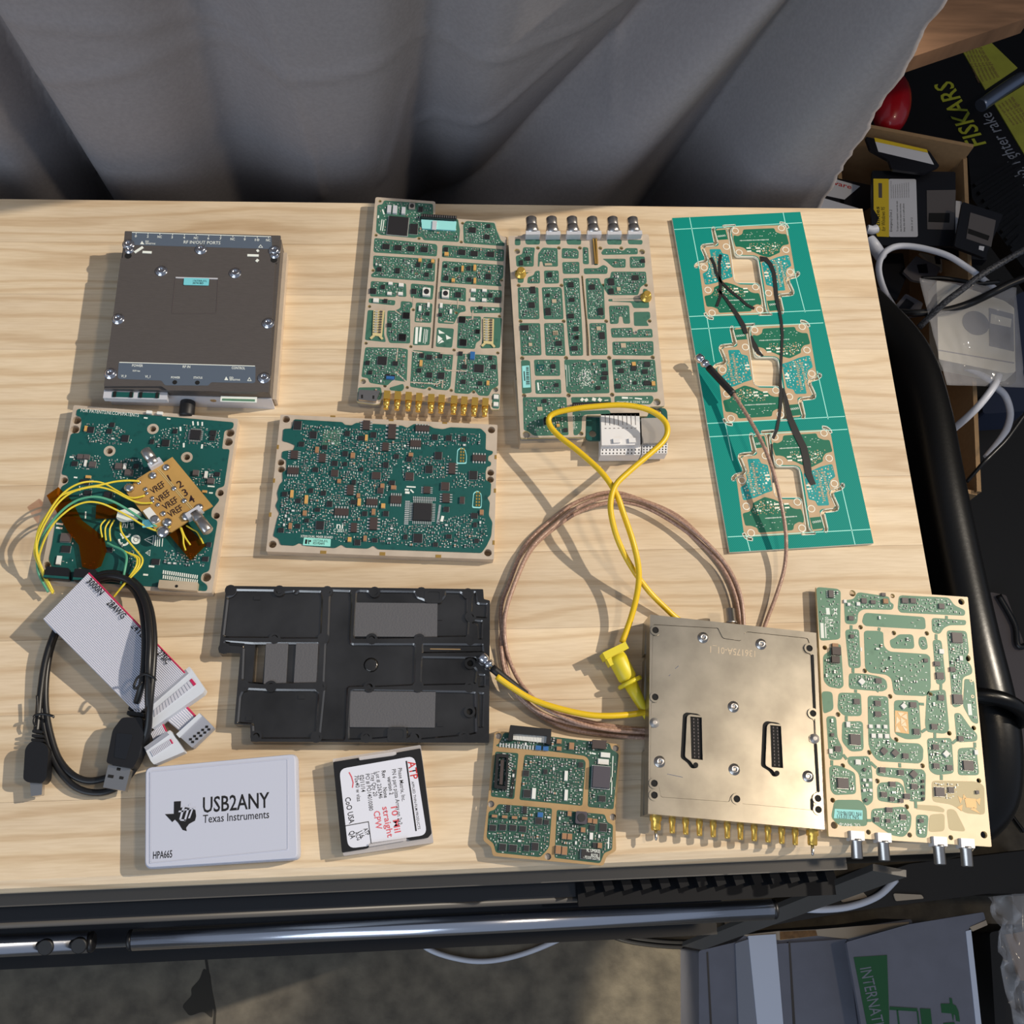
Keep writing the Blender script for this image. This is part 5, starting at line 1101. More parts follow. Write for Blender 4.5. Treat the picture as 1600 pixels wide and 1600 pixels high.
def idc(poly, z0, z1, m, slot=None, ridge=None):
    k = MB(); q = [W(x, y, z1)-o_ for x, y in pts(poly, U3)]; k.prism(rnd([(p.x, p.y) for p in q], .0006), z0, z1, 0); o = k.build('ribbon_socket', m, rb_)
    if slot:
        P = [W(x, y, z1)-o_ for x, y in pts(slot, U3)]; k = MB(); n = 14
        for i in range(n):
            u0, u1 = (i+.1)/n, (i+.9)/n; a = [P[0]*(1-u0)+P[1]*u0, P[0]*(1-u1)+P[1]*u1, P[3]*(1-u1)+P[2]*u1, P[3]*(1-u0)+P[2]*u0]
            k.prism([(p.x, p.y) for p in a], z1, z1+.0005, 1 if i == n-1 else 0)
        k.build('wire_rows', ['ribbon_grey', 'ribbon_red'], o)
    if ridge:
        k = MB(); q = [W(x, y, z1+.0012)-o_ for x, y in pts(ridge, U3)]; k.prism([(p.x, p.y) for p in q], z1, z1+.0016, 0); k.build('clamp_bar', 'idc_grey' if m != 'idc_grey' else 'idc_white', o)
    return o
s2 = ribbon('990,1050 1108,945 1182,1025 1070,1118', [.006]*4, 10, 'ribbon', rb_); s3 = ribbon('880,1130 965,1070 990,1120 905,1190', [.006]*4, 10, 'ribbon', rb_)
idc('868,940 1132,702 1232,848 1220,872 892,1102 862,1000', .004, .0118, 'idc_white', '905,985 1150,780 1178,815 908,1028', '868,935 1108,722 1125,745 872,965')
k = idc('1050,1135 1198,1000 1288,1092 1150,1225', .001, .0078, 'idc_grey', None, '1048,1138 1196,1003 1212,1022 1068,1160')
for i in range(5):
    for j in range(2):
        p = W(*pts('%f,%f' % (1140+i*26+j*14, 1170-i*20+j*17), U3)[0], .0078)-o_; MB().box(p.x, p.y, .0078, .0081, .0014, .0012).build('contact_hole', 'hole_black', k)
idc('842,1222 1008,1110 1102,1248 905,1332 885,1310', .002, .0095, 'idc_white', '882,1248 1015,1168 1030,1195 900,1282', '842,1222 985,1120 1000,1138 856,1240')

# ---------------------------------------------------------------- white interface box
U4 = (210, 1160, .3)
mat('box_white', (192, 197, 214), .42, bump=.03, bscale=2500)
b = Part('interface_box', 'white plastic interface box printed with a black state map and lettering', 'electronics box', (228, 1199), (462, 1177.4), .0130)
h0 = b.h(); LL = lambda s: b.poly(s, U4); base = rnd(LL('55,130 840,58 852,605 52,655'), .0032, 5)
c = sum((Vector(p) for p in base), Vector((0, 0)))/len(base); k = MB(); n = len(base); sc = lambda f: [tuple(c+(Vector(p)-c)*f) for p in base]
rings = [(.985, 0), (1.012, .002), (1.015, .007), (1.0, .0115), (.982, h0)]
for f, z in rings: k.v += [(x, y, z) for x, y in sc(f)]
for j in range(len(rings)-1):
    for i in range(n): i2 = (i+1) % n; q = (j*n+i, j*n+i2, (j+1)*n+i2, (j+1)*n+i); k.face(q if area2(base) > 0 else q[::-1], 0, True)
top_ = [(len(rings)-1)*n+i for i in range(n)]; k.face(top_ if area2(base) > 0 else top_[::-1]); k.face(list(range(n))[::-1] if area2(base) > 0 else list(range(n)))
k.build('case', 'box_white', b.e)
q = rnd(LL('80,152 800,85 802,560 80,632'), .0006); MB().prism(q, h0, h0+.0003, 0, [rnd([tuple(c+(Vector(p)-c)*.985) for p in LL('80,152 800,85 802,560 80,632')], .0006)]).build('panel_rim', 'box_white', b.e)
q = rnd([tuple(c+(Vector(p)-c)*.983) for p in LL('80,152 800,85 802,560 80,632')], .0006); MB().prism(q, h0, h0+.00012, 0).build('panel', 'box_white', b.e); zt = h0+.0002
words(b, 'USB2ANY', (357, 366), (704, 338), 16.5, U4, 'print_black', zt); words(b, 'Texas Instruments', (357, 420), (702, 394), 8.6, U4, 'print_black', zt); words(b, 'HPA665', (97, 607), (197, 599), 7.6, U4, 'print_black', zt)
MB().prism(LL('207,308 243,306 241,340 268,338 300,345 318,352 322,385 316,408 285,425 270,445 273,462 252,456 236,430 228,418 212,402 198,415 186,402 160,374 206,372'), zt, zt+.00006, 0, bottom=False).build('map_emblem', 'print_black', b.e)
for s in ('252,335 264,335 244,402 234,402', '232,356 262,354 260,362 230,364', '284,322 292,321 289,332 281,333', '276,346 287,345 268,408 258,408', '262,348 290,345 288,352 260,355', '290,342 318,338 316,346 288,350', '300,345 308,344 290,395 280,396', '236,400 270,402 266,410 240,408'): MB().prism(LL(s), zt+.00007, zt+.00012, 0, bottom=False).build('emblem_letter', 'box_white', b.e)

# ---------------------------------------------------------------- small labelled tray
U5 = (510, 1160, .1125)
mat('label_paper', (220, 223, 236), .6)
m = mat('clear_tray', (222, 218, 220), .15, spec=.6, alpha=.55)
b = Part('chip_tray', 'small black tray in a clear case with a white typed label and red handwriting', 'tray', (519, 1190), (657, 1169), .0100)
h0 = b.h(); LL = lambda s: b.poly(s, U5)
MB().prism(rnd(LL('85,225 1310,30 1490,1390 235,1575'), .0008), 0, h0-.0014, 0).build('clear_base', 'clear_tray', b.e)
MB().prism(rnd(LL('92,272 445,215 455,245 970,170 975,140 1305,82 1340,300 1462,1265 1410,1325 1160,1362 1120,1330 600,1420 580,1470 215,1530'), .0006), .001, h0, 0).build('black_lid', 'black_plastic', b.e)
for s in ('455,205 965,130 975,168 930,188 460,252', '580,1410 1110,1325 1115,1362 590,1450'): MB().prism(rnd(LL(s), .0005), h0, h0+.0011).build('clear_clip', 'clear_tray', b.e)
MB().prism(rnd(LL('178,370 1225,188 1398,1285 1110,1325 600,1400 578,1440 302,1475'), .0040, 5), h0, h0+.00012, 0).build('paper_label', 'label_paper', b.e); zt = h0+.00018
for s, a, c, h in (('Phase Matrix, Inc.', (992, 362), (1050, 820), 4.6), ('PN 6 part pizza Array on 2x2.', (908, 378), (1002, 1160), 4.6), ('version 2', (845, 482), (878, 730), 4.6), ('Rev', (765, 398), (780, 500), 4.6), ('None', (785, 632), (802, 772), 4.6), ('Lot # 226346', (682, 412), (732, 782), 4.6), ('Tray Qty 20', (612, 420), (654, 752), 4.8), ('PO # PO14010080', (540, 442), (594, 952), 4.8), ('02/11/14', (460, 458), (486, 692), 4.8), ('70x40 w vias', (388, 465), (428, 822), 4.8), ('CoO USA', (258, 772), (318, 1132), 6.2), ('APPLIED THIN-FILM PRODUCTS', (1180, 545), (1272, 1208), 2.8), ('ATP', (512, 1205), (550, 1300), 5), ('116', (445, 1245), (480, 1330), 4.6), ('ACG', (392, 1255), (430, 1365), 5), ('QA', (312, 1242), (335, 1345), 6)): words(b, s, a, c, h, U5, 'print_black', zt)
words(b, 'ATP', (1130, 270), (1172, 520), 8.6, U5, 'ink_red', zt)
for s, a, c, h in (('10 Mil', (895, 900), (950, 1260), 7), ('straight', (775, 900), (850, 1325), 7), ('CPW', (655, 960), (690, 1215), 7)): words(b, s, a, c, h, U5, 'pen_red', zt, name='hand_lettering')
for s, w, m_ in (('1110,258 1246,1232', .0008, 'print_black'), ('262,1160 585,1102 622,1398', .0004, 'print_black'), ('315,415 350,480 372,560 362,630', .0006, 'pen_red')): strip(b, s, U5, w, m_, 'ruled_line', .00004, zt)

# ---------------------------------------------------------------- small notched board
S6 = (740, 1110, .1625)
b = Part('circuit_board', 'small notched circuit board with amber rims and a black edge header at front centre', 'circuit board', (772, 1143), (965, 1166), .0070)
b.rot = atan2(*(Vector(W(772, 1143, .007)-W(758, 1312, .007)).xy.normalized().yx))-pi/2; b.e.rotation_euler.z = b.rot
h0 = b.h(); LL = lambda s: b.poly(s, S6); outl = rnd(LL('200,210 285,202 1400,325 1415,370 1362,1060 1372,1350 1280,1400 1248,1495 185,1400 168,1310 92,1250 140,850'), .0014)
hl = holes_of(b, '240,245 168,900 1365,365 1340,1025 715,1405', S6, .0018)
MB().prism(outl, h0-.0016, h0, 0, hl).build('circuit_card', 'gold_plane', b.e)
c = sum((Vector(p) for p in outl), Vector((0, 0)))/len(outl); MB().prism([tuple(c+(Vector(p)-c)*.985) for p in outl], 0, h0-.0017, 0).build('carrier_plate', 'alu_dull', b.e)
R = patches(b, ['215,335 245,318 290,215 780,255 1310,318 1325,375 1395,415 1345,952 1098,928 1112,520 1108,470 1070,438 760,395 225,345/.6', '210,395 432,412 390,855 165,828/.35', '490,425 1060,472 1078,500 1045,918 440,860/1.4', '235,900 755,942 728,1310 700,1350 640,1412 215,1368 192,1280 125,1225 145,972 205,955/1.2', '800,955 1262,1000 1285,1075 1340,1102 1332,1340 1255,1372 1218,1470 778,1418/.9'], S6, 'mask_dark', holes=hl)
chips(b, '245,1120,0,0' if 0 else '185,1130,70,60 280,1125,70,60 378,1130,70,60 472,1140,70,60 625,1065,70,65 700,1075,50,50 280,1315,70,70 378,1325,80,70 508,1325,55,60 590,1310,70,80 505,605,60,60 515,800,75,80 1030,525,45,50 1140,1130,55,60 1245,1125,75,85 1165,1295,45,50 690,590,40,50 1235,850,70,60 240,0,0,0'.replace(' 240,0,0,0', ''), S6)
chips(b, '1120,1385,190,100', S6, 'q', 'chip', .0016); chips(b, '1030,1035,110,120', S6, 'c', 'ferrite', .0032, name='inductor'); chips(b, '1222,645,180,225', S6, 'q', 'ferrite', .0032, name='inductor')
chips(b, '330,945,62,70 492,958,62,70', S6, 'v', 'chip', .0012, name='transistor')
chips(b, '622,362,55,45 692,368,55,45 640,1005,55,50', S6, 'q', 'blue_part', .0014, name='trimmer')
chips(b, '812,1340,55,85 872,1350,55,85 870,1210,48,60 922,1215,48,60 1115,1060,45,50 1165,1068,45,50 1210,1300,45,55 940,345,50,70 820,300,50,45 820,370,50,40 200,1018,55,28 298,1025,55,28 392,1032,55,28 490,1040,55,28 920,995,40,50 1050,1150,45,50', S6, 'q', 'cap_tan', .0016, name='capacitor')
chips(b, '888,630,34,100 888,815,34,110 1265,430,95,50 1245,495,110,55 578,800,40,110 1130,1210,35,70', S6, 'q', 'cap_white', .0010, name='ceramic_part')
def hdr(poly, z0, z1, m, name): 
    k = MB(); k.prism([b.L(x, y, b.zb+z1) for x, y in pts(poly, S6)], z0, z1, 0); return k.build(name, m, b.e)
o = hdr('355,140 748,180 742,330 700,320 708,245 385,220 375,290 330,285', h0-.001, h0+.0042, 'black_plastic', 'edge_header')
q = [Vector(p) for p in LL('382,218 710,248 705,318 375,285')]; k = MB()
for i in range(22):
    u = (i+.5)/22; a = q[0]*(1-u)+q[1]*u; d = q[3]*(1-u)+q[2]*u; m_ = (a+d)/2; k.box(m_.x, m_.y, h0+.0012, h0+.0018, .0007, (a-d).length, b.rot*0, 0)
k.build('header_pins', 'cap_white', o, kind='stuff'); MB().prism([tuple(p) for p in q], h0+.0002, h0+.0010).build('header_bed', 'gold_plane', o)
q = [Vector(p) for p in LL('258,315 600,345 598,380 255,350')]; k = MB()
for i in range(13):
    p = q[0]*(1-i/12)+q[1]*(i/12)-Vector((0, .001)); k.box(p.x, p.y, h0+.0001, h0+.0005, .0009, .0024)
k.build('solder_tails', 'tin', b.e, kind='stuff')
o = hdr('1145,280 1280,290 1270,372 1140,360', h0-.0005, h0+.003, 'chip_brown', 'side_socket')
k = MB(); k.prism(rnd(LL('215,420 335,430 320,770 195,750'), .0008), h0, h0+.0030, 0, [rnd(LL('240,455 315,460 300,735 222,725'), .0006)]); o = k.build('board_socket', 'black_plastic', b.e)
MB().prism(rnd(LL('258,480 290,482 275,720 245,715'), .0003), h0, h0+.0026).build('socket_core', 'chip_brown', o)
k = MB(); 
for i in range(16):
    for u in (385, 352): p = b.L(*pts('%f,%f' % (u+8-i*2.2+(30 if u == 385 else 0)*0, 575+i*17 if u == 385 else 430+i*25), S6)[0]); k.box(p[0], p[1], h0+.0001, h0+.0006, .0018 if u == 385 else .0011, .0006, 0, 1 if u == 385 else 0)
k.build('resistor_row', ['tin', 'chip'], b.e, kind='stuff')
words(b, '9L UMSKE', (1080, 1360), (1205, 1372), 3.6, S6, z=h0+.0018); words(b, 'B2730', (1125, 1405), (1190, 1410), 3, S6, z=h0+.0018); words(b, '- PD200 525790', (1050, 1422), (1205, 1440), 3, S6, z=h0+.0018)
marks(b, '1340,440,1325,810,7 1330,640,1322,690,14 1300,1220,1295,1330,10 1135,410,1175,420,12 1120,400,1125,420,10', S6)
fills(b, R, tan=.22, big=.2, prints=.1, inset=.0004); finish(b)

# ---------------------------------------------------------------- nickel plated module
B6 = (990, 930, .2562)
b = Part('shielded_module', 'pale nickel plated metal module engraved 136175A-01_1 with a row of gold pins', 'module', (1015.6, 960.2), (1275, 989), .0205)
b.rot = atan2(*(Vector(W(1015.6, 960.2, .0205)-W(1012.5, 1271.5, .0205)).xy.normalized().yx))-pi/2; b.e.rotation_euler.z = b.rot
h0 = b.h(); LL = lambda s: b.poly(s, B6); outl = LL('100,118 1113,230 1165,1430 88,1333')
c = sum((Vector(p) for p in outl), Vector((0, 0)))/4
lid = rnd(LL('118,178 515,200 522,215 545,262 655,278 672,235 690,222 1062,262 1075,300 1050,320 1055,345 1085,365 1098,700 1065,705 1065,745 1100,760 1104,850 1070,855 1072,895 1106,905 1120,1200 1085,1230 1088,1312 660,1272 655,1225 620,1205 590,1230 585,1262 165,1232 150,1140 125,1125 100,1120 104,800 145,785 145,755 106,740 106,655 145,640 145,605 108,590'), .0011)
MB().prism(outl, .0085, h0-.0012, 0).build('body', 'nickel', b.e)
for s_ in ('100,118 112,119 104,330 92,330', '96,360 104,360 98,640 86,640', '92,930 104,930 98,1333 84,1333', '88,1320 1160,1418 1165,1430 88,1333', '1103,250 1114,252 1165,1430 1152,1428'): MB().prism(LL(s_), 0, .0085, 0).build('skirt', 'nickel', b.e)
MB().prism(outl, h0-.0012, h0+.0002, 0, [lid], bottom=False).build('rim', 'nickel', b.e)
slots = [rnd(LL(s), .0006) for s in ('1082,362 1098,362 1112,705 1098,705', '1102,905 1118,905 1135,1200 1120,1205', '1080,1240 1095,1240 1100,1310 1082,1315', '1100,755 1106,755 1110,850 1106,850')]
c2 = sum((Vector(p) for p in lid), Vector((0, 0)))/len(lid)
con = [(rnd(LL('318,735 335,722 400,730 420,745 435,1000 420,1020 395,1050 365,1052 340,1015 305,990'), .0012), LL('345,742 412,748 418,1005 352,998'), '377,1036', (378, 870)), (rnd(LL('805,790 825,775 890,785 908,800 928,1045 905,1075 890,1100 862,1102 840,1068 795,1040'), .0012), LL('832,795 895,800 908,1055 840,1048'), '872,1086', (870, 925))]
MB().prism([tuple(c2+(Vector(p)-c2)*.996) for p in lid], h0-.0012, h0-.0003, 0, [], bottom=False).build('lid', 'nickel', b.e)
for q in slots: MB().prism(q, h0-.0003, h0+.00025, 0).build('side_slot', 'hole_black', b.e)
for rim, inn, hole, _ in con:
    cc = sum((Vector(p) for p in rim), Vector((0, 0)))/len(rim); r2 = [tuple(cc+(Vector(p)-cc)*.97+Vector((.0004, 0))) for p in rim]; rim = [tuple(cc+Vector(((p[0]-cc.x)*1.10-.0010, (p[1]-cc.y)*1.04))) for p in rim]; ci = sum((Vector(p) for p in inn), Vector((0, 0)))/4; inn = [tuple(ci+Vector(((p[0]-ci.x)*1.04, (p[1]-ci.y)*1.01))) for p in inn]
    MB().prism(rim, h0-.0011, h0-.0002, 0).build('well_shadow', 'hole_black', b.e)  # black sheet round the rim, wider at left to draw its shadow
    k = MB(); k.prism(r2, h0-.001, h0+.0008, 0, [inn]); o = k.build('socket_rim', 'nickel', b.e)
    q = [Vector(p) for p in inn]; k = MB()
    for i in range(12):
        for u in (.32, .68): v = (i+.6)/12.4; p = (q[0]*(1-u)+q[1]*u)*(1-v)+(q[3]*(1-u)+q[2]*u)*v; k.box(p.x, p.y, h0-.0008, h0+.0001, .0006, .0010)
    k.build('socket_pins', 'chip_grey', o, kind='stuff')
    p = b.L(*pts(hole, B6)[0]); MB().prism(circ(p[0], p[1], .0014, 12), h0+.0008, h0+.0009).build('screw_hole', 'hole_black', o)
for x, y in ((425, 258), (778, 298), (610, 680), (160, 1015), (615, 1062), (1065, 1105)): screw(b, x, y, B6, .0024, .0012, h0-.0003, 'steel')
for x, y in ((132, 215), (1070, 325), (130, 622), (1092, 722), (125, 1148), (125, 1220), (628, 1243), (1122, 1240), (1125, 1308)):
    p = b.L(*pts('%d,%d' % (x, y), B6)[0]); k = MB(); k.prism(circ(p[0], p[1], .0030, 16), h0-.001, h0+.0007, 0, [circ(p[0], p[1], .0019, 12)]); k.prism(circ(p[0], p[1], .0019, 12), h0-.001, h0+.0003, 1); k.build('screw_boss', ['nickel', 'hole_black'], b.e)
for x, y in ((127, 778), (1103, 875)):
    p = b.L(*pts('%d,%d' % (x, y), B6)[0]); MB().lathe([(.0028, 0), (.0028, .0006), (.0016, .0007), (.0016, .0012), (.001, .0014)], (p[0], p[1], h0-.0004), (0, 0, 1), 16).build('locating_pin', 'alu_dull', b.e)
words(b, '136175A-01_1', (742, 338), (468, 310), 8.0, B6, 'cream_plane', h0-.00022, name='engraved_number')
for s in ('255,448 275,430', '215,492 225,484', '205,1090 300,1110'): strip(b, s, B6, .0003, 'chrome', 'scratch', .00005, h0-.0003)
A_, C_ = pts('590,175', B6)[0], pts('580,82', B6)[0]
o = axis_part(b, A_, C_, .0120, [(.0040, 0), (.0040, .1), (.0034, .15), (.0034, .95), (.0026, 1)], 'coax_jack', 'steel', 20)
for i in range(12):
    xa = [140, 240, 322, 406, 490, 576, 656, 740, 824, 908, 990, 1095][i]; ya = 1340+(xa-140)*.096; ln = 118 if 0 < i < 11 else 110
    w_ = .0054 if i in (0, 11) else .0030; zc = .0095
    p, q = b.L(*pts('%f,%f' % (xa-6, ya-40), B6)[0], zc), b.L(*pts('%f,%f' % (xa-4, ya+ln-15), B6)[0], zc); d = Vector((q[0]-p[0], q[1]-p[1])); k = MB()
    k.lathe([(w_*.62, 0), (w_*.62, d.length*.55), (w_*.5, d.length*.58), (w_*.5, d.length*.92), (w_*.42, d.length)], (p[0], p[1], zc), (d.x, d.y, 0), 12); o = k.build('gold_pin', 'gold', b.e)
    if i in (0, 11): MB().lathe([(.0009, 0), (.0009, .004), (.0004, .0052)], (q[0], q[1], zc), (d.x, d.y, 0), 10).build('pin_tip', 'steel', o)

# ---------------------------------------------------------------- pale board hanging over the right front corner
R7 = (1260, 900, .29385)
b = Part('circuit_board', 'tall pale green and cream circuit board overhanging the front right corner of the worktop', 'circuit board', (1275.3, 916.7), (1512, 933), .0060)
b.rot = atan2(*(Vector(W(1512, 933, .006)-W(1549.4, 1323, .006)).xy.normalized().yx))-pi/2; b.e.rotation_euler.z = b.rot
h0 = b.h(); LL = lambda s: b.poly(s, R7); outl = rnd(LL('52,57 858,112 985,1440 118,1385'), .0006)
hl = holes_of(b, '458,106 288,272 465,303 640,305 98,381 310,504 445,640 659,630 168,736 890,808 760,836 477,870 334,938 193,1009 617,1009 377,1090 917,1088 140,1192 533,1227 330,1362 549,1377 768,1391', R7, .0014)+holes_of(b, '245,92 824,137 856,437 148,1325 944,1376', R7, .0020)
MB().prism(outl, h0-.0022, h0, 0, hl, mside=1).build('circuit_card', ['cream_plane', 'board_edge'], b.e)
MB().prism(rnd(LL('140,110 700,150 735,1360 190,1340'), .001), 0, h0-.0023).build('under_plate', 'alu_dull', b.e)
R = patches(b, ['52,58 165,68 182,82 180,330 165,338 72,345/.06', '270,85 440,110 445,140 465,150 460,180 300,177 275,195 270,258 205,255 200,130 255,122/.55', '492,102 760,115 785,155 845,182 843,212 500,195 485,175/.35', '308,195 630,218 636,285 312,266 295,245/.01', '665,222 850,235 848,262 760,262 728,278 710,312 668,300/.35', '205,285 280,282 290,490 225,490/.5', '305,290 390,292 408,300 412,375 440,402 640,415 658,430 662,600 640,640 465,632 452,545 425,525 335,515 312,490/.06', '442,340 470,330 490,310 568,310 575,388 450,385/.08',
 '600,322 635,322 648,388 612,395 594,360/1.6', '670,338 718,340 742,560 715,580 690,572/.55', '745,288 852,292 866,410 840,440 878,475 885,520 830,540 826,690 790,700 776,690/.75', '130,365 183,360 198,585 180,600 120,590 92,560 88,420 125,400/.6', '225,515 310,520 380,532 425,550 432,600 405,615 225,600/.5', '80,612 138,615 145,712 90,735/.0', '170,620 290,622 295,745 200,745 165,710/.35', '325,635 435,640 445,860 480,885 600,890 622,915 620,978 600,998 380,985 350,950 330,900/.3',
 '465,660 598,660 612,865 530,870 468,840/.25', '640,612 740,602 760,820 735,840 640,830 630,790/.2', '105,745 158,745 165,860 195,920 192,978 120,978/.45', '190,772 300,772 305,930 235,935 188,880/.8', '220,960 335,957 350,1040 355,1200 320,1225 295,1200 280,1050 218,995/.35', '120,1010 165,1005 260,1045 265,1160 150,1165 128,1140/.8', '370,1015 620,1028 635,1050 632,1200 545,1200 522,1130 515,1080 370,1062/.5', '390,1098 490,1092 520,1120 525,1190 480,1210 378,1195 375,1120/.6',
 '640,862 772,860 785,1050 690,1060 652,1035/.45', '785,728 818,728 868,800 910,842 908,880 800,885/.3', '805,915 903,910 920,1060 805,1060/.8', '840,545 870,550 892,560 915,790 880,778 848,720 832,690/.05', '150,1190 288,1190 320,1230 325,1330 178,1330 130,1285/.0', '345,1238 520,1225 560,1270 555,1340 520,1390 455,1380 342,1305/.5', '582,1268 650,1270 640,1395 582,1388/.3'], R7, 'mask_pale', r=.0022, holes=hl)
mat('mask_glare', (178, 164, 124), .32)  # lamp glare on the mask, put into a washed cream colour
patches(b, ['665,1088 900,1092 945,1112 950,1270 850,1262 770,1215 670,1200', '655,1268 735,1262 735,1358 648,1362', '745,1238 790,1240 850,1360 758,1352', '580,1215 700,1222 735,1240 732,1258 580,1240'], R7, 'mask_glare', r=.0022, holes=hl)
R.append((LL('665,1090 830,1092 800,1200 670,1195'), .45))
chips(b, '798,330,60,58 257,870,58,60 858,1008,58,56 192,1102,62,60 706,1148,52,52 802,656,52,54', R7, 'q', 'chip_grey', .0013)
chips(b, '128,98,44,40', R7, 'v', 'chip_grey', .0013)
chips(b, '236,225,30,24 304,133,30,28 352,140,28,20 407,100,24,18 565,133,32,28 716,162,32,28 240,322,22,20 381,558,34,28 377,678,34,30 378,735,36,30 265,668,34,30 693,468,32,26 708,532,42,38 775,498,30,26 713,648,34,30 677,802,34,30 565,686,36,30 583,828,34,32 525,958,32,30 165,920,34,32 402,1032,34,32 500,1046,32,30 571,1120,36,32 455,1108,34,30 410,1162,34,30 532,1172,34,32 452,1186,26,26 502,1195,24,24 685,910,34,30 688,1010,34,30 758,1020,34,30 818,865,30,28 766,1138,32,34 438,1244,36,28 512,1282,34,32 372,1295,28,28 432,1302,24,22 608,1302,26,20 632,450,22,20 136,845,18,18 906,1150,18,20 522,132,36,30', R7, 'q', 'chip_grey', .0010)
chips(b, '410,932,34,34,45 470,942,34,34,45 568,1055,36,36,45 308,1030,16,16,45 316,1192,16,16,45', R7, 'q', 'chip_grey', .0010)
chips(b, '292,562,30,30,45 741,946,30,30,45 515,692,26,26,40', R7, 'q', 'cap_white', .0010, name='ceramic_part')
chips(b, '716,402,26,26 273,990,30,28 900,938,20,26 820,438,18,26 340,800,20,20 380,800,20,20 418,802,20,20 355,850,24,24 390,850,24,24 426,852,24,24 306,1085,16,16 338,1085,16,16 320,1112,16,16 306,1140,16,16 340,1140,16,16 128,932,20,26 220,790,22,30 204,136,16,18 224,152,16,16 274,150,20,20', R7, 'q', 'cap_white', .0009, name='ceramic_part')
chips(b, '154,402,50,46 150,448,46,36', R7, 'q', 'chip_brown', .0022, name='inductor'); chips(b, '150,372,34,24 418,136,28,26', R7, 'q', 'cap_tan', .0014, name='capacitor')
for a in ('617,1092', '617,1122', '618,1155', '620,1185'): chips(b, a+',14,18', R7, 'q', 'chip', .0009)
q = rnd(LL('150,1238 298,1246 298,1296 145,1288'), .0003); MB().prism(q, h0+.0001, h0+.0002).build('cyan_label', 'label_cyan', b.e)
words(b, 'P/N 138319B-01L', (290, 1256), (162, 1250), 4.2, R7, 'print_black', h0+.00025); words(b, 'S/N 31EF371', (278, 1274), (162, 1268), 4.2, R7, 'print_black', h0+.00025); words(b, 'UL 94V-0', (285, 1318), (175, 1312), 3.2, R7)
words(b, 'ni', (142, 268), (140, 230), 6.5, R7); words(b, 'C 2020', (118, 275), (115, 218), 4, R7); marks(b, '112,170,116,205,18 145,172,162,205,6 162,172,145,205,6 82,250,86,330,16 100,255,104,330,6 290,380,292,400,6 870,680,876,740,10 860,680,866,740,8', R7)
for s in ('238,262 238,285', '248,490 248,515', '262,605 262,620', '212,745 212,772', '135,980 135,1008', '715,575 715,605', '690,310 690,338', '683,835 683,862', '718,1058 718,1085', '496,995 497,1018', '745,212 745,235', '580,1200 582,1235', '895,885 896,912'): strip(b, s, R7, .0016, 'mask_pale', 'trace_gap')
for s in ('385,290 388,275', '375,615 398,585', '195,950 215,975', '340,990 372,1020', '600,680 625,682', '612,830 635,815', '775,890 800,870', '322,1300 345,1300'): strip(b, s, R7, .0016, 'mask_pale', 'trace_gap')
fq = LL('504,777'); occ_mark(b, fq[0][0], fq[0][1], .032, .05) if 0 else occ_mark(b, fq[0][0], fq[0][1], .0115, .0185)
MB().prism(LL('470,715 538,722 545,840 470,830'), h0+.0001, h0+.0002).build('bare_filter', 'gold_plane', b.e)
for s in ('485,725 520,728 500,748', '478,745 498,770 476,790', '500,752 525,770 502,790', '505,748 532,732 535,765', '478,795 500,830 474,828', '508,795 535,815 530,832', '500,795 525,775 532,800'): MB().prism(LL(s), h0+.0002, h0+.0003).build('filter_vane', 'cream_plane', b.e)
for s in ('805,1170 828,1185 818,1210', '835,1160 850,1180 830,1190', '900,1190 925,1180 920,1220', '890,1230 925,1265 870,1240', '800,1230 830,1215 825,1250', '840,1180 900,1185 905,1235 850,1230'): MB().prism(LL(s), h0+.0001, h0+.0002).build('filter_vane', 'gold_plane', b.e)
for x, y in ((875, 556), (883, 641)): q = b.L(*pts('%d,%d' % (x, y), R7)[0]); MB().prism(circ(q[0], q[1], .0010, 12), h0+.0001, h0+.0002, 0, [circ(q[0], q[1], .0005, 8)]).build('test_ring', 'cream_plane', b.e)
for x0, y0, x1, y1 in ((262, 1372, 270, 1505), (405, 1382, 415, 1515), (700, 1402, 712, 1535), (845, 1412, 856, 1545)):
    a, d = pts('%d,%d' % (x0, y0), R7)[0], pts('%d,%d' % (x1, y1), R7)[0]; zc = b.zt-.0004
    o = axis_part(b, (a[0]+.6, a[1]+8), d, zc, [(.0036, 0), (.0036, .12), (.0031, .16), (.0031, .97), (.0024, 1)], 'coax_jack', 'steel', 18)
    p = b.L(a[0], a[1], zc); MB().box(p[0], p[1]-.001, h0-.004, h0+.0026, .0082, .0055, 0, 0, True, inset=.0003).build('mounting_block', 'alu', o)
fills(b, R, tan=.1, big=.1); finish(b)

# ---------------------------------------------------------------- tan coax lead in a coil
C9 = (740, 740, .325)
mat('coax_tan', (186, 152, 132), .35, coat=.3, var=.35, vscale=900, rgb2=(140, 108, 94))
o_ = W(975, 960); cx = empty('coax_cable', o_, 0, 'thin tan coax cable wound in a large coil with two push-on plugs', 'cable')
jag = random.Random(8)
lp = [(1165, 985), (1158, 930), (1138, 885), (1105, 845), (1058, 806), (1005, 780), (955, 772), (905, 788), (862, 815), (825, 855), (796, 908), (784, 960), (782, 1010), (792, 1055), (815, 1090), (850, 1118), (905, 1138), (960, 1144), (1020, 1148), (1085, 1140), (1140, 1110), (1170, 1050)]
path, zs = [], []
for p, z in (((1145, 614), .012), ((1168, 650), .014), ((1190, 690), .016), ((1206, 730), .016), ((1219, 780), .0145), ((1228, 835), .011), ((1226, 885), .007), ((1213, 930), .0045), ((1195, 978), .003), ((1175, 1040), .002), ((1150, 1110), .002), ((1080, 1142), .002), ((1000, 1150), .002), ((930, 1146), .003), ((870, 1132), .004), ((822, 1100), .004), ((795, 1060), .004)): path.append(p); zs.append(z)
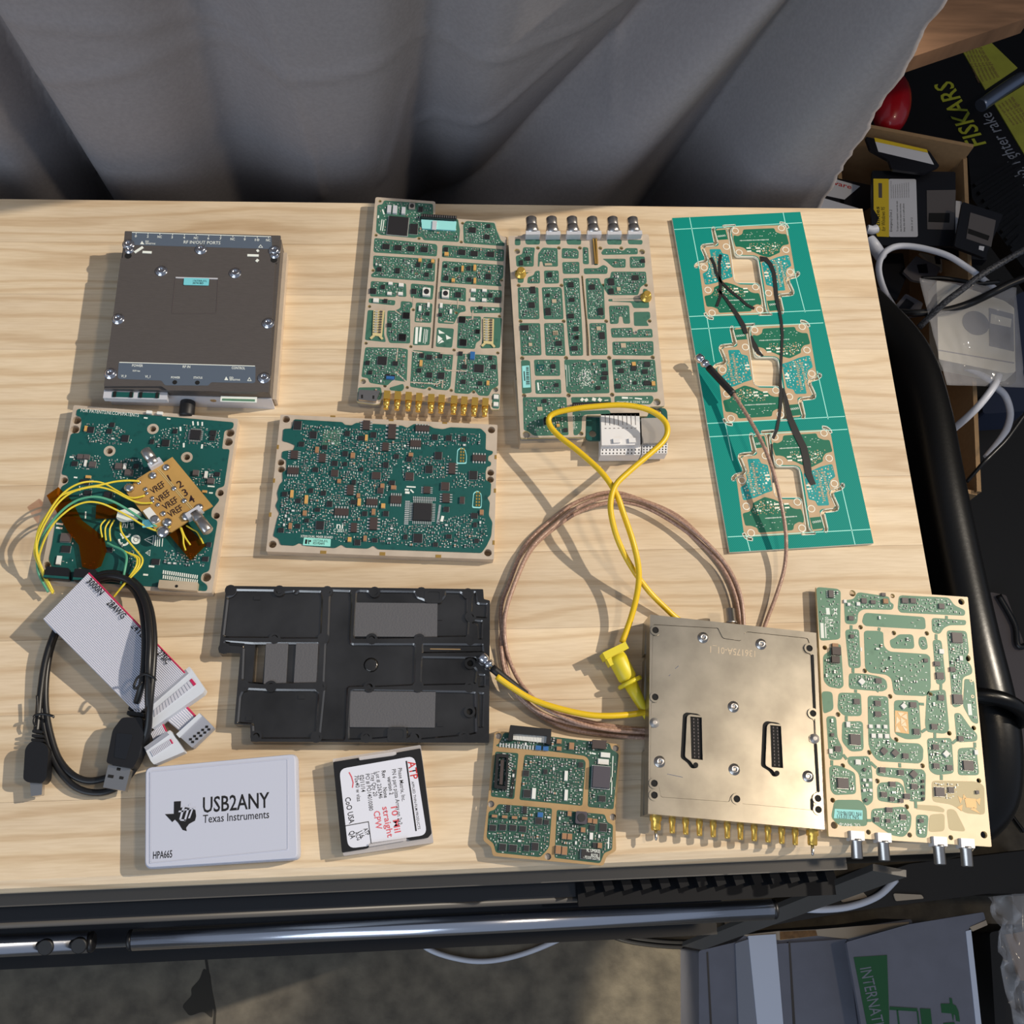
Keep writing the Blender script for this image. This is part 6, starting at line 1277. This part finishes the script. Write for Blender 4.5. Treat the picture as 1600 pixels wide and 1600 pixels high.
seq = lp[12::-1]
for turn in range(3):
    off = [(0, 0), (9, 6), (-3, 12)][turn]; zz = .0025+turn*.0026
    for i, (x, y) in enumerate(reversed(lp) if turn < 0 else lp[11::-1]+lp[:11:-1]):
        a = 1.0; r_ = jag.uniform(-2.5, 2.5); dx, dy = x-975, y-960; L_ = hypot(dx, dy); s = (L_-[0, 9, 4][turn]-r_+3*sin(i*.5+turn*2))/L_
        path.append((975+dx*s, 960+dy*s)); zs.append(min(zz, .006) if y > 1130 or x > 1120 else zz)
path += [(790, 985), (786, 1030), (795, 1062), (822, 1088)][:0]
k = MB(); k.tube([W(x, y, z)-o_ for (x, y), z in zip(path, zs)], .00125, 8, 0, 5); k.build('cord', 'coax_tan', cx)
def coax_plug(p0, p1, p2, z0, z1, z2):
    a, d, e = W(*p0, z0)-o_, W(*p1, z1)-o_, W(*p2, z2)-o_; k = MB(); v = d-a; L_ = v.length
    k.lathe([(.0022, 0), (.0030, L_*.06), (.0030, L_*.36), (.0022, L_*.40), (.0022, L_*.5), (.0029, L_*.52), (.0029, L_*.72), (.0021, L_*.75), (.0021, L_)], a, v, 16); k.build('push_on_plug', 'chrome', cx)
    k = MB(); k.tube([d-v*.1, d+(e-d)*.5, e], .0023, 12, 0, 4); k.build('sleeve', 'black_rubber', cx)
coax_plug((1089, 556), (1109, 576), (1146, 616), .0090, .0095, .012)
coax_plug((751, 1024), (771, 1046), (822, 1086), .0125, .0115, .0085)
cable('815,1080 850,1106 905,1130 960,1141 1020,1144', (0, 0, 1), [.0085, .0092, .0095, .008, .005], .00125, 'coax_tan', 'cord', cx, o_, 8)

# ---------------------------------------------------------------- yellow hook lead
mat('lead_yellow', (228, 190, 30), .38); mat('hook_yellow', (222, 204, 44), .42)
o_ = W(960, 900); yl = empty('test_lead', o_, 0, 'bright yellow test lead looping over the coil with a yellow hook clip', 'test lead')
cable('972,1004 986,965 996,925 998,890 990,850 975,805 962,770 940,738 905,706 872,680 858,662 862,648 890,640 930,635 975,633 1012,640 1036,655 1043,672 1036,690 1012,712 985,735 962,758 954,785 957,815 968,850 988,888 1015,925 1048,958 1075,985 1085,1040 1060,1095 1010,1112 965,1118 920,1117 870,1106 830,1092 800,1074 776,1057', (0, 0, 1),
      [.010, .012, .016, .020, .024, .026, .028, .028, .026, .024, .0235, .024, .0255, .027, .028, .028, .028, .028, .028, .029, .030, .031, .030, .027, .022, .016, .010, .006, .003, .0025, .003, .008, .011, .012, .012, .012, .013, .014], .00175, 'lead_yellow', 'cord', yl, o_)
a, d = W(957, 1014, .0085)-o_, W(1016, 1128, .0065)-o_; v = d-a; L_ = v.length; k = MB()
k.lathe([(.0052, L_*.10), (.0056, L_*.16), (.0054, L_*.40), (.0044, L_*.43), (.0042, L_*.46)], a, v, 18); k.build('hook_body', 'hook_yellow', yl)
k = MB(); k.lathe([(.0072, 0), (.0076, .0012), (.0072, .0024)], a+v*.44, v, 22); k.build('finger_ring', 'hook_yellow', yl)
k = MB(); k.lathe([(.0042, L_*.46), (.0036, L_*.6), (.0026, L_*.85), (.0020, L_)], a, v, 16); k.build('hook_nose', 'hook_yellow', yl)
u = v.normalized(); w = Vector((-u.y, u.x, 0)).normalized(); mt = Matrix((w, u, w.cross(u))).transposed().to_4x4(); mt.translation = a+u*.002; k = MB(); k.obox(mt, .0150, .0042, .0105, 0); k.build('plunger_cap', 'hook_yellow', yl)
mt2 = mt.copy(); mt2.translation = a+u*.0058-w*.0012; k = MB(); k.obox(mt2, .0108, .0052, .0070, 0); k.build('plunger_stem', 'hook_yellow', yl)
# ================================================================ the clutter beside and below the cabinet
mat('cardboard', (168, 136, 98), .8, var=.06, vscale=200); mat('cardboard_dark', (120, 92, 62), .85)
mat('floppy_black', (22, 23, 30), .4); mat('floppy_grey', (108, 106, 112), .45); mat('floppy_beige', (190, 184, 168), .5); mat('shutter', (112, 106, 104), .4, .3); mat('shutter_dark', (96, 98, 104), .4, .4)
mat('paper', (222, 222, 226), .7); mat('label_yellow', (232, 200, 44), .6); mat('bag_black', (12, 13, 17), .35, bump=.3, bscale=60); mat('rake_yellow', (146, 148, 52), .55, var=.1, vscale=60); mat('rake_yellow_print', (150, 156, 40), .55); mat('rake_white_print', (116, 122, 134), .55)
mat('cable_white', (206, 210, 222), .4); mat('red_plastic', (170, 16, 30), .3, coat=.4); mat('plank_brown', (150, 112, 82), .65, var=.22, vscale=9, stretch=(2, 14, 1), detail=6); mat('bin_black', (14, 14, 16), .6); mat('cloth_navy', (36, 46, 70), .8); mat('steel_tube', (120, 130, 150), .3, .8)
mat('box_grey', (112, 114, 126), .75, var=.05, vscale=40); mat('box_grey2', (132, 136, 148), .75); mat('tape_white', (206, 214, 232), .5); mat('box_inner', (176, 160, 140), .85); mat('box_green', (6, 84, 44), .6); mat('torn_brown', (126, 92, 58), .9, var=.3, vscale=120)
m = mat('clear_bag', (240, 240, 245), .08, spec=.9); nt = m.node_tree; tr_ = nt.nodes.new('ShaderNodeBsdfTransparent'); mx_ = nt.nodes.new('ShaderNodeMixShader'); mx_.inputs[0].default_value = .16
nt.links.new(tr_.outputs[0], mx_.inputs[1]); nt.links.new(nt.nodes['Principled BSDF'].outputs[0], mx_.inputs[2]); nt.links.new(mx_.outputs[0], nt.nodes['Material Output'].inputs[0])
class Flat:     # a thing lying at level z, outline read from the picture
    def __init__(s, name, label, cat, poly, t, z, th, m, r=.002, group=None, body='case'):
        P = [W(x, y, z) for x, y in pts(poly, t)]; c = sum(P, Vector())/len(P); s.c = c; s.t = t; s.z = z; s.top = 0.0
        s.e = empty(name, Vector((c.x, c.y, c.z-th)), 0, label, cat, group); s.th = th
        MB().prism(rnd([(p.x-c.x, p.y-c.y) for p in P], r), 0, th, 0).build(body, m, s.e)
    def q(s, poly, t=None, dz=0): return [(lambda p: (p.x-s.c.x, p.y-s.c.y))(W(x, y, s.z+dz)) for x, y in pts(poly, t or s.t)]
    def add(s, name, poly, m, dz=.0002, z0=None, r=.0004, t=None, parent=None):
        return MB().prism(rnd(s.q(poly, t, dz), r), s.th+(0 if z0 is None else z0), s.th+dz, 0).build(name, m, parent or s.e)
    def text(s, w, p0, p1, h, m, dz=.0003, t=None):
        a, d = s.q('%f,%f %f,%f' % (p0+p1), t, dz); return letter(s.e, w, a, d, h, s.th+dz, m)
K1 = (1250, 0, .21875); K2 = (1250, 330, .21875); K3 = (1250, 650, .21875); K8 = (1340, 180, .1625); K5 = (1080, 1440, .2125); K55 = (1400, 1340, .16247)
bn = empty('storage_bin', (.95, .62, 0), 0, 'black plastic storage bin under the heap of diskettes at the right of the cabinet', 'bin')
MB().box(0, 0, 0, TZ-.41, 1.20, .94, 0, 0, True).build('bin_wall', 'bin_black', bn); MB().box(0, 0, TZ-.41, TZ-.405, 1.22, .96, 0, 0, True).build('bin_lid', 'bin_black', bn)
# carton
bx = empty('cardboard_box', W(1430, 480, -.405), 0, 'open brown cardboard box full of diskettes at the right of the worktop', 'box'); o_ = bx.location
def wall(a, d, z0, z1, par, m='cardboard', th=.004, name='side_wall'):
    v = (d-a).xy; k = MB(); k.box((a.x+d.x)/2-o_.x, (a.y+d.y)/2-o_.y, z0+TZ-o_.z, z1+TZ-o_.z, v.length, th, atan2(v.y, v.x), 0, True); return k.build(name, m, par)
A_, B_, C_, E_ = W(1338, 193, -.25), W(1521, 228, -.25), W(1530, 768, -.268), W(1372, 740, -.268)
wall(A_, B_, -.405, -.25, bx); wall(B_, C_, -.405, -.268, bx); wall(C_, E_, -.405, -.272, bx); wall(E_, A_, -.405, -.30, bx)
k = MB(); k.prism([(p.x-o_.x, p.y-o_.y) for p in (A_, B_, C_, E_)], 0, .004, 0); k.build('box_floor', 'cardboard_dark', bx)
# diskettes
def shutter(f, poly, win, m='shutter'):
    o = f.add('shutter', poly, m, .0006); f.add('shutter_window', win, 'hole_black', .0008, .0006, parent=f.e)
f = Flat('floppy_disk', 'black diskette with yellow and white printed label, face up beside the worktop edge', 'diskette', '140,532 942,545 940,1258 132,1248', K8, -.268, .0034, 'floppy_black', group='diskettes in the carton')
f.add('paper_label', '300,612 562,614 580,1170 303,1170', 'paper', .0002, r=.002); f.add('paper_label', '152,610 300,612 303,1170 190,1165 160,1100 205,985 155,905', 'label_yellow', .0002); shutter(f, '665,722 945,718 925,1100 670,1095', '685,940 888,940 884,1032 680,1026')
f.add('print_block', '200,652 235,654 236,795 202,793', 'chip_grey', .0003, .0002)
for w, a, d, h in (('Norton Utilities', (216, 1120), (208, 880), .0042), ('for Windows 95', (268, 1115), (262, 885), .0042), ('Emergency Disk 2', (332, 1120), (330, 910), .0024), ('To start your computer, insert this disk', (392, 1120), (386, 825), .0018), ('into drive A and restart the machine', (424, 1120), (418, 850), .0018), ('keep this disk in a safe place', (456, 1120), (448, 850), .0018), ('Disk 2 of 2', (532, 1115), (528, 985), .0018)): f.text(w.replace('Norton Utilities', 'Utilities'), a, d, h, 'print_black')
for i in range(9): f.text('terms of use apply see the licence', (328+i*21, 800-i), (324+i*21, 632+(i*37 % 40)), .0011, 'chip_grey')
f = Flat('floppy_disk', 'black diskette with grey metal shutter, tilted on the carton rim furthest right', 'diskette', '1010,832 1400,955 1225,1372 930,1262', K8, -.244, .0034, 'floppy_black', group='diskettes in the carton')
shutter(f, '1085,935 1330,1010 1285,1265 1045,1185', '1065,1088 1270,1160 1255,1205 1060,1135'); f.add('arrow_mark', '1170,1255 1220,1262 1210,1305 1165,1290', 'paper')
f = Flat('floppy_disk', 'diskette with white label showing as a sliver between the two black diskettes', 'diskette', '780,830 1010,828 940,1175 760,1160', K8, -.275, .0034, 'floppy_black', group='diskettes in the carton'); f.add('paper_label', '945,822 1008,830 938,1172 925,1165', 'paper')
f = Flat('floppy_disk', 'black diskette with pale blue label and yellow stripe, against the carton back wall', 'diskette', '75,205 690,345 790,490 640,560 330,520 300,430 120,330', K8, -.256, .0034, 'floppy_black', group='diskettes in the carton'); f.add('paper_label', '170,255 675,362 735,475 200,350', 'paper'); f.add('paper_label', '160,215 665,330 678,360 170,255', 'label_yellow')
f = Flat('floppy_disk', 'grey diskette with white label bearing red print, half behind the curtain edge', 'diskette', '180,1255 540,1330 600,1420 420,1520 120,1420', K1, -.30, .0034, 'floppy_black', group='diskettes in the carton'); f.add('paper_label', '215,1268 430,1330 318,1425 150,1390', 'paper'); f.text('ware', (218, 1312), (366, 1352), .0058, 'ink_red')
f = Flat('paper_sheet', 'pinkish printed paper scrap at the back corner of the worktop', 'paper', '120,1400 425,1490 420,1510 60,1500', K1, -.285, .001, 'paper')
f = Flat('floppy_disk', 'light grey diskette turned on its corner inside the white cable loop', 'diskette', '735,430 830,318 1005,402 950,520 800,490', K2, -.315, .0034, 'floppy_grey', group='diskettes in the carton'); f.add('hub', '835,382 905,376 916,442 850,440', 'floppy_black', .0004)
f = Flat('floppy_disk', 'light grey diskette with black shutter beside the big black handle', 'diskette', '660,700 755,588 880,655 850,745 770,760', K2, -.318, .0034, 'floppy_grey', group='diskettes in the carton'); f.add('shutter', '705,690 760,622 818,660 770,718', 'floppy_black', .0006)
f = Flat('floppy_disk', 'cream diskette edge on beyond the grey one turned on its corner', 'diskette', '850,292 1060,345 1245,455 1230,490 1000,425', K2, -.322, .0034, 'floppy_beige', group='diskettes in the carton'); f.add('label_spot', '960,320 1000,325 1005,380 970,375', 'floppy_black'); f.add('label_spot', '1095,375 1130,385 1150,420 1110,410', 'floppy_black')
f = Flat('floppy_disk', 'dark diskette lying below the white cable loop, next to the worktop edge', 'diskette', '575,300 735,300 760,470 690,640 590,560', K2, -.322, .0034, 'floppy_black', group='diskettes in the carton')
f = Flat('floppy_disk', 'black diskette stack on edge along the carton, below the labelled diskette', 'diskette', '1010,240 1330,300 1340,350 1200,340 1000,290', K2, -.285, .01, 'floppy_black', group='diskettes in the carton')
f = Flat('floppy_disk', 'cream diskette back with round steel hub inside a clear plastic bag', 'diskette', '975,495 1110,520 1460,640 1530,690 1540,1150 1480,1158 990,1058', K2, -.246, .018, 'floppy_beige', group='diskettes in the carton')
c_ = [Vector(p) for p in f.q('1255,800')]; k = MB(); k.prism(circ(c_[0].x, c_[0].y, .0128, 28), f.th, f.th+.0006, 0); k.build('hub', 'shutter_dark', f.e)
f.add('shutter', '1350,690 1525,735 1530,1000 1355,960', 'shutter_dark', .0006); f.add('shutter_window', '1365,732 1512,770 1505,830 1360,800', 'floppy_beige', .0008, .0006); f.add('seam', '990,988 1530,1080 1530,1088 990,995', 'floppy_grey', .0003)
# clear bag over it
def film(name, poly, t, z, amp, label, cat, m='clear_bag', n=26, seed=1):
    P = [W(x, y, z) for x, y in pts(poly, t)]; o = sum(P, Vector())/4; r_ = random.Random(seed); k = MB()
    bump = [(r_.random(), r_.random(), r_.uniform(.05, .16), r_.uniform(-1, 1), r_.uniform(0, 3.1)) for _ in range(34)]
    for j in range(n+1):
        for i in range(n+1):
            u, v = i/n, j/n; p = (P[0]*(1-u)+P[1]*u)*(1-v)+(P[3]*(1-u)+P[2]*u)*v; h = 0
            for a, c, w_, s_, an in bump:
                du, dv = (u-a)*cos(an)+(v-c)*sin(an), -(u-a)*sin(an)+(v-c)*cos(an); h += s_*math.exp(-(du/w_)**2-(dv/(w_*.3))**2)
            k.v.append((p.x-o.x, p.y-o.y, p.z-o.z+amp*h))
    for j in range(n):
        for i in range(n): a = j*(n+1)+i; k.face((a, a+n+1, a+n+2, a+1), 0, True)
    ob = k.build(name, m, None, o); tag(ob, label, cat); md = ob.modifiers.new('thick', 'SOLIDIFY'); md.thickness = .0003; return ob
film('plastic_bag', '850,480 1540,555 1610,1260 1050,1240', K2, -.238, .004, 'crumpled clear plastic bag around the cream diskette with the steel hub', 'plastic bag')
# cables over the heap
def tcable(name, path, t, zs, r, m, label, cat='cable', group=None, n=10):
    P = pts(path, t); zs = zs if isinstance(zs, list) else [zs]*len(P); Q = [W(x, y, z) for (x, y), z in zip(P, zs)]; o = Q[0].copy(); k = MB(); k.tube([p-o for p in Q], r, n, 0, 6)
    ob = k.build(name, m, None, o); return tag(ob, label, cat, group)
mat('cable_braid', (16, 16, 19), .5, var=.9, vscale=700, rgb2=(84, 86, 92), detail=1)
tcable('white_cable', '680,700 600,560 562,420 585,320 650,265 740,248 880,265 1050,315 1180,392 1275,460 1400,560', K2, [-.30, -.27, -.25, -.24, -.236, -.235, -.232, -.228, -.23, -.24, -.30], .0030, 'cable_white', 'thick white cable looping up from the worktop edge over the diskettes')
tcable('black_cable', '1640,255 1480,345 1300,452 1150,565 1020,665 850,830', K2, [-.20, -.205, -.21, -.22, -.23, -.25], .0030, 'cable_braid', 'black braided cable running diagonally over the clear bag')
tcable('black_cable', '1640,465 1500,520 1380,580 1220,655 1080,700 950,718 820,728 720,720', K2, [-.21, -.215, -.22, -.235, -.24, -.242, -.245, -.255], .0036, 'cable_black', 'smooth black cable curving below the braided one')
tcable('black_cable', '870,480 1000,478 1120,492 1260,515 1420,505', K2, -.255, .0022, 'cable_black', 'thin black cable lying over the cream diskettes')
tcable('white_cable', '985,1075 1060,1085 1160,1105 1270,1150 1375,1212', K2, [-.262, -.258, -.255, -.255, -.262], .0036, 'cable_white', 'white cable running right from the big black handle under the clear bag')
tcable('white_cable', '1425,1155 1385,1250 1290,1375 1190,1475 1090,1560', K2, [-.258, -.235, -.235, -.245, -.26], .0034, 'cable_white', 'white cable running down left from the clear bag towards the black handle')
tcable('white_cable', '1380,1245 1460,1310 1500,1420 1490,1520 1440,1620 1330,1760', K2, [-.262, -.28, -.285, -.285, -.285, -.29], .0034, 'cable_white', 'dim white cable dropping from the clear bag past the end of the carton')
tcable('black_cable', '1610,-20 1480,160 1390,255 1310,335 1190,470', K3, [-.23, -.235, -.235, -.235, -.25], .0018, 'cable_black', 'thin black cable crossing the end of the carton')
f = Flat('cloth_bag', 'dark navy cloth bag right of the carton', 'bag', '1530,600 1640,560 1640,1425 1300,1450 1320,1290 1545,1230', K2, -.36, .045, 'cloth_navy', .006)
f = Flat('paper_sheet', 'printed white paper sheet between worktop edge and the black handle', 'paper', '735,90 812,120 868,445 815,450', K3, -.33, .001, 'paper')
for i in range(6): f.text('PART NO 014 REV A', (785+i*4, 205+i*44), (862+i*2, 225+i*38), .0028, 'chip_grey')
f = Flat('cardboard_scrap', 'torn brown cardboard scrap between worktop edge and the black handle', 'cardboard', '822,448 872,440 945,800 905,830', K3, -.35, .004, 'cardboard_dark')
tcable('black_cable', '860,720 960,650 1060,640', K3, -.32, .0030, 'cable_black', 'black cable over the torn cardboard by the worktop edge'); tcable('white_cable', '800,-60 720,120 690,260 760,420', K3, -.30, .0026, 'cable_white', 'white cable between the worktop edge and the black handle')
tcable('white_plug', '478,128 515,135 548,125', K2, -.24, .0042, 'cable_white', 'short white plug sticking out at the worktop edge below the labelled diskette', 'plug'); tcable('white_plug', '492,205 530,250 580,325', K2, [-.25, -.25, -.26], .0060, 'cable_white', 'white plug body leaning on the worktop edge beside the white cable loop', 'plug')
# rake card, tube, red handle, plank
f = Flat('leaf_rake', 'black leaf rake head with yellow cards and one big word in yellow letters', 'rake', '620,480 1100,290 1700,60 1700,2050 1230,1420 1190,1030 460,880', K1, -.305, .02, 'bag_black', .004)
f.add('yellow_card', '1120,292 1292,232 1555,485 1325,640', 'rake_yellow', .001); f.add('yellow_card', '1390,740 1660,570 1680,1250 1600,1095', 'rake_yellow', .001)
f.text('FISKARS', (1330, 1025), (1078, 575), .0235, 'rake_yellow_print', .0006); f.text('1 lb. lighter rake', (1665, 1310), (1362, 800), .0165, 'rake_white_print', .0006)
for i in range(6): f.text('comfortable grip handle rake care', (1425-i*28, 550+i*8), (1290-i*24, 325-i*4), .0046 if i == 0 else .003, 'cardboard_dark', .0013)
for i in range(5): f.text('durable and light rake', (1640-i*26, 860+i*8), (1520-i*24, 690+i*14), .0046 if i == 0 else .003, 'cardboard_dark', .0013)
k = MB()
for i in range(9):
    a = f.q('%f,%f %f,%f' % (1240+i*32, 1330+i*55, 1580, 1120+i*70), K1, .001); d = Vector(a[1])-Vector(a[0]); k.box((a[0][0]+a[1][0])/2, (a[0][1]+a[1][1])/2, f.th, f.th+.004, d.length, .0035, atan2(d.y, d.x))
k.build('tines', 'bag_black', f.e, kind='stuff')
tcable('steel_tube', '1290,755 1440,650 1585,555', K1, -.262, .0068, 'steel_tube', 'short bright steel tube lying across the rake cards', 'tube', n=18)
k = MB(); a, d = W(1388, 208, -.262), W(1398, 118, -.262); v = d-a; k.lathe([(.019*sqrt(max(0, 1-(2*i/14-1)**2))+.0004, v.length*i/14) for i in range(15)], (0, 0, 0), v, 28); tag(k.build('red_handle', 'red_plastic', None, a), 'rounded red plastic handle peeping out between curtain and carton', 'handle')
P = [W(1402, 97, -.12), W(1612, 26, -.12), W(1640, -120, -.12), W(1420, -120, -.12)]; o = sum(P, Vector())/4; k = MB(); k.prism([(p.x-o.x, p.y-o.y) for p in P], -.02, 0, 0); tag(k.build('plank', 'plank_brown', None, o), 'rough brown plank behind the curtain at the top right corner', 'plank')
# cable ring round the handle and things right of it
tcable('black_cable', '1515,1086 1545,1088 1575,1096 1597,1112 1592,1128 1560,1122', (0, 0, 1), [-.075, -.072, -.074, -.085, -.10, -.14], .0052, 'cab_handle', 'shiny black cable ringed round the big black handle')
tcable('black_cable', '1560,930 1585,975 1592,1010 1620,1000', (0, 0, 1), -.39, .0030, 'cable_black', 'black cable hanging beside the big handle above the ring'); tcable('black_cable', '1600,1135 1588,1180 1572,1250 1600,1300', (0, 0, 1), -.895, .0026, 'cable_black', 'thin black cable trailing below the cable ring')
f = Flat('grey_panel', 'narrow grey panel edge right of the big black handle', 'panel', '1547,925 1572,930 1602,1010 1612,1190 1582,1160', (0, 0, 1), -.394, .01, 'chip_grey')
# ---------------------------------------------------------------- floor: carton, cables, leaning bar
f = Flat('shipping_box', 'grey and white shipping carton with green INTERNATIONAL print on the floor in front', 'box', '55,215 330,150 400,95 1290,30 1620,-20 1800,900 60,900', K5, -.80, TZ-.80, 'box_grey', .003, body='body')
f.add('lid_panel', '325,160 425,128 520,900 355,900', 'box_grey2', .004); f.add('tape_strip', '420,105 622,92 690,900 500,900', 'tape_white', .0048); f.add('lid_panel', '610,165 1142,128 1240,900 690,900', 'box_grey', .004); f.add('fold_line', '715,150 728,150 775,900 755,900', 'chip', .0045); f.add('fold_line', '112,225 124,224 160,900 145,900', 'chip', .0006)
f.add('torn_edge', '380,98 640,70 920,58 1290,28 1600,2 1600,24 1150,128 925,104 655,138 420,112', 'box_inner', .003); f.add('torn_hole', '652,74 915,64 928,104 655,134', 'torn_brown', .0036)
fl = f.add('flap', '1140,150 1600,20 2150,-70 2165,-15 2045,40 2035,90 2110,900 1275,900 1215,560', 'box_grey', .042, .036, r=.002)
f.add('flap_edge', '2020,70 2058,60 2150,900 2110,900', 'tape_white', .043, .038); f.add('cut_end', '2050,40 2168,-10 2180,25 2070,72', 'box_inner', .043, .036)
f.add('print_block', '1195,262 1440,246 1462,900 1320,900', 'box_green', .0426, .042)
f.text('INTERNATIONAL', (1240, 345), (1392, 1010), .0150, 'rake_white_print', .0429)
for s in ('-60,1432 205,1450 205,1480 -60,1465', '5,1465 18,1465 42,1660 26,1660', '200,1478 212,1478 232,1660 218,1660', '230,1450 330,1455 352,1660 256,1660', '430,1405 520,1405 513,1350 536,1355 545,1408 575,1425 600,1480 614,1578 580,1572 572,1520 556,1500 550,1572 535,1500 440,1492', '455,1592 560,1582 580,1660 460,1660'):
    MB().prism(f.q(s, K55, .0425), f.th+.0422, f.th+.0428, 0).build('print_mark', 'box_green', f.e)
film('plastic_bag', '870,380 1300,330 1330,1700 1120,1650', K55, -.74, .022, 'crumpled clear plastic film beside the shipping carton at the lower right', 'plastic bag', seed=4)
f = Flat('black_case', 'black plastic case under the clear film at the lower right corner', 'case', '900,720 1300,640 1330,1700 960,1700', K55, -.80, .1, 'bin_black', .004); f.add('grey_pad', '1055,740 1300,700 1320,1190 1190,1180', 'cardboard_dark', .004)
tcable('floor_cable', '590,1405 640,1455 668,1482 710,1497 755,1502 805,1494 860,1474 925,1440 985,1390', (0, 0, 1), -.8965, .0034, 'cable_white', 'white cable curving out on the concrete floor below the long drawer pull')
tcable('floor_cable', '-15,1430 40,1478 70,1490 110,1497 150,1493 215,1472 275,1425', (0, 0, 1), -.8965, .0034, 'cable_white', 'white cable arc on the floor below the left end of the drawers')
for i, (dy, lb) in enumerate(((0, 'upper of the black cables on the floor left of the shipping carton'), (7, 'lower of the black cables on the floor left of the shipping carton'))): tcable('floor_cable', '880,%d 930,%d 970,%d 1020,%d 1070,%d 1120,%d 1180,%d' % (1400+dy, 1440+dy, 1460+dy, 1469+dy, 1472+dy, 1470+dy, 1462+dy), (0, 0, 1), -.8962, .0036, 'cable_black', lb)
f = Flat('gap_filler', 'flat black filler added to darken the gap between cabinet and shipping carton', 'case', '1200,1448 1262,1405 1420,1350 1680,1320 1680,1398 1545,1396 1330,1424 1205,1446', (0, 0, 1), -.74, TZ-.74, 'bin_black', .004)  # added black block that keeps this stretch of floor dark
tcable('white_cable', '1240,1419 1285,1421 1330,1416 1372,1400 1400,1374', (0, 0, 1), [-.732, -.732, -.732, -.732, -.732], .0042, 'cable_white', 'white cable bending in the dark gap behind the leaning bar')
f = Flat('paper_sheet', 'crumpled pale paper in the dark gap behind the leaning bar', 'paper', '1308,1396 1345,1390 1356,1402 1316,1410', (0, 0, 1), -.737, .002, 'box_inner'); f = Flat('paper_sheet', 'pale paper scrap on the floor beside the shipping carton back edge', 'paper', '1132,1438 1158,1445 1160,1458 1138,1464', (0, 0, 1), -.89, .004, 'box_inner')
f = Flat('paper_sheet', 'dim pale paper strip behind the shipping carton rim', 'paper', '1396,1396 1440,1398 1444,1404 1400,1408', (0, 0, 1), -.737, .002, 'box_inner')
a, d = W(1082, 1478, -.50), W(1390, 1360, -.035); v = d-a; k = MB(); u = v.normalized(); w = Vector((-u.y, u.x, 0)).normalized(); mt = Matrix((u, w, u.cross(w))).transposed().to_4x4(); mt.translation = v*.5
k.obox(mt, v.length, .020, .004, 0); q = k.build('leaning_bar', 'cab_grey', None, a); tag(q, 'flat dark metal bar leaning under the front right corner of the worktop', 'metal bar')
